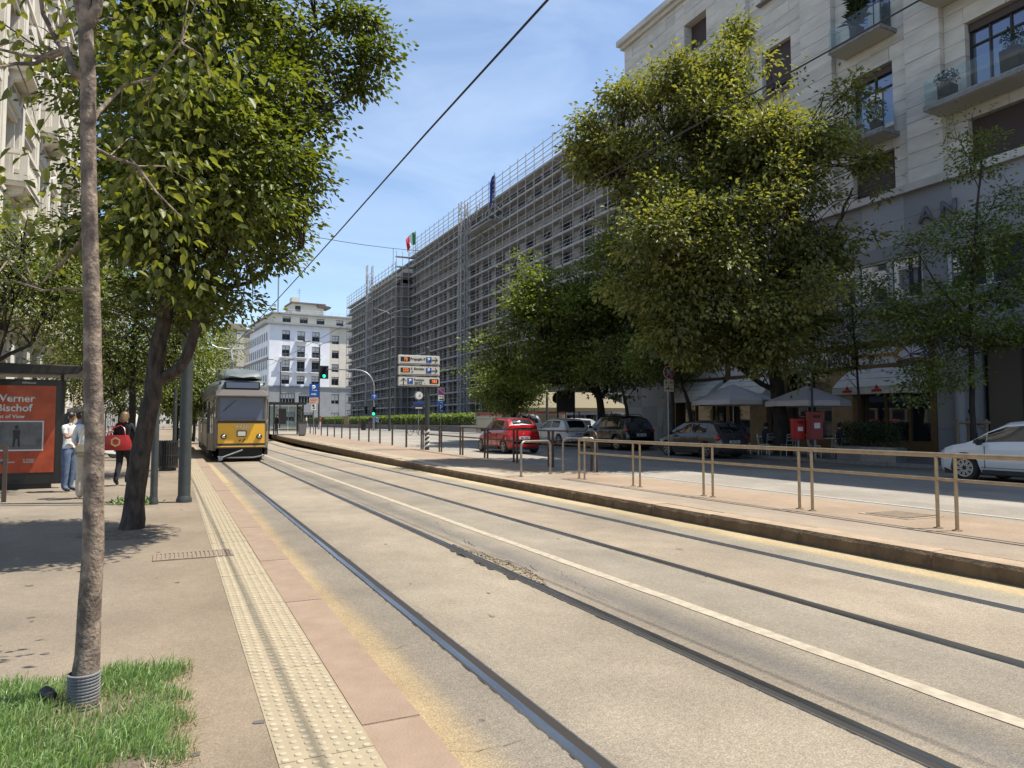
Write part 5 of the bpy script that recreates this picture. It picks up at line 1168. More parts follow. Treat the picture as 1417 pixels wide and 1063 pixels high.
def loop_barrier(label, a, b_, h):
    t = thing('loop_barrier', label, 'barrier', a, 0, 'bent tube barriers at the platform crossing'); d = Vector(b_)-Vector(a); L_ = d.length; e = d.normalized(); r = .14
    pts = [Vector((0,0,-.02)), Vector((0,0,h-r))]+[e*(r-r*math.cos(x*PI/8))+Vector((0,0,h-r+r*math.sin(x*PI/8))) for x in range(1,5)]
    pts += [e*(L_-r+r*math.sin(x*PI/8))+Vector((0,0,h-r+r*math.cos(x*PI/8))) for x in range(0,5)]+[e*L_+Vector((0,0,-.02))]
    MB().path(pts,.032,12).build('tube', M['galv2'], t, smooth=True)
    for p in (Vector((0,0,0)), e*L_): MB().lathe([(.065,0),(.065,.01)],12,tuple(p)).build('base_plate', M['galv2'], t)
mat('galv2', (.34,.31,.27), 0.4, 0.7, (.22,.19,.16), 7)
loop_barrier('galvanised tube loop barrier nearest the tram rails, left of the brass railing', (8.28,16.85,.2), (9.42,17.35,.2), .92)
loop_barrier('galvanised tube loop barrier half hidden behind the end of the brass railing', (10.08,17.8,.2), (10.9,17.4,.2), .98)
# brown railing and bollards along the platform's far edge
br = thing('railing', 'dark brown two-rail fence on the platform in front of the red car', 'railing', (11.0,0,0))
bp_ = MB().box((0,0,.58),(.055,.075,1.20)).mesh('post', M['brown_paint'], bevel=.006)
bl_ = MB().box((0,0,.58),(.075,.11,1.20)).mesh('bollard', M['brown_paint'], bevel=.008)
ys = [17.6+2.62*k for k in range(19)]
for k in range(7):
    for s in (-.14,.14): 
        if k == 0 and s < 0: continue
        mesh_inst('post', bp_, br, (0,ys[k]+s,G(ys[k])))
z_ = lambda y, h: G(y)+h
for h, nm in ((1.16,'top_rail'),(.76,'mid_rail')):
    for k in range(6):
        MB().bar((0,ys[k]+(.0 if k else .25 if h > 1 else -.14),z_(ys[k],h)),(0,ys[k+1],z_(ys[k+1],h)),.05).build(nm, M['brown_paint'], br)
MB().path([(0,ys[0]+.27,z_(18,1.16)),(0,ys[0]+.05,z_(18,1.16)),(0,ys[0]-.06,z_(18,1.12)),(0,ys[0]-.13,z_(18,1.02)),(0,ys[0]-.14,z_(18,.8)),(0,ys[0]-.14,G(17)-.02)],.035,10).build('bent_end', M['brown_paint'], br, smooth=True)
bt = thing('bollard', 'brown square bollards', 'bollard', (11.0,ys[7],G(ys[7])), 0, 'brown bollards in a row on the platform edge'); ordn = ['first','second','third','fourth','fifth','sixth','seventh','eighth','ninth','tenth','eleventh','twelfth']; blab = lambda i: ordn[i]+' brown bollard past the end of the brown two-rail fence'; bt['label'] = blab(0)
mesh_inst('shaft', bl_, bt, (0,0,0)); MB().box((0,0,1.19),(.09,.125,.03)).build('cap', M['brown_paint'], bt)
for k in range(8,19): dup(bt, None, (11.0,ys[k],G(ys[k])), label=blab(k-7))
lf = thing('railing', 'dark brown post and rail in front of the bus shelter poster', 'railing', tuple(onz(5,695,.16)))
MB().box((0,0,.50),(.07,.07,1.06)).build('post', M['brown_paint'], lf, bevel=.006); MB().bar((0,0,1.0),(-1.6,0,1.0),.05).bar((0,0,.72),(-1.6,0,.72),.04).build('rail', M['brown_paint'], lf); MB().box((-1.6,0,.50),(.07,.07,1.06)).build('post', M['brown_paint'], lf)
# poles on the left pavement
def pole(name, label, p, h, r0, r1, m='grey_pole', base=True, n=16):
    t = thing(name, label, 'pole', p); MB().path([(0,0,-.05),(0,0,h*.5),(0,0,h)],[r0,(r0+r1)/2,r1],n).build('shaft', M[m], t, smooth=True)
    if base: MB().lathe([(r0*1.25,0),(r0*1.25,.05),(r0*1.02,.12)],n).build('base_collar', M[m], t, smooth=True)
    return t
p1_ = onz(254.5,695,.16); tp_ = pole('catenary_pole', 'thick grey green pole at the pavement edge just left of the tram', p1_, 8.6, .108, .085)
p2_ = onz(212.5,698,.16); pole('lamp_pole', 'thinner grey pole right behind the dark leaning trunk', p2_, 6.2, .062, .05)
p3_ = at(242,585,33); pole('lamp_pole', 'distant grey pole on the left pavement beyond the litter bin', (p3_.x,p3_.y,.16), 7.5, .09, .07)
# litter bin of dark steel slats
def slat_bin(label, p, h, r):
    t = thing('litter_bin', label, 'litter bin', p); sm = MB().bx(-.016,-.006,.08,.016,.006,h).mesh('slat', M['dark_metal'])
    for k in range(26):
        a = 2*PI*k/26; o = mesh_inst('slat', sm, t, (r*math.cos(a),r*math.sin(a),0)); o.rotation_euler = (0,.0,a+PI/2)
    MB().lathe([(r-.05,.1),(r-.03,h-.05)],18).build('liner', M['black'], t, smooth=True)
    MB().lathe([(r*.85,0),(r*.85,.08)],18).build('foot', M['dark_metal'], t)
    for z in (.12,.5*h,h-.06): MB().lathe([(r-.012,z),(r+.01,z),(r+.01,z+.035),(r-.012,z+.035)],24,caps=False).build('hoop', M['dark_metal'], t, smooth=True)
pb = at(233.5,585,21.8); slat_bin('round litter bin of black steel slats beside the thick pole', (pb.x,pb.y,.16), .92, .285)
# ------------------------------------------------------------------ bus shelter with its poster case
mat('shelter_dark', (.030,.027,.024), .45, .3); mat('poster_red', (.62,.105,.035), .75, 0, (.42,.07,.028), 3); mat('poster_grey', (.20,.20,.20), .7, 0, (.11,.11,.11), 5, 6); mat('poster_dark', (.035,.035,.035), .8); mat('poster_mid', (.15,.15,.15), .8)
sd_ = 16.1; c1 = at(88,585,sd_); shl = thing('bus_shelter', 'dark bus shelter with an orange red exhibition poster at the left', 'bus shelter', (c1.x,c1.y,.16))
# local: x to the left is negative; the case's right edge at x=0
wC = 1.58
MB().bx(-wC,-.10,.10,0,.12,2.42).build('poster_case', M['shelter_dark'], shl, bevel=.01)
MB().bx(-wC+.2,-.05,0,-.2,.06,.10).build('plinth', M['shelter_dark'], shl)
ps = MB().bx(-wC+.12,-.108,.36,-.15,-.100,2.28).build('poster', M['poster_red'], shl)
MB().bx(-wC+.08,-.107,2.285,-.06,-.1005,2.40).build('header_strip', M['black'], ps)
for key, x, z in (('werner',-.92,2.00),('bischof',-.91,1.79),('pov',-1.03,1.60),('poster_small',-.62,.62),('poster_small2',-1.10,.62)): letters(key, ps, (x,-.110,z))
letters('adtop', ps, (-.66,-.109,2.345))
pic = MB().bx(-wC+.14,-.1115,.84,-.36,-.1085,1.50).build('picture_border', M['poster_white'], ps)
MB().bx(-wC+.16,-.1135,.87,-.385,-.112,1.475).build('picture', M['poster_grey'], pic)
MB().bx(-1.0,-.1145,1.14,-.82,-.1138,1.475).bx(-.62,-.1145,1.22,-.54,-.1138,1.34).bx(-1.3,-.1145,.93,-.40,-.1138,.97).build('picture_wall', M['poster_mid'], pic)
b = MB(); b.prism([(-.93,.93),(-.89,.93),(-.87,1.10),(-.84,1.10),(-.83,.93),(-.79,.93),(-.80,1.15),(-.79,1.30),(-.93,1.30),(-.92,1.15)],'y',-.1152,-.1146); b.ell((-.86,-.115,1.36),(.038,.0008,.05),10,6); b.build('picture_figure', M['poster_dark'], pic)
g_ = MB().quad((-wC+.05,-.126,.16),(-.05,-.126,.16),(-.05,-.126,2.40),(-wC+.05,-.126,2.40)).build('case_glass', M['case_glass'] if 'case_glass' in M else clearglass('case_glass',(.97,.97,.97),.0,1.25), shl)
rf = MB(); rf.prism([(-3.4,2.52),(.30,2.52),(.42,2.62),(.42,2.70),(-3.4,2.78)],'y',-.75,1.05); rf.build('roof', M['shelter_dark'], shl, bevel=.012)
MB().bx(-3.3,-.74,2.66,.30,-.70,2.72).build('roof_trim', mat('trim_brass',(.20,.17,.13),.4,.6), shl)
for x in (-.05,-wC): MB().bar((x,.0,2.4),(x,.0,2.55),.06).build('strut', M['shelter_dark'], shl)
for k in range(3): MB().bx(-3.2+.55*k,.9,.35,-2.7+.55*k,.92,2.35).build('glass_panel', M['shelter_glass'], shl)
MB().bx(-3.3,.84,0,-3.2,.96,2.55).bx(-1.7,.84,0,-1.62,.96,2.55).build('upright', M['shelter_dark'], shl); MB().bx(-3.1,.45,.45,-1.75,.80,.50).build('bench', M['shelter_dark'], shl)
# ------------------------------------------------------------------ people
pp_ = onz(93,681,.16); person('phone_woman', 'woman with black hair, white tee and blue jeans raising a phone beside the poster', (pp_.x,pp_.y+.05,.16), R(62))
t = thing('phone', 'phone held up by the woman in the white tee', 'phone', (pp_.x+.30,pp_.y+.0,1.62), R(62)); MB().box((0,0,0),(.075,.010,.15)).build('case', M['black'], t); MB().box((0,-.0056,0),(.068,.001,.14)).build('screen', M['dark_glass'], t)
pc_ = onz(118,690,.16); pcr, J_, S_ = person('cream_woman', 'woman in white blouse and wide cream trousers seen from behind beside the young trunk', (pc_.x,pc_.y,.16), R(172))
bg_ = thing('shoulder_bag', 'beige shoulder bag hanging on the back of the woman in cream trousers', 'bag', (pc_.x-.02,pc_.y-.20,.16)); mat('bag_beige',(.30,.25,.17),.6,0,(.24,.20,.13),8)
MB().box((0.02,0,.93),(.34,.12,.24)).build('body', M['bag_beige'], bg_, bevel=.035, smooth=True); MB().path([(-.10,.0,1.04),(-.08,.06,1.2),(.02,.08,1.42),(.10,.10,1.52),(.14,.24,1.47)],.012,6).build('strap', M['bag_beige'], bg_, smooth=True)
MB().box((0.02,-.063,.97),(.30,.012,.12)).build('flap', M['bag_beige'], bg_)
pr_ = onz(167,672,.16); person('red_bag_woman', 'woman in black walking away with a big red bag beside the dark trunk', (pr_.x+.05,pr_.y,.16), R(160))
bg2 = thing('tote_bag', 'large shiny red shoulder bag with a pale ring ornament carried by the woman in black', 'bag', (pr_.x-.08,pr_.y-.26,.30), R(-8)); bg2.scale = (.82,.9,.86); mat('bag_red',(.33,.016,.016),.32,0,(.36,.018,.02),7)
MB().add([(x*w_,y*.10,z) for z, w_ in ((.80,.30),(.86,.36),(1.05,.34),(1.20,.26)) for x, y in ((-1,-.5),(-.7,-1),(.7,-1),(1,-.5),(1,.5),(.7,1),(-.7,1),(-1,.5))], [(i*8+j,i*8+(j+1)%8,i*8+8+(j+1)%8,i*8+8+j) for i in range(3) for j in range(8)]+[tuple(range(7,-1,-1)),tuple(range(24,32))]).build('body', M['bag_red'], bg2, smooth=True)
MB().lathe([(.085,-.003),(.11,-.006),(.135,-.003)],6,(-.02,-.105,1.02),'y',caps=False).build('ornament', mat('gold',(.55,.35,.15),.35,.7), bg2); MB().path([(-.20,0,1.18),(-.12,.05,1.40),(.05,.12,1.46),(.16,.06,1.38),(.2,0,1.18)],.014,6).build('handle', M['bag_red'], bg2, smooth=True)
pbl = at(111,585,18.5); person('blue_person', 'person in a bright blue top standing beyond the two women, mostly hidden', (pbl.x,pbl.y,.16), R(120))
# parked scooters and a market parasol beyond
def scooter(label, p, rz, c):
    t = thing('scooter', label, 'scooter', p, rz, 'scooters parked on the left pavement')
    for y in (-.62,.62):
        w = MB().lathe([(.14,-.05),(.21,-.055),(.24,-.03),(.24,.03),(.21,.055),(.14,.05)],18,(0,y,.24),'x').build('wheel', M['rubber'], t, smooth=True); MB().lathe([(.02,-.04),(.13,-.03),(.13,.03),(.02,.04)],12,(0,y,.24),'x').build('rim', M['galv'], w)
    b = MB(); rows = [[(x*w_,y,z) for x, z in ((-1,z0),(-1,z1*.6+z0*.4),(-.6,z1),(.6,z1),(1,z1*.6+z0*.4),(1,z0))] for y, w_, z0, z1 in ((-.85,.08,.5,.72),(-.6,.17,.38,.80),(-.2,.18,.28,.72),(.05,.16,.25,.40),(.30,.16,.25,.40))]; b.grid(rows); b.add(rows[0],[tuple(range(6))]); b.add(rows[-1],[tuple(range(6))]); b.build('body', M[c], t, smooth=True)
    b = MB(); b.grid([[(-.18,.38,.3),(-.12,.46,.32),(.12,.46,.32),(.18,.38,.3)],[(-.20,.42,.7),(-.12,.50,.72),(.12,.50,.72),(.20,.42,.7)],[(-.12,.36,1.0),(-.08,.42,1.02),(.08,.42,1.02),(.12,.36,1.0)]]); b.bx(-.10,.52,.42,.10,.82,.50); b.build('front_shield', M[c], t, smooth=True)
    MB().box((0,-.32,.80),(.30,.66,.10)).build('seat', M['black'], t, bevel=.03, smooth=True); MB().tube((-.32,.34,1.04),(.32,.34,1.04),.018).tube((0,.36,.98),(0,.6,.28),.03).build('handlebar', M['black'], t); MB().ell((0,.44,.96),(.08,.06,.08),10,8).build('headlight', M['chrome'], t, smooth=True)
    for s in (-1,1): MB().tube((s*.2,.34,1.04),(s*.3,.30,1.26),.008).box((s*.31,.30,1.28),(.11,.02,.07)).build('mirror', M['black'], t)
mat('scooter_grey',(.35,.36,.37),.35,.3); mat('scooter_white',(.6,.6,.6),.35)
for i, (u, d, c, l) in enumerate(((158,27.5,'scooter_white','white scooter parked nearest, left of the woman in black'),(150,30,'scooter_grey','grey scooter parked in the middle between two white scooters'),(142,32.5,'scooter_white','white scooter parked farthest, under the white parasol'),(136,29,'scooter_grey','grey scooter parked right beside the young trunk'))):
    p = at(u,585,d); scooter(l, (p.x,p.y,.16), R(-70), c)
def parasol(label, p, r, z0, z1, m, group=None, tilt=0):
    t = thing('parasol', label, 'parasol', p, R(20), group); MB().tube((0,0,0),(0,0,z1-.05),.03).build('pole', M['galv'], t); MB().bx(-.3,-.3,0,.3,.3,.08).build('base', M['dark_metal'], t)
    b = MB(); n = 8
    rows = [[(rr*math.cos(2*PI*(j+.5)/n), rr*math.sin(2*PI*(j+.5)/n), zz) for j in range(n)] for rr, zz in ((.02,z1),(r*.5,z0+(z1-z0)*.52),(r,z0),(r*1.005,z0-.20))]
    b.grid(rows, loop=True); b.build('canopy', M[m], t)
    for j in range(n): a = 2*PI*(j+.5)/n; MB().bar((.03*math.cos(a),.03*math.sin(a),z1-.06),(r*.97*math.cos(a),r*.97*math.sin(a),z0-.03),.025).build('rib', M['galv'], t)
    return t
mat('parasol_white',(.44,.43,.47),.8); mat('parasol_cream',(.50,.46,.38),.85)
p = at(146,585,36); parasol('white parasol over the scooters on the left pavement', (p.x,p.y,.16), 1.7, 2.15, 2.75, 'parasol_white')
# ------------------------------------------------------------------ tram
mat('tram_yellow', (.80,.43,.025), .4, coat=.2); mat('tram_navy', (.03,.035,.06), .4); mat('tram_cream', (.21,.185,.145), .55, 0, (.15,.132,.105), 4); mat('tram_dark', (.09,.088,.08), .45, 0, (.13,.125,.11), 2.5); mat('tram_roof', (.085,.10,.10), .5, 0, (.12,.135,.13), 3); mat('tram_under', (.02,.018,.016), .8); mat('tram_in', (.10,.11,.14), .7); mat('tram_seat', (.14,.09,.05), .6)
tr = thing('tram', 'old single-car tram with yellow front and number 4728 approaching on the left track', 'tram', (2.585,31.6,0)); tr.scale = (1.05,1.10,1.025)
def plan(sc=1.0, dy=0.0):
    P = [(-.90,0),(.90,0),(1.06,.55),(1.175,1.7),(1.175,12.1),(1.06,13.2),(.9,13.8),(-.9,13.8),(-1.06,13.2),(-1.175,12.1),(-1.175,1.7),(-1.06,.55)]
    return [(x*sc, min(max(y, dy if y < 6 else 0), 13.8-dy if y > 6 else 99)) for x, y in P]
def ring(z, sc=1.0, dy=0.0): return [(x,y,z) for x, y in plan(sc,dy)]
b = MB(); lo = [ring(.55),ring(.70,1.01),ring(1.52,1.015),ring(1.60,1.0)]; b.grid(lo, loop=True); b.build('lower_body', M['tram_dark'], tr)
b = MB(); R0, R1 = ring(1.60), ring(2.74)
for j in range(12):
    if j == 0: continue
    k = (j+1) % 12; b.quad(R0[j],R0[k],R1[k],R1[j])
b.build('window_band', M['tram_cream'], tr)
rf = MB(); rf.grid([ring(2.72,1.0),ring(2.74,1.03,-.03),ring(2.86,1.03,-.03),ring(3.08,.99,.03),ring(3.24,.90,.16),ring(3.36,.72,.34),ring(3.41,.40,.6)], loop=True); rf.add(ring(3.41,.40,.6),[tuple(range(12))]); rf.add(ring(2.72),[tuple(range(11,-1,-1))]); rf.build('roof', M['tram_roof'], tr, smooth=True)
MB().bx(-.42,2.8,3.38,.42,12.6,3.60).build('clerestory', M['tram_roof'], tr, bevel=.05)
b = MB(); rows = []
for y, w, z0, z1 in ((.18,.50,3.40,3.52),(.30,.74,3.36,3.66),(.62,.80,3.36,3.80),(1.2,.80,3.36,3.86),(2.6,.78,3.36,3.80),(3.3,.70,3.36,3.55)): rows.append([(-w,y,z0),(-w*1.02,y,(z0+z1)/2),(-w*.78,y,z1-.04),(0,y-.05,z1-.10 if y < .7 else z1),(w*.78,y,z1-.04),(w*1.02,y,(z0+z1)/2),(w,y,z0)])
b.grid(rows); b.add(rows[0],[tuple(range(7))]); b.add(rows[-1],[tuple(range(7))]); b.build('roof_unit', M['tram_roof'], tr, smooth=True)
b = MB()
for k in range(11): b.box((-.55+.11*k,.245+.02*abs(k-5)*.3,3.50-.012*(5-abs(k-5))),(.05,.06,.05))
b.build('roof_unit_vents', M['black'], tr)
fp = MB().bx(-.87,-.03,.74,.87,.02,1.56).build('front_panel', M['tram_yellow'], tr, bevel=.012)
letters('tram', fp, (.02,-.036,1.41), name='fleet_number')
rbx = MB().bx(-.18,-.075,1.02,.18,-.03,1.26).build('route_box', M['black'], fp, bevel=.01); MB().bx(-.145,-.08,1.05,.145,-.074,1.225).build('route_glass', M['chrome'], rbx)
for s in (-1,1):
    hl = MB().lathe([(.11,-.03),(.11,-.07),(.09,-.085)],16,(s*.66,0,1.02),'y').build('headlight', M['black'], fp, smooth=True); MB().lathe([(.066,-.086),(.05,-.10),(.01,-.105)],14,(s*.66,0,1.02),'y').build('lens', M['chrome'], hl, smooth=True)
MB().bar((.05,-.04,.80),(.12,-.06,.93),.035).bar((-.08,-.04,.82),(-.04,-.06,.90),.03).build('coupler_hooks', M['black'], fp)
MB().bx(-.89,-.035,.655,.89,.02,.735).build('blue_band', M['tram_navy'], tr); MB().bx(-.89,-.037,.60,.89,.02,.652).build('yellow_band', M['tram_yellow'], tr); MB().bx(-.90,-.032,1.565,.90,.02,1.66).build('sill_band', M['tram_in'] if 0 else mat('tram_brown',(.05,.034,.028),.5), tr); MB().bx(-.92,-.05,1.665,.92,.02,1.715).build('sill_rail', M['tram_cream'], tr)
wsf = MB(); wsf.bx(-.90,-.02,1.715,-.835,.06,2.66).bx(.835,-.02,1.715,.90,.06,2.66).bx(-.835,-.02,2.60,.835,.06,2.66).build('windscreen_frame', M['tram_dark'], tr)
MB().bx(-.835,.005,1.715,.835,.015,2.60).build('windscreen', M['wind_glass'], tr)
MB().bar((-.70,-.03,2.03),(-.25,-.03,2.48),.02).build('wiper', M['black'], tr)
MB().bx(.10,.04,1.74,.45,.06,1.83).bx(.32,.04,1.80,.48,.06,1.97).build('cab_notice', M['sign_white'], tr); MB().box((.40,.035,1.90),(.06,.004,.06)).build('cab_notice_mark', M['sign_red'], tr)
MB().bx(-1.0,2.0,.8,1.0,2.1,2.7).build('cab_partition', M['tram_in'], tr); MB().bx(-.9,.1,.6,.9,2.0,.78).build('cab_floor', M['tram_under'], tr); MB().bx(-.85,.08,.8,.85,.5,1.68).build('cab_console', M['tram_in'], tr)
vs = MB().add([(-.98,-.30,2.66),(.98,-.30,2.66),(.68,-.04,2.93),(-.68,-.04,2.93),(-.98,.1,2.66),(.98,.1,2.66),(.98,.1,2.93),(-.98,.1,2.93)],[(0,1,2,3),(1,5,6,2),(3,2,6,7),(0,3,7,4),(0,4,5,1),(4,7,6,5)]).build('visor', mat('tram_visor',(.075,.062,.055),.7), tr); MB().bx(-.99,-.31,2.64,.99,-.27,2.68).build('visor_edge', M['tram_cream'], vs)
dbx = MB().bx(-.66,-.06,2.95,.66,.3,3.24).build('destination_box', M['black'], tr, bevel=.02); MB().bx(-.60,-.068,2.985,.60,-.062,3.205).build('destination_glass', mat('dest_blue',(.10,.13,.19),.25), dbx)
for s in (-1,1): MB().lathe([(.05,-.02),(.035,-.05)],10,(s*.82,.08,3.18),'y').build('marker_lamp', M['tram_under'], tr)
MB().bx(-.80,.10,.12,.80,.5,.58).build('front_skirt', M['tram_under'], tr)
MB().path([(-.86,.05,.22),(-.45,-.10,.17),(.45,-.10,.17),(.86,.05,.24)],.035,8).build('fender_bar', M['tram_dark'], tr, smooth=True); MB().tube((-.72,-.13,.19),(.05,-.04,.48),.035).lathe([(.09,-.05),(.09,.05)],12,(-.76,-.13,.16),'y').build('coupling_bar', M['galv'], tr, smooth=True)
def side_pt(s, t, z, off=0.0):       # along the tapered front quarter, t 0..1
    a, c = Vector((s*.92,.07,0)), Vector((s*1.165,1.62,0)); d = (c-a).normalized(); n = Vector((s*d.y,-s*d.x*s*s,0)); n = Vector((s*abs(d.y),-abs(d.x),0)); p = a.lerp(c,t)+n*off; return (p.x,p.y,z)
def side_panel(name, s, t0, t1, z0, z1, off, m, par=tr):
    b = MB(); q_ = [side_pt(s,t0,z0,off),side_pt(s,t1,z0,off),side_pt(s,t1,z1,off),side_pt(s,t0,z1,off)]; q2 = [side_pt(s,t0,z0,-.05),side_pt(s,t1,z0,-.05),side_pt(s,t1,z1,-.05),side_pt(s,t0,z1,-.05)]
    b.add(q_+q2,[(0,1,2,3),(7,6,5,4),(0,4,5,1),(1,5,6,2),(2,6,7,3),(3,7,4,0)]); return b.build(name, M[m], par)
dr_ = side_panel('door', -1, .16, .96, .45, 2.62, .05, 'tram_cream')
for k in range(4):
    t0 = .18+.195*k; side_panel('door_leaf', -1, t0, t0+.17, .48, 2.58, .062, 'tram_brown' if k == 3 else 'tram_cream', dr_); side_panel('door_glass', -1, t0+.035, t0+.135, 1.15, 2.48, .07, 'dark_glass', dr_)
side_panel('corner_glass', -1, .0, .13, 1.75, 2.58, .05, 'dark_glass'); side_panel('corner_glass', 1, .08, .42, 1.75, 2.58, .05, 'dark_glass'); side_panel('corner_glass', 1, .50, .95, 1.75, 2.58, .05, 'dark_glass')
side_panel('yellow_patch', 1, .1, .85, .78, 1.22, .05, 'tram_yellow'); side_panel('blue_patch', 1, .05, .95, 1.24, 1.54, .045, 'tram_navy')
for s in (-1,1):
    for k in range(9):
        y = 2.0+1.12*k
        if k in (4,) and s < 0:
            MB().bx(s*1.20 if s < 0 else 1.17,y-.02,.45,s*1.17 if s < 0 else 1.2,y+1.02,2.6).build('door', M['tram_cream'], tr)
            for j in range(3): MB().bx(-1.215,y+.06+.31*j,1.1,-1.198,y+.28+.31*j,2.5).build('door_glass', M['dark_glass'], tr)
        else: MB().bx(min(s*1.172,s*1.187),y,1.68,max(s*1.172,s*1.187),y+.94,2.56).build('side_window', M['dark_glass'], tr)
    MB().bx(min(s*1.17,s*1.21),1.7,1.53,max(s*1.17,s*1.21),12.1,1.61).build('belt_rail', M['tram_brown'], tr)
    MB().bx(min(s*1.0,s*1.14),1.2,.22,max(s*1.0,s*1.14),12.6,.56).build('skirt', M['tram_under'], tr)
    for yb_ in (2.4,4.0,9.6,11.2): MB().lathe([(.02,-.06),(.32,-.06),(.34,.0),(.32,.06),(.02,.06)],20,(s*.74,yb_,.34),'x').build('wheel', M['tram_under'], tr)
mir = MB().bar((-1.0,.25,2.45),(-1.24,.12,2.45),.03).box((-1.26,.10,2.28),(.05,.12,.34)).build('mirror', M['tram_dark'], tr)
pn = MB(); pn.bx(-.5,5.6,3.6,.5,7.2,3.72); pn.bar((0,7.0,3.7),(0,5.3,4.55),.10); pn.bar((0,5.3,4.55),(0,6.4,5.22),.07); pn.path([(-.85,6.4,5.38),(-.65,6.4,5.28),(-.2,6.4,5.22),(.2,6.4,5.22),(.65,6.4,5.28),(.85,6.4,5.38)],.035,6); pn.build('pantograph', M['galv'], tr)
person('stop_person', 'tram driver in dark clothes standing behind the windscreen', (2.85,32.6,.72), R(0), detail=False)
# overhead wires
def wire(name, label, pts, r, m='black', group=None):
    t = thing(name, label, 'overhead wire', (0,0,0), 0, group); MB().path(pts, r, 6).build('cable', M[m], t, smooth=True); return t
def sag(pts, k=6, s=.08):
    o = []
    for a, c in zip(pts[:-1],pts[1:]):
        for j in range(k): f_ = j/k; p = Vector(a).lerp(Vector(c),f_); p.z -= s*4*f_*(1-f_); o.append(p)
    o.append(Vector(pts[-1])); return o
wire('trolley_wire', 'thick trolley wire above the left track crossing the sky', sag([(3.05,-12,5.55),(2.98,9,5.5),(2.62,38,5.45),(2.6,70,5.9),(2.6,110,6.0)]), .013)
wire('trolley_wire', 'trolley wire above the right hand track passing in front of the large tree', sag([(6.0,-12,5.5),(5.95,12,5.47),(5.92,42,5.5),(5.9,75,6.0),(5.9,120,6.1),(5.9,190,6.1)]), .009)
w0 = at(436,328,27); wire('span_wire', 'thin cross wire running from the left trolley wire to the courthouse side', sag([(-2.9,12.7,7.9),tuple(w0),tuple(at(566,346,34)),tuple(at(880,365,60))],4,.05), .012)
wire('span_wire', 'thin wire near the street lamps crossing in front of the white building', [tuple(at(345,437,90)),tuple(at(395,438,90)),tuple(at(560,520,85))], .015) if 0 else None
# ------------------------------------------------------------------ parking guide sign
mat('led_back',(.02,.02,.02),.4); mat('case_cream',(.66,.63,.54),.45)
sg = gnd(591,34.4); pg = thing('parking_guide_sign', 'three stacked cream parking guide panels with orange numbers on a thick grey pole', 'sign', tuple(sg), R(-2))
MB().path([(0,0,-.05),(0,0,4.75)],[.115,.10],18).build('pole', M['grey_pole'], pg, smooth=True); MB().lathe([(.11,4.75),(.10,4.95),(.03,5.0)],14).build('cap', M['grey_pole'], pg)
b = MB()
for k in range(4):
    for j in range(10):
        a0 = 2*PI*j/20+PI; a1 = 2*PI*(j+1)/20+PI; z = .08+.22*k+.02*j; b.add([(.118*math.cos(a0),.118*math.sin(a0),z),(.118*math.cos(a1),.118*math.sin(a1),z+.02),(.118*math.cos(a1),.118*math.sin(a1),z+.13),(.118*math.cos(a0),.118*math.sin(a0),z+.11)],[(0,1,2,3)])
b.build('warning_stripes', M['sign_white'], pg)
def arrow(kind, par, x, z, s=.16, m='ink', y=-.155):
    b = MB()
    if kind == 'right': b.bx(x-s,y-.004,z-.02*s/.16,x+s*.8,y,z+.02*s/.16); b.add([(x+s*.9,y-.002,z),(x+s*.1,y-.002,z+s*.85),(x-.12*s,y-.002,z+s*.85),(x+s*.55,y-.002,z),(x-.12*s,y-.002,z-s*.85),(x+s*.1,y-.002,z-s*.85)],[(0,1,2,3),(0,3,4,5)])
    else: b.bx(x-.02*s/.16,y-.004,z-s,x+.02*s/.16,y,z+s*.8); b.add([(x,y-.002,z+s*.9),(x-s*.85,y-.002,z+s*.1),(x-s*.85,y-.002,z-s*.12),(x,y-.002,z+s*.55),(x+s*.85,y-.002,z-s*.12),(x+s*.85,y-.002,z+s*.1)],[(0,1,2,3),(0,3,4,5)])
    return b.build('arrow', M[m], par)
px = (-1.47,.58); zs = [4.32,3.80,3.28]
for i, z in enumerate(zs):
    cs = MB().bx(px[0],-.15,z-.225,px[1],-.0,z+.225).build('panel', M['case_cream'], pg, bevel=.03); zz = z
    MB().bx(px[0]+.06,-.154,z-.185,px[1]-.06,-.151,z-.165).build('panel_groove', M['ink'], cs)
    def led(x0, key): MB().bx(x0,-.154,zz-.09,x0+.46,-.149,zz+.13).build('display', M['led_back'], cs); letters(key, cs, (x0+.25,-.158,zz+.02), name='display_digits')
    def park(x): q_ = MB().bx(x-.135,-.156,zz-.115,x+.135,-.151,zz+.155).build('parking_symbol', M['sign_blue'], cs); letters('P', q_, (x,-.158,zz+.02))
    if i < 2:
        led(px[0]+.10, ('n75','n232')[i]); park(.02); arrow('right', cs, .33, zz+.01, .165)
        if i == 0: letters('freg', cs, (-.52,-.153,zz+.03))
        else: letters('barn', cs, (-.53,-.153,zz+.10)); letters('ten', cs, (-.80,-.153,zz-.06))
    else: arrow('up', cs, -1.22, zz+.01, .17); park(-.90); letters('font', cs, (-.45,-.153,zz+.09)); letters('twenty', cs, (-.42,-.153,zz-.075)); led(.06,'n183')
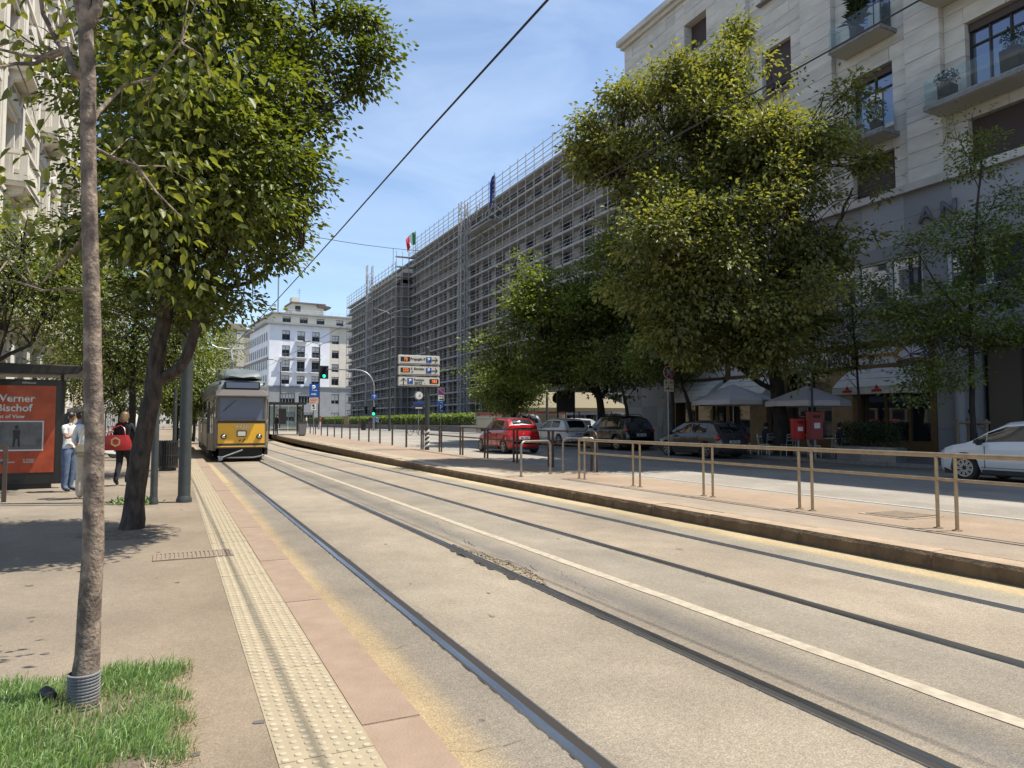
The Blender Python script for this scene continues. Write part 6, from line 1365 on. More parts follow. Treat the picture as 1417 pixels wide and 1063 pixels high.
# ------------------------------------------------------------------ round and square traffic signs
def disc(par, name, x, z, r, m, y0, y1): return MB().lathe([(r,y0),(r,y1)],28,(x,0,z),'y').build(name, M[m], par)
def no_parking(par, z, r, y=-.06, x=0):
    d = disc(par,'sign_disc',x,z,r,'sign_white',y-.012,y); disc(d,'red_ring',x,z,r*.95,'sign_red',y-.0145,y-.0125); disc(d,'blue_field',x,z,r*.70,'sign_blue',y-.017,y-.015)
    b = MB(); a = R(45); c, s = math.cos(a), math.sin(a)
    def rot(px_, pz_): return (x+px_*c+pz_*s, z-px_*s+pz_*c)
    b.prism([rot(-r*.78,-r*.15),rot(r*.78,-r*.15),rot(r*.78,r*.15),rot(-r*.78,r*.15)],'y',y-.0185,y-.0175); b.build('white_edge', M['sign_white'], d)
    b = MB(); b.prism([rot(-r*.80,-r*.10),rot(r*.80,-r*.10),rot(r*.80,r*.10),rot(-r*.80,r*.10)],'y',y-.020,y-.019); b.build('red_bar', M['sign_red'], d); return d
mat('panel_cream',(.62,.56,.43),.5)
sp = gnd(925,29.5); t = thing('no_parking_sign', 'round no parking sign above a cream panel reading 0 - 24 with a tow symbol', 'sign', tuple(sp+Vector((0,0,.05)))); zt = (585-517)*29.5/F+H-sp.z
MB().tube((0,0,-.05),(0,0,zt+.2),.032).build('post', M['galv'], t, smooth=True); no_parking(t, zt, .27)
pl_ = MB().bx(-.235,-.07,zt-.80,.235,-.055,zt-.30).build('panel', M['panel_cream'], t); letters('h024', pl_, (0,-.072,zt-.42)); MB().bx(-.20,-.073,zt-.555,.20,-.071,zt-.545).build('rule', M['sign_red'], pl_)
b = MB(); b.prism([(-.19,zt-.71),(.0,zt-.71),(.0,zt-.65),(-.03,zt-.58),(-.05,zt-.60),(-.07,zt-.66),(-.19,zt-.67)],'y',-.074,-.0705); b.prism([(.03,zt-.66),(.19,zt-.70),(.19,zt-.735),(.03,zt-.70)],'y',-.074,-.0705); b.build('tow_symbol', M['ink'], pl_)
sp = gnd(1110,26.0); t = thing('no_parking_sign', 'cream plate with a no parking disc on a thin pole above the red letter boxes', 'sign', tuple(sp+Vector((.25,0,.05)))); zt = (585-516)*26/F+H-sp.z
MB().tube((.28,0,-.05),(.28,0,zt+1.4),.04).build('post', M['grey_pole'], t, smooth=True); MB().bx(-.17,-.06,zt-.42,.20,-.045,zt+.30).build('plate', M['panel_cream'], t); no_parking(t, zt+.05, .145, -.062, .02); MB().bx(-.04,-.064,zt-.34,.09,-.061,zt-.2).build('tow_symbol', M['ink'], t)
sp = gnd(610,44); t = thing('no_parking_sign', 'small no parking disc above white, arrow and blue parking plates beside the guide sign', 'sign', tuple(sp)); zt = (585-541.5)*44/F+H-sp.z
MB().tube((0,0,-.05),(0,0,zt+.2),.03).build('post', M['galv'], t, smooth=True); no_parking(t, zt, .225); MB().bx(-.20,-.07,zt-.60,.20,-.055,zt-.25).build('panel', M['sign_white'], t)
MB().bx(-.12,-.074,zt-.36,-.02,-.071,zt-.31).bx(.02,-.074,zt-.36,.12,-.071,zt-.31).bx(-.14,-.074,zt-.54,.14,-.071,zt-.47).build('panel_marks', M['ink'], t)
bar_ = MB().prism([(-.36,zt-.80),(.26,zt-.80),(.38,zt-.72),(.26,zt-.63),(-.36,zt-.63)],'y',-.07,-.055).build('arrow_plate', M['sign_blue'], t); arrow('right', bar_, .02, zt-.715, .12, 'white_paint', -.072); q_ = MB().bx(-.17,-.07,zt-1.28,.17,-.055,zt-.83).build('parking_plate', M['sign_blue'], t); letters('Pmid', q_, (0,-.073,zt-1.0)); MB().bx(-.09,-.074,zt-1.23,.09,-.0715,zt-1.19).build('plate_mark', M['white_paint'], q_)
# blue parking sign at the tram stop end
sp = gnd(433.6,60.5); t = thing('parking_sign', 'blue P sign with white arrow, salmon panel and disabled badge by the tram shelter', 'sign', tuple(sp)); zt = (585-541)*60.5/F+H-sp.z
MB().tube((.02,0,-.05),(.02,0,zt+.6),.035).build('post', M['galv'], t, smooth=True); q_ = MB().bx(-.39,-.08,zt-.55,.39,-.06,zt+.60).build('plate', M['sign_blue'], t, bevel=.004); letters('Pbig', q_, (-.02,-.083,zt+.24)); b = MB(); b.bx(-.24,-.084,zt-.32,.06,-.081,zt-.24); b.prism([(.02,zt-.18),(.02,zt-.38),(.22,zt-.28)],'y',-.084,-.081); b.build('arrow', M['white_paint'], q_)
MB().bx(-.02,-.084,zt+.02,.26,-.0815,zt+.07).build('plate_mark', M['white_paint'], q_)
mat('salmon',(.60,.40,.30),.5); s2_ = MB().bx(-.39,-.08,zt-1.08,.39,-.06,zt-.58).build('salmon_panel', M['salmon'], t); b = MB()
for k in range(3): b.bx(-.30,-.083,zt-.72-.13*k,.30-.1*k,-.0805,zt-.68-.13*k)
b.build('panel_lines', M['sign_red'], s2_); hb = MB().bx(-.20,-.08,zt-1.62,.20,-.06,zt-1.12).build('badge', M['sign_white'], t)
b = MB(); b.lathe([(.10,-.083),(.10,-.0805)],14,(-.04,0,zt-1.25),'y'); b.bar((-.02,-.082,zt-1.32),(.10,-.082,zt-1.40),.04); b.bx(-.12,-.083,zt-1.52,.12,-.0805,zt-1.47); b.build('badge_symbol', M['ink'], hb)
# traffic light on its arched mast
sp = gnd(517,79); t = thing('traffic_light', 'traffic light showing green on a grey arched mast over the carriageway', 'traffic light', tuple(sp)); hx_ = at(448,516,79)-sp; zt = (585-512)*79/F+H-sp.z
rv = Vector((hx_.x,hx_.y,0)); e = rv.normalized(); Lr = rv.length; rr_ = 1.9
pts = [Vector((0,0,-.05)),Vector((0,0,zt-rr_))]+[e*(rr_-rr_*math.cos(a*PI/12))+Vector((0,0,zt-rr_+rr_*math.sin(a*PI/12))) for a in range(1,7)]+[e*(Lr-.1)+Vector((0,0,zt+.08))]
MB().path(pts,[.11,.10]+[.085]*6+[.06],12).build('mast', M['galv'], t, smooth=True)
def signal(par, c, s=1.0, lit='green', board=True, ry=0):
    h_ = MB(); h_.bx(c[0]-.48*s,c[1]-.10,c[2]-.72*s,c[0]+.48*s,c[1],c[2]+.72*s) if board else h_.bx(c[0]-.17*s,c[1]-.2,c[2]-.5*s,c[0]+.17*s,c[1],c[2]+.5*s); o = h_.build('backing_board' if board else 'signal_head', M['black'], par)
    for k, z in enumerate((.42,0,-.42)):
        on = k == 2 and lit == 'green'; d = MB().lathe([(.16*s,-.05),(.17*s,0)],16,(c[0],c[1]-.12-(0 if board else .1),c[2]+z*s*(1 if board else .75)),'y').build('lens', M['led_green' if on else 'rubber'], o); MB().lathe([(.19*s,-.22),(.19*s,0)],14,(c[0],c[1]-.10-(0 if board else .1),c[2]+z*s*(1 if board else .75)),'y',caps=False).build('hood', M['black'], o)
signal(t, (hx_.x,hx_.y-.1,zt-.28), 1.0); signal(t, (-.10,-.05,(585-569)*79/F+H-sp.z), .95, board=False); signal(t, (-.95,.05,(585-568)*79/F+H-sp.z), .9, lit='none', board=False)
d = disc(t,'blue_disc',0,(585-548.5)*79/F+H-sp.z,.34,'sign_blue',-.16,-.14); arrow('up', d, 0, (585-548.5)*79/F+H-sp.z, .22, 'white_paint', -.165)
# double-arm street lamps
def lamp2(label, u, vt, d, rz):
    p = gnd(u,d); t = thing('street_lamp', label, 'street lamp', tuple(p), rz, 'double street lamps along the carriageway'); h = (585-vt)*d/F+H-p.z
    MB().path([(0,0,-.05),(0,0,h*.4),(0,0,h-.3)],[.14,.10,.06],12).build('pole', M['grey_pole'], t, smooth=True)
    for s in (-1,1): MB().path([(0,0,h-.5),(s*.35,0,h-.22),(s*1.3,0,h+.05)],.045,8).build('arm', M['galv'], t, smooth=True); MB().box((s*1.75,0,h+.09),(1.0,.28,.12)).build('lamp_head', M['galv'], t, bevel=.03)
lamp2('double-armed street lamp in front of the scaffolded wing, above the hedge', 539, 428, 76, R(-20)); lamp2('double-armed street lamp in front of the white building, behind the traffic light', 441, 473, 96, R(-20)); lamp2('smaller distant double-armed street lamp by the left edge of the white building', 387, 498, 120, R(-20))
p = gnd(757,52); t = thing('street_lamp', 'single street lamp head reaching over the maple tree against the scaffolding', 'street lamp', tuple(p)); h = (585-368)*52/F+H-p.z; MB().path([(0,0,0),(0,0,h-1.2),(-.2,0,h-.6),(-1.4,0,h-.05)],[.10,.07,.06,.05],10).build('pole', M['grey_pole'], t, smooth=True); MB().box((-1.9,0,h+.03),(1.1,.3,.12)).build('lamp_head', M['galv'], t, bevel=.03)
# stop clock with its board
p = gnd(579,61); t = thing('street_clock', 'round white street clock above a blue stop board on a thin post', 'clock', tuple(p)); z = (585-547.5)*61/F+H-p.z
MB().tube((0,0,-.05),(0,0,z),.04).build('post', M['galv'], t, smooth=True); d = MB().lathe([(.36,-.12),(.36,.12)],24,(0,0,z),'y').build('case', M['galv'], t); disc(d,'dial',0,z,.31,'sign_white',-.135,-.122); MB().bar((0,-.14,z),(.16,-.14,z-.06),.04).bar((0,-.14,z),(.13,-.14,z+.17),.03).build('hands', M['ink'], d)
q_ = MB().bx(-.48,-.08,z-1.15,.48,.0,z-.55).build('stop_board', M['tram_navy'], t); MB().bx(-.46,-.085,z-.68,.46,-.081,z-.56).build('board_band', M['sign_blue'], q_); MB().bx(-.3,-.086,z-1.10,.3,-.081,z-1.02).build('board_label', M['sign_white'], q_)
# ------------------------------------------------------------------ tram shelter on the platform, its bin, far people
sp = at(398,585,58); t = thing('tram_shelter', 'glass tram shelter with flat dark roof at the far end of the platform', 'tram shelter', (sp.x,sp.y,G(sp.y)), R(4))
for x in (-1.1,1.2):
    for y in (-.1,1.9): MB().bx(x-.05,y-.05,0,x+.05,y+.05,2.5).build('upright', M['shelter_dark'], t)
MB().bx(-1.6,-.4,2.5,1.4,2.3,2.68).build('roof', M['shelter_dark'], t)
for x in (-1.05,-.3,.45): MB().bx(x,1.88,.3,x+.70,1.90,2.4).build('glass_panel', M['shelter_glass'], t)
MB().bx(1.19,.0,.3,1.21,1.8,2.4).build('glass_panel', M['shelter_glass'], t); MB().bx(-1.0,1.3,.42,1.0,1.7,.48).build('bench', M['brown_paint'], t); MB().bx(-.35,1.8,.9,.25,1.86,2.2).build('notice_board', M['cloth_grey'], t)
sp2 = at(383,585,56.5); person('stop_person', 'person in dark clothes waiting in the far tram shelter', (sp2.x,sp2.y,G(sp2.y)), R(-60), detail=False)
sp2 = at(418,585,56.5); t = thing('litter_bin', 'square dark litter bin beside the far tram shelter', 'litter bin', (sp2.x,sp2.y,G(sp2.y))); MB().prism([(-.32,1.1),(.36,1.1),(.26,.08),(-.24,.08)],'y',-.25,.25).build('body', M['cloth_grey'], t, bevel=.02); MB().bx(-.2,-.2,0,.2,.2,.08).build('foot', M['dark_metal'], t); MB().bx(-.36,-.28,1.1,.40,.28,1.16).build('rim', M['dark_metal'], t)
for key, u, d, rz, lb_ in (('walker_white',424,92,90,'person in white walking in front of the hedge left of the parking sign'),('walker_red',443,88,-90,'person in a red top walking in front of the hedge'),('stop_person',513,82,20,'person in black standing at the foot of the traffic light mast'),('blue_person',520.5,81,-30,'person in blue standing right of the traffic light mast')):
    p = gnd(u,d); person(key, lb_, tuple(p), R(rz), detail=False)
sp2 = gnd(503,83); t = thing('litter_bin', 'small dark litter bin near the traffic light mast', 'litter bin', tuple(sp2)); MB().lathe([(.3,.05),(.36,1.0),(.38,1.05)],12).build('body', M['dark_metal'], t, smooth=True); MB().lathe([(.25,0),(.25,.05)],12).build('foot', M['dark_metal'], t)
# hedge in planters
def hedge(label, ya, yb, X, z, h, w, seed, nper=520):
    t = thing('hedge', label, 'hedge', (X,ya,z), 0, 'clipped hedges in long planters'); Ln = yb-ya; n = int(Ln*nper); rs = np.random.RandomState(seed)
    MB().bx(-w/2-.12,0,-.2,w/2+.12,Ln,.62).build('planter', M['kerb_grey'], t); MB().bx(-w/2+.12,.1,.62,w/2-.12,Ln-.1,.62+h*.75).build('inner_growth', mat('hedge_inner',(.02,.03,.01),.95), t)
    P = np.stack([rs.uniform(-w/2,w/2,n),rs.uniform(0,Ln,n),.55+h*rs.random(n)**.7],1); P[:,2] += .10*np.sin(P[:,1]*2.3)+.08*np.sin(P[:,1]*5.1); P[:,0] += .12*np.sin(P[:,1]*3.1)*np.sign(P[:,0])
    D = rs.normal(size=(n,3)); D[:,2] = np.abs(D[:,2])+.3; o = obj('foliage', leaf_mesh('foliage', P, D, rs.uniform(.12,.24,n), 'leaf_hedge', rs), t); o['kind'] = 'stuff'
hedge('nearest stretch of bright clipped hedge in a grey planter left of the red car', 67, 90, 27.0, G(80), 1.15, 1.5, 61)
hedge('middle stretch of bright clipped hedge behind the guide sign and street lamp', 90.6, 118, 27.0, G(90), 1.15, 1.5, 62, 380)
hedge('farthest stretch of bright clipped hedge right of the far tram shelter', 124, 165, 27.4, G(90), 1.25, 1.5, 63, 260)
hp = thing('hoarding', 'small brown wooden box panel between two stretches of hedge', 'hoarding', (26.6,119.5,G(110))); 
for k in range(7): MB().bx(-.05,.55*k,0,.05,.55*k+.5,2.0).build('board', mat('wood_box',(.28,.19,.11),.8), hp)
MB().bx(.05,0,.2,.12,3.8,.35).build('batten', M['wood_box'], hp)
# site fence beyond the red car
fn = thing('site_fence', 'pale site fence of upright slats behind the red car and the end of the hedge', 'fence', (27.5,48,G(55))); mat('fence_pale',(.34,.33,.26),.8); mat('fence_mesh_red',(.38,.07,.04),.7)
fsm = MB().bx(-.02,0,.1,.02,.17,1.75).mesh('slat', M['fence_pale'])
for k in range(70): mesh_inst('slat', fsm, fn, (0,.26*k,0))
MB().bx(-.06,0,.35,-.02,18.2,.45).bx(-.06,0,1.4,-.02,18.2,1.5).build('rail', M['fence_pale'], fn); MB().bx(.0,0,1.8,.05,18.2,2.05).build('warning_band', M['fence_mesh_red'], fn)
# ------------------------------------------------------------------ vehicles
mat('tail_red',(.42,.015,.012),.25,coat=.5); mat('head_clear',(.5,.52,.55),.12,.4); mat('plate_white',(.60,.61,.62),.45); mat('plastic_black',(.02,.02,.021),.6); mat('alloy',(.42,.42,.42),.3,.8); mat('amber',(.5,.2,.02),.3)
BASE = [(-1,.50,.52,.66,.40),(-.985,.70,.72,.80,.34),(-.955,.86,.89,.885,.28),(-.915,.93,1.00,.93,.25),(-.86,.96,1.17,.965,.235),(-.76,.96,1.38,.985,.225),(-.64,.955,1.455,1,.22),(-.10,.93,1.50,1,.20),(.16,.92,1.465,1,.20),(.36,.915,1.27,1,.20),(.53,.91,1.03,.99,.20),(.62,.90,.93,.98,.205),(.78,.845,.875,.95,.21),(.90,.77,.80,.88,.215),(.965,.66,.685,.78,.22),(1,.50,.52,.62,.26)]
def car(label, loc, rz, Ln, Wd, Hh, paint, wheel_r, axles, kind='hatch', rim='alloy', spokes=5, rear=None, taillight=None, group=None, cat='car', roofm=None, back_shift=0.0):
    t = thing('parked_car', label, cat, loc, rz, group); hl = Ln/2; sz = Hh/1.50
    pr = [(y*hl, zb*(.85+.15*sz) if kind != 'suv' else zb*sz, zr*sz if zr > .94 else (zr*(.85+.15*sz) if kind != 'suv' else zr*sz), w*Wd/2, zs) for y, zb, zr, w, zs in BASE]
    if back_shift:      # steeper tail
        pr = [(y-(back_shift if -.9*hl < y < -.6*hl else 0),)+tuple(r_) for (y,*r_) in pr]
    ysx = [p[0] for p in pr]
    def ev(y): return [float(np.interp(y, ysx, [p[k] for p in pr])) for k in (1,2,3,4)]
    st = sorted(set([p[0] for p in pr]+list(np.arange(-hl+.05,hl-.04,.07))+[a+s*wheel_r*1.12 for a in axles for s in (-1,1)]))
    ar = wheel_r*1.13; rings = []
    for y in st:
        zb, zr, w, zs = ev(y); za = 0
        for a in axles:
            if abs(y-a) < ar: za = max(za, wheel_r+math.sqrt(ar*ar-(y-a)**2))
        cab = max(0.0, min(1.0, (zr-zb)/.5)); ws = w*(.93-.17*cab); wr = w*(.80-.06*cab)
        z1 = max(zs,za); z2 = max(zs+.10,za+.012); z3 = max(.52*sz,za+.024); z4 = max(zb-.16,za+.035)
        rings.append([(0,y,zs),(w*.90,y,z1),(w*.985,y,z2),(w*1.0,y,z3),(w*.995,y,z4),(w*.965,y,zb-.035),(w*.93,y,zb),(ws,y,zr-.06*cab-.004),(wr*.82,y,zr),(0,y,zr+.03)])
    b = MB(); full = [[(-x,y,z) for x, y, z in reversed(r_[1:-1])] for r_ in rings]
    rows = [r_+f_ for r_, f_ in zip(rings, full)]; b.grid(rows, loop=True); b.add(rows[0],[tuple(range(len(rows[0])))]); b.add(rows[-1],[tuple(range(len(rows[0])))])
    body = b.build('body', M[paint], t, smooth=True)
    def side(y, k, s, off):
        zb, zr, w, zs = ev(y); cab = max(0.0, min(1.0, (zr-zb)/.5)); ws = w*(.93-.17*cab); x = w*.93+(ws-w*.93)*k; z = zb+(zr-.06*cab-zb)*k; return (s*(x+off),y,z+off*.3)
    def top(y, k, off):
        zb, zr, w, zs = ev(y); cab = max(0.0, min(1.0, (zr-zb)/.5)); wr = w*(.80-.06*cab)*.82; return (wr*k,y,zr+.03*(1-abs(k))+off)
    def strip_y(f, y0, y1, n=6): return [f(y0+(y1-y0)*j/n) for j in range(n+1)]
    for s in (-1,1):
        A = [(-.60,-.16),(-.12,.34)] if kind != 'three' else [(-.60,-.30),(-.26,.36)]
        A = [(-.80,-.64)]+A if kind == 'suv' else A
        for y0, y1 in A: MB().grid(strip_y(lambda y: [side(y,.13,s,.006),side(y,.5,s,.010),side(y,.90,s,.006)],y0*hl,y1*hl)).build('side_window', M['dark_glass'], t, smooth=True)
        MB().grid(strip_y(lambda y: [side(y,.12,s,.006),side(y,.5,s,.008),side(y,.86,s,.006)],.37*hl,.52*hl)).build('side_window', M['dark_glass'], t, smooth=True)
        b = MB()
        for yd in ((-.40,.0,.40) if kind != 'three' else (-.30,.40)):
            y = yd*hl*.92; zb, zr, w, zs = ev(y); b.bx(min(s*w*.99,s*(w+.004)),y-.006,.34,max(s*w*.99,s*(w+.004)),y+.006,zb-.05)
        zb, zr, w, zs = ev(0); b.bx(min(s*w*.985,s*(w+.004)),-.45*hl,.345,max(s*w*.985,s*(w+.004)),.42*hl,.355); b.build('door_seam', M['plastic_black'], t)
        for yd in ((-.30,.10) if kind != 'three' else (-.20,)): MB().box((s*(w+.012),yd*hl,.80*sz),(.03,.17,.03)).build('door_handle', M[paint], t, bevel=.008)
        MB().box((s*(w+.10),.40*hl,.98*sz),(.20,.11,.14)).build('mirror', M['plastic_black'] if paint != 'car_white' or kind == 'three' else M[paint], t, bevel=.03)
        MB().bx(min(s*w*.90,s*w*1.004),-.42*hl,.20,max(s*w*.90,s*w*1.004),.40*hl,.30).build('sill', M['plastic_black'], t)
        if kind == 'suv':
            for a in axles:
                pts = [(s*(w+.006),a+(wheel_r*1.22)*math.cos(x*PI/10),wheel_r+(wheel_r*1.22)*math.sin(x*PI/10)) for x in range(11)]; MB().path(pts,.035,6).build('arch_trim', M['plastic_black'], t)
        for a in axles:
            wh = MB().lathe([(wheel_r*.66,-.10),(wheel_r*.93,-.105),(wheel_r,-.07),(wheel_r,.07),(wheel_r*.93,.105),(wheel_r*.66,.10)],28,(s*(Wd/2-.125),a,wheel_r),'x').build('wheel', M['rubber'], t, smooth=True)
            sx = s*(Wd/2-.032); MB().lathe([(.02,-.012*s),(wheel_r*.67,-.012*s)],24,(sx-s*.05,a,wheel_r),'x').build('brake_disc', M['plastic_black'], wh); MB().lathe([(wheel_r*.60,-.02*s),(wheel_r*.60,.01*s),(wheel_r*.67,.012*s),(wheel_r*.67,-.02*s)],28,(sx,a,wheel_r),'x',caps=False).build('rim', M[rim], wh, smooth=True)
            sb_ = MB(); sb_.lathe([(.06,.02*s),(.05,.03*s)],12,(sx-.03*s,a,wheel_r),'x')
            for k in range(spokes):
                an_ = 2*PI*k/spokes+.3; c_, s_ = math.cos(an_), math.sin(an_)
                if rim == 'petal_rim':
                    q = []
                    for dt in (-.26,.26): an2 = an_+dt; q.append((sx,a+wheel_r*.60*math.cos(an2),wheel_r+wheel_r*.60*math.sin(an2)))
                    ce = (sx,a+wheel_r*.16*c_,wheel_r+wheel_r*.16*s_); sb_.bar(ce,q[0],.022); sb_.bar(ce,q[1],.022); sb_.bar(q[0],(sx,a+wheel_r*.63*c_,wheel_r+wheel_r*.63*s_),.022); sb_.bar((sx,a+wheel_r*.63*c_,wheel_r+wheel_r*.63*s_),q[1],.022)
                else: sb_.bar((sx,a+.03*c_,wheel_r+.03*s_),(sx,a+wheel_r*.62*c_,wheel_r+wheel_r*.62*s_),.045)
            sb_.build('spokes', M[rim], wh)
        # lamps
        zb, zr, w, zs = ev(.90*hl); hd = MB().ell((s*w*.78,.905*hl,zb-.085),(.17,.14,.075),14,8).build('headlight', M['head_clear'], t, smooth=True)
        y = -.945*hl; zb, zr, w, zs = ev(y)
        tl = taillight or (.11,.09,.12,.0)
        MB().ell((s*w*.90,y+.02,zb-.08+tl[3]),tl[:3],14,8).build('taillight', M['tail_red'], t, smooth=True)
    MB().grid(strip_y(lambda y: [top(y,k,.006) for k in (-.95,-.5,0,.5,.95)],.19*hl,.575*hl)).build('windscreen', M['dark_glass'], t, smooth=True)
    MB().grid(strip_y(lambda y: [top(y,k,.008) for k in (-.95,-.5,0,.5,.95)],-.925*hl,-.775*hl)).build('rear_window', M['dark_glass'], t, smooth=True)
    if roofm: MB().grid(strip_y(lambda y: [top(y,k,.007) for k in (-1.0,-.5,0,.5,1.0)],-.74*hl,.17*hl)).build('roof_panel', M[roofm], t, smooth=True)
    zb, zr, w, zs = ev(-.99*hl)
    pl = MB().bx(-.26,-hl-.012,.60*sz,.26,-hl+.06,.71*sz).build('number_plate', M['plate_white'], t); MB().bx(-.19,-hl-.015,.635*sz,-.03,-hl-.0125,.675*sz).bx(.02,-hl-.015,.635*sz,.19,-hl-.0125,.675*sz).build('plate_marks', M['ink'], pl)
    MB().bx(-w*.95,-hl-.01,.26,w*.95,-hl+.10,.45).build('rear_bumper', M['plastic_black'] if kind == 'suv' else M[paint], t, bevel=.03); MB().bx(-w*.8,-hl+.0,.20,w*.8,-hl+.12,.27).build('rear_valance', M['plastic_black'], t)
    for s in (-1,1): MB().bx(s*w*.75-.09,-hl-.014,.36,s*w*.75+.09,-hl+.0,.40).build('reflector', M['tail_red'], t)
    zb, zr, w, zs = ev(.97*hl); MB().bx(-.45,hl-.04,.36,.45,hl+.012,.52).build('grille', M['plastic_black'], t)
    zb, zr, w, zs = ev(-.95*hl); MB().lathe([(.055,-.012),(.045,-.02)],14,(0,-.965*hl,.80*sz),'y').build('badge', M['chrome'], t)
    MB().bx(-Wd/2+.12,-hl*.9,.16,Wd/2-.12,hl*.9,.30).build('underbody', M['plastic_black'], t)
    if kind == 'suv':
        for s in (-1,1): MB().path([(s*Wd*.33,-.6*hl,Hh-.03),(s*Wd*.33,-.5*hl,Hh+.05),(s*Wd*.33,.05*hl,Hh+.06),(s*Wd*.33,.15*hl,Hh+.0)],.02,6).build('roof_rail', M['plastic_black'], t)
    return t
mat('car_red',(.36,.010,.014),.22,coat=.7); mat('car_white',(.62,.62,.62),.25,coat=.6); mat('car_silver',(.50,.51,.52),.3,.4,coat=.6); mat('car_black',(.010,.011,.013),.22,coat=.7); mat('car_grey',(.065,.066,.066),.28,.3,coat=.6); mat('petal_rim',(.5,.5,.5),.3,.7)
def put(label, X, Yrear_axle, ra, Ln, *a, **k):          # X of the car's middle, rear axle at Yrear_axle
    yc = Yrear_axle-ra; return car(label, (X,yc,G(yc)), 0, Ln, *a, **k)
put('small red hatchback with dark roof beside the brown platform fence', 13.83, 28.3, -1.25, 3.5, 1.66, 1.56, 'car_red', .30, (-1.25,1.25), taillight=(.10,.06,.11,-.02), roofm='plastic_black', back_shift=.10)
put('white hatchback parked just beyond the red car, seen from behind', 20.0, 34.3, -1.28, 4.05, 1.75, 1.52, 'car_white', .32, (-1.28,1.28), taillight=(.07,.20,.10,.02), group='cars parked on the right')
put('black SUV with roof rails parked between the white and the dark grey hatchback', 20.40, 29.2, -1.30, 4.3, 1.85, 1.70, 'car_black', .36, (-1.30,1.32), kind='suv', spokes=7, taillight=(.13,.06,.09,.03), group='cars parked on the right')
put('dark grey hatchback parked in the shade in front of the white umbrella', 19.95, 22.3, -1.24, 3.97, 1.70, 1.48, 'car_grey', .31, (-1.24,1.24), taillight=(.15,.08,.12,-.01), group='cars parked on the right')
put('white three-door car with petal wheels at the right picture edge', 18.36, 8.6, -1.22, 4.0, 1.72, 1.46, 'car_white', .32, (-1.22,1.24), kind='three', rim='petal_rim', spokes=9)
put('white van-like car whose roof shows behind the red car', 21.3, 42.5, -1.35, 4.4, 1.85, 1.80, 'car_white', .34, (-1.35,1.35), kind='suv')
car('silver car parked across the side street beyond the trees', (25.3,43.6,G(43)), R(90), 4.1, 1.74, 1.50, 'car_silver', .32, (-1.28,1.28))
# bicycle near the stop clock
p = gnd(577,60); t = thing('bicycle', 'bicycle parked by the post of the street clock', 'bicycle', tuple(p+Vector((-.3,-.4,0))), R(-65))
for y in (-.52,.52):
    w = MB(); w.path([(0,y+.33*math.cos(a*PI/12),.34+.33*math.sin(a*PI/12)) for a in range(25)],.02,6); o = w.build('wheel', M['rubber'], t); s_ = MB()
    for a in range(8): s_.bar((0,y,.34),(0,y+.32*math.cos(a*PI/4),.34+.32*math.sin(a*PI/4)),.006)
    s_.build('spokes', M['chrome'], o)
MB().tube((0,-.52,.34),(0,-.12,.80),.018).tube((0,-.12,.30),(0,-.15,.90),.018).tube((0,-.12,.30),(0,.38,.78),.02).tube((0,-.15,.78),(0,.36,.86),.018).tube((0,-.52,.34),(0,-.12,.30),.015).tube((0,.52,.34),(0,.35,1.0),.018).build('frame', M['dark_metal'], t); MB().box((0,-.16,.95),(.14,.26,.06)).build('saddle', M['black'], t, bevel=.02); MB().tube((-.28,.32,1.04),(.28,.32,1.04),.014).build('handlebar', M['black'], t)
# ------------------------------------------------------------------ cafe and shop front things on the shaded pavement
cg = 'white parasols at the cafe'
p = gnd(1000,30.3); parasol('broad white parasol over the cafe tables behind the dark grey hatchback', tuple(p+Vector((.6,0,.1))), 1.75, 2.25, 2.95, 'parasol_white')
p = gnd(1105,27.5); parasol('broad white parasol behind the big trunk and the red letter boxes', tuple(p+Vector((.5,0,.1))), 1.55, 2.15, 2.75, 'parasol_white')
p = gnd(905,34); t = thing('closed_parasol', 'closed grey parasol by the pale granite wall behind the black SUV', 'parasol', tuple(p+Vector((.8,0,.1)))); MB().tube((0,0,0),(0,0,2.9),.03).build('pole', M['galv'], t); MB().path([(0,0,.75),(0,0,1.2),(0,0,2.0),(0,0,2.75),(0,0,2.85)],[.30,.27,.17,.06,.02],10).build('folded_canopy', mat('parasol_grey',(.16,.155,.145),.9,0,(.11,.105,.10),9), t, smooth=True); MB().bx(-.3,-.3,0,.3,.3,.1).build('base', M['dark_metal'], t)
def letter_box(label, u, d, w, h, z0, m, dx=0):
    p = gnd(u,d); t = thing('letter_box', label, 'letter box', tuple(p+Vector((dx,0,.1))), R(-18)); MB().bx(-w/2,-.16,z0,w/2,.16,z0+h).build('box', M[m], t, bevel=.03); MB().bx(-w/2-.01,-.18,z0+h-.03,w/2+.01,.17,z0+h+.02).build('lid', M[m], t, bevel=.008); MB().bx(-.03,-.03,0,.03,.03,z0).build('leg', M['galv'], t)
    MB().bx(-w*.30,-.166,z0+h*.80,w*.28,-.161,z0+h*.90).build('slot', M['black'], t); MB().bx(-w*.22,-.168,z0+h*.42,w*.24,-.161,z0+h*.62).build('label_plate', M['plate_white'], t)
mat('post_red',(.42,.018,.015),.4); mat('post_red_old',(.26,.045,.04),.5)
letter_box('bright red letter box with white label, the smaller of two', 1104, 25.6, .42, .72, .72, 'post_red'); letter_box('faded red letter box, the larger of two, nearer the shop', 1127, 25.2, .48, .96, .72, 'post_red_old')
mat('chair_alu',(.40,.40,.41),.35,.6)
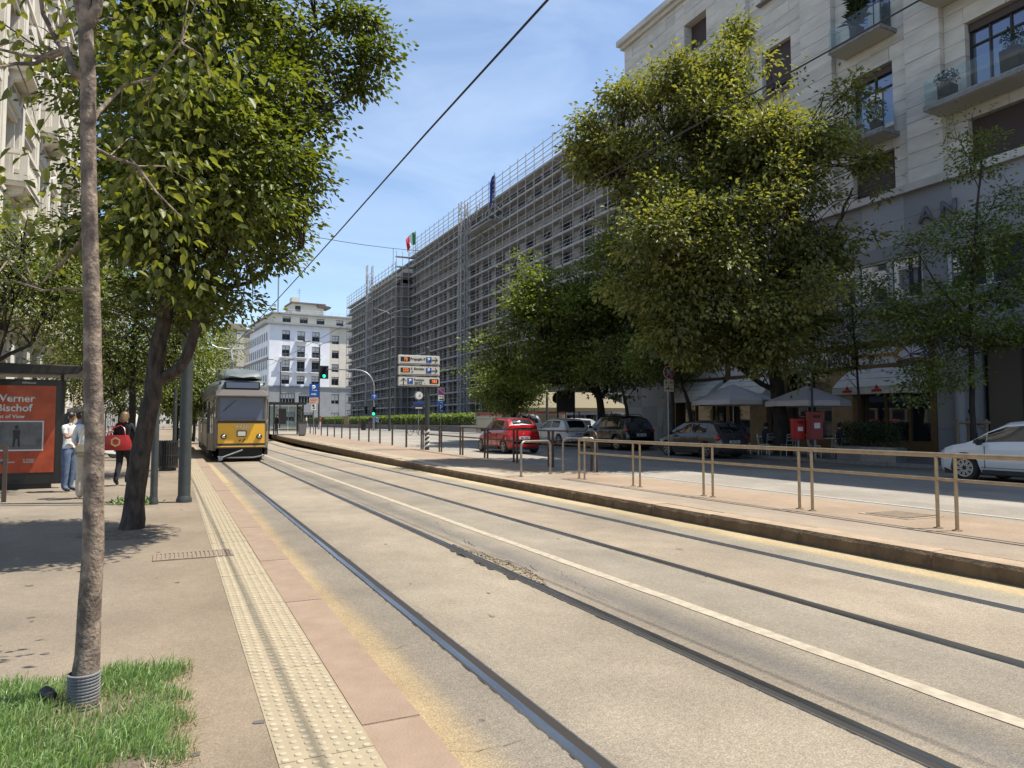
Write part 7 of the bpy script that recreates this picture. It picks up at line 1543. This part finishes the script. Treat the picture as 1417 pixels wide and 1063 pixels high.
def chair(label, p, rz):
    t = thing('cafe_chair', label, 'chair', p, rz, 'light metal cafe chairs'); MB().bx(-.2,-.2,.44,.2,.2,.46).build('seat', M['chair_alu'], t)
    for sx in (-1,1):
        for sy in (-1,1): MB().tube((sx*.21,sy*.21,0),(sx*.19,sy*.18,.45),.014,n=6).build('leg', M['chair_alu'], t)
        MB().tube((sx*.19,.19,.45),(sx*.19,.25,.86),.014,n=6).build('back_post', M['chair_alu'], t)
    for z in (.60,.72,.83): MB().bx(-.19,.20+(z-.45)*.14,z,.19,.215+(z-.45)*.14,z+.05).build('slat', M['chair_alu'], t)
def table(label, p):
    t = thing('cafe_table', label, 'table', p, 0, 'small round cafe tables'); MB().lathe([(.34,.72),(.34,.745)],20).build('top', M['chair_alu'], t); MB().tube((0,0,.03),(0,0,.72),.03).build('stem', M['galv'], t); MB().lathe([(.24,0),(.22,.03)],16).build('foot', M['galv'], t)
for i, (u, d) in enumerate(((1042,29.6),(1068,28.6),(1140,26.6))):
    p = gnd(u,d)+Vector((.4,0,.1)); table(['round cafe table near the dark hatchback','round cafe table under the parasol by the big trunk','round cafe table behind the red letter boxes'][i], tuple(p))
    for j, a in enumerate((20,140,255)): chair('light metal cafe chair '+('on the shop side','on the street side','on the near side')[j]+' of the '+('table near the dark hatchback','table by the big trunk','table behind the letter boxes')[i], tuple(p+Vector((.62*math.cos(R(a)),.62*math.sin(R(a)),0))), R(a-90))
p = gnd(1050,29.0)+Vector((.5,.1,.1)); person('sitter', 'person in dark clothes sitting at a cafe table in the shade', tuple(p), R(70), detail=False)
p = gnd(1150,26.4)+Vector((.6,.1,.1)); person('sitter', 'person sitting behind the red letter boxes beside the planters', tuple(p), R(30), detail=False)
p = gnd(1337,22.9)+Vector((.3,0,.1)); person('shop_man', 'man in a grey shirt standing in front of the granite pillar behind the tree stakes', tuple(p), R(75))
def planter(label, u, d, w, seed, dx=.3):
    p = gnd(u,d); t = thing('planter', label, 'planter', (p.x+dx,p.y,p.z+.1), R(88), 'shop planters with dark hedge'); b = MB(); b.prism([(-w/2,0),(w/2,0),(w/2+.05,.5),(-w/2-.05,.5)],'y',-.25,.25); b.build('trough', M['kerb_grey'] if seed % 2 else M['galv'], t); rs = np.random.RandomState(seed); n = int(w*1500)
    P = np.stack([rs.uniform(-w/2,w/2,n),rs.normal(0,.16,n),.5+.75*rs.random(n)**.8+.1*np.sin(rs.random(n)*6)],1); D = rs.normal(size=(n,3)); D[:,2] += .5; o = obj('foliage', leaf_mesh('foliage', P, D, rs.uniform(.05,.10,n), 'leaf_pot', rs), t); o['kind'] = 'stuff'
planter('planter with dark hedge in front of the shop window, left one of the pair', 1178, 25.0, 1.35, 71); planter('planter with dark hedge in front of the shop window, right one of the pair', 1212, 23.9, 1.35, 72)
def bush(name, label, p, r, h, n, ls, seed, pot=None, spiky=False):
    t = thing(name, label, 'potted plant', p); rs = np.random.RandomState(seed)
    if pot: pm_ = MB(); pm_.prism([(-pot/2*.85,0),(pot/2*.85,0),(pot/2,pot*1.1),(-pot/2,pot*1.1)],'y',-pot*.4,pot*.4); pm_.build('pot', M['dark_metal'], t); z0 = pot*1.1
    else: z0 = 0
    if spiky: P = np.stack([rs.normal(0,.05,n),rs.normal(0,.10,n),z0+rs.uniform(.1,h*.5,n)],1); D = rs.normal(size=(n,3)); D[:,2] = np.abs(D[:,2])*.9+.15; ls_ = rs.uniform(.35,.62,n); me = leaf_mesh('foliage', P, D, ls_, 'leaf_pot', rs, wide=.11)
    else: P = rs.normal(size=(n,3)); P /= np.linalg.norm(P,axis=1)[:,None]; P *= (rs.random((n,1))**.4)*np.array([[r,r,h/2]]); D = P+rs.normal(0,.4,(n,3)); P[:,2] += z0+h/2; me = leaf_mesh('foliage', P, D, rs.uniform(.6,1.3,n)*ls, 'leaf_pot', rs)
    o = obj('foliage', me, t); o['kind'] = 'stuff'
    MB().tube((0,0,z0-.02),(0,0,z0+h*.5),.02).build('stem', M['bark_far'], t); return t
zB, zC = ZR+CH*4, ZR+CH*11
bush('potted_plant', 'bushy plant in a dark pot at the right end of the middle lower balcony', (25.6,19.25,zB), .36, .95, 420, .11, 81, .42)
bush('potted_plant', 'dark bushy plant on the left of the middle lower balcony', (25.55,20.7,zB), .30, .9, 320, .11, 82, .36)
MB_ = thing('balcony_box', 'pale box standing on the middle lower balcony', 'box', (25.6,20.1,zB)); MB().box((0,0,.17),(.3,.75,.34)).build('case', M['white_paint'], MB_, bevel=.01); MB().box((0,0,.35),(.32,.77,.02)).build('lid', M['white_paint'], MB_)
bush('yucca_plant', 'spiky yucca filling the middle upper balcony', (25.55,20.0,zC), .5, 2.7, 420, .5, 83, .45, True)
bush('potted_plant', 'round leafy plant in a box at the left end of the right balcony', (25.45,16.2,zB), .42, .55, 460, .09, 84, .55)
bush('potted_plant', 'tall leafy plant in a dark pot by the door of the right balcony', (25.5,13.9,zB), .42, .8, 420, .09, 85, .75)
st_ = thing('tree_stakes', 'wooden stake frame around the slender tree by the white car', 'tree stakes', tuple(sb_+Vector((0,0,0)) if isinstance(sb_, Vector) else (0,0,0)))
_p = gnd(1345,sd); st_.location = (_p.x,_p.y,_p.z+.1); mat('stake_wood',(.20,.15,.10),.85,0,(.14,.105,.07),9)
for dx, dy in ((-.25,.28),(.25,-.28),(.3,.3)): MB().tube((dx,dy,0),(dx,dy,1.42),.045,n=8).build('stake', M['stake_wood'], st_, smooth=True)
MB().tube((-.3,.36,1.32),(.3,-.36,1.32),.04,n=8).tube((.25,-.3,1.30),(.3,.38,1.30),.04,n=8).build('cross_rail', M['stake_wood'], st_, smooth=True)
# cafe awning roofs beyond the side street
t = thing('gazebo', 'yellowish pitched cafe gazebo beyond the side street under the maple tree', 'gazebo', tuple(gnd(790,58)), R(-10)); mat('gazebo_cloth',(.17,.14,.08),.8)
b = MB(); b.add([(-4.5,-2,2.3),(4.5,-2,2.3),(4.5,2,2.3),(-4.5,2,2.3),(-2.2,0,3.6),(2.2,0,3.6)],[(0,1,5,4),(1,2,5),(2,3,4,5),(3,0,4)]); b.bx(-4.5,-2.02,2.0,4.5,-1.98,2.3).bx(-4.5,1.98,2.0,4.5,2.02,2.3); b.build('roof', M['gazebo_cloth'], t)
for x in (-4.4,0,4.4):
    for y in (-1.9,1.9): MB().bar((x,y,0),(x,y,2.3),.09).build('post', M['dark_metal'], t)
p = gnd(783,41); t = thing('totem_sign', 'dark back of a tall sign frame standing under the maple tree', 'sign', tuple(p), R(-10)); MB().bx(-.55,-.06,1.9,.55,.06,3.1).build('panel', M['dark_metal'], t); MB().bar((-.5,0,0),(-.5,0,3.1),.07).bar((.0,0,0),(.0,0,1.9),.05).bar((.5,0,0),(.5,0,3.1),.07).build('legs', M['dark_metal'], t)
p = gnd(772,41.5); t = thing('traffic_sign', 'round sign seen from its dark back under the maple tree', 'sign', tuple(p), R(170)); MB().tube((0,0,0),(0,0,3.0),.03).build('post', M['grey_pole'], t); disc(t,'disc',0,2.7,.32,'dark_metal',-.05,-.03)
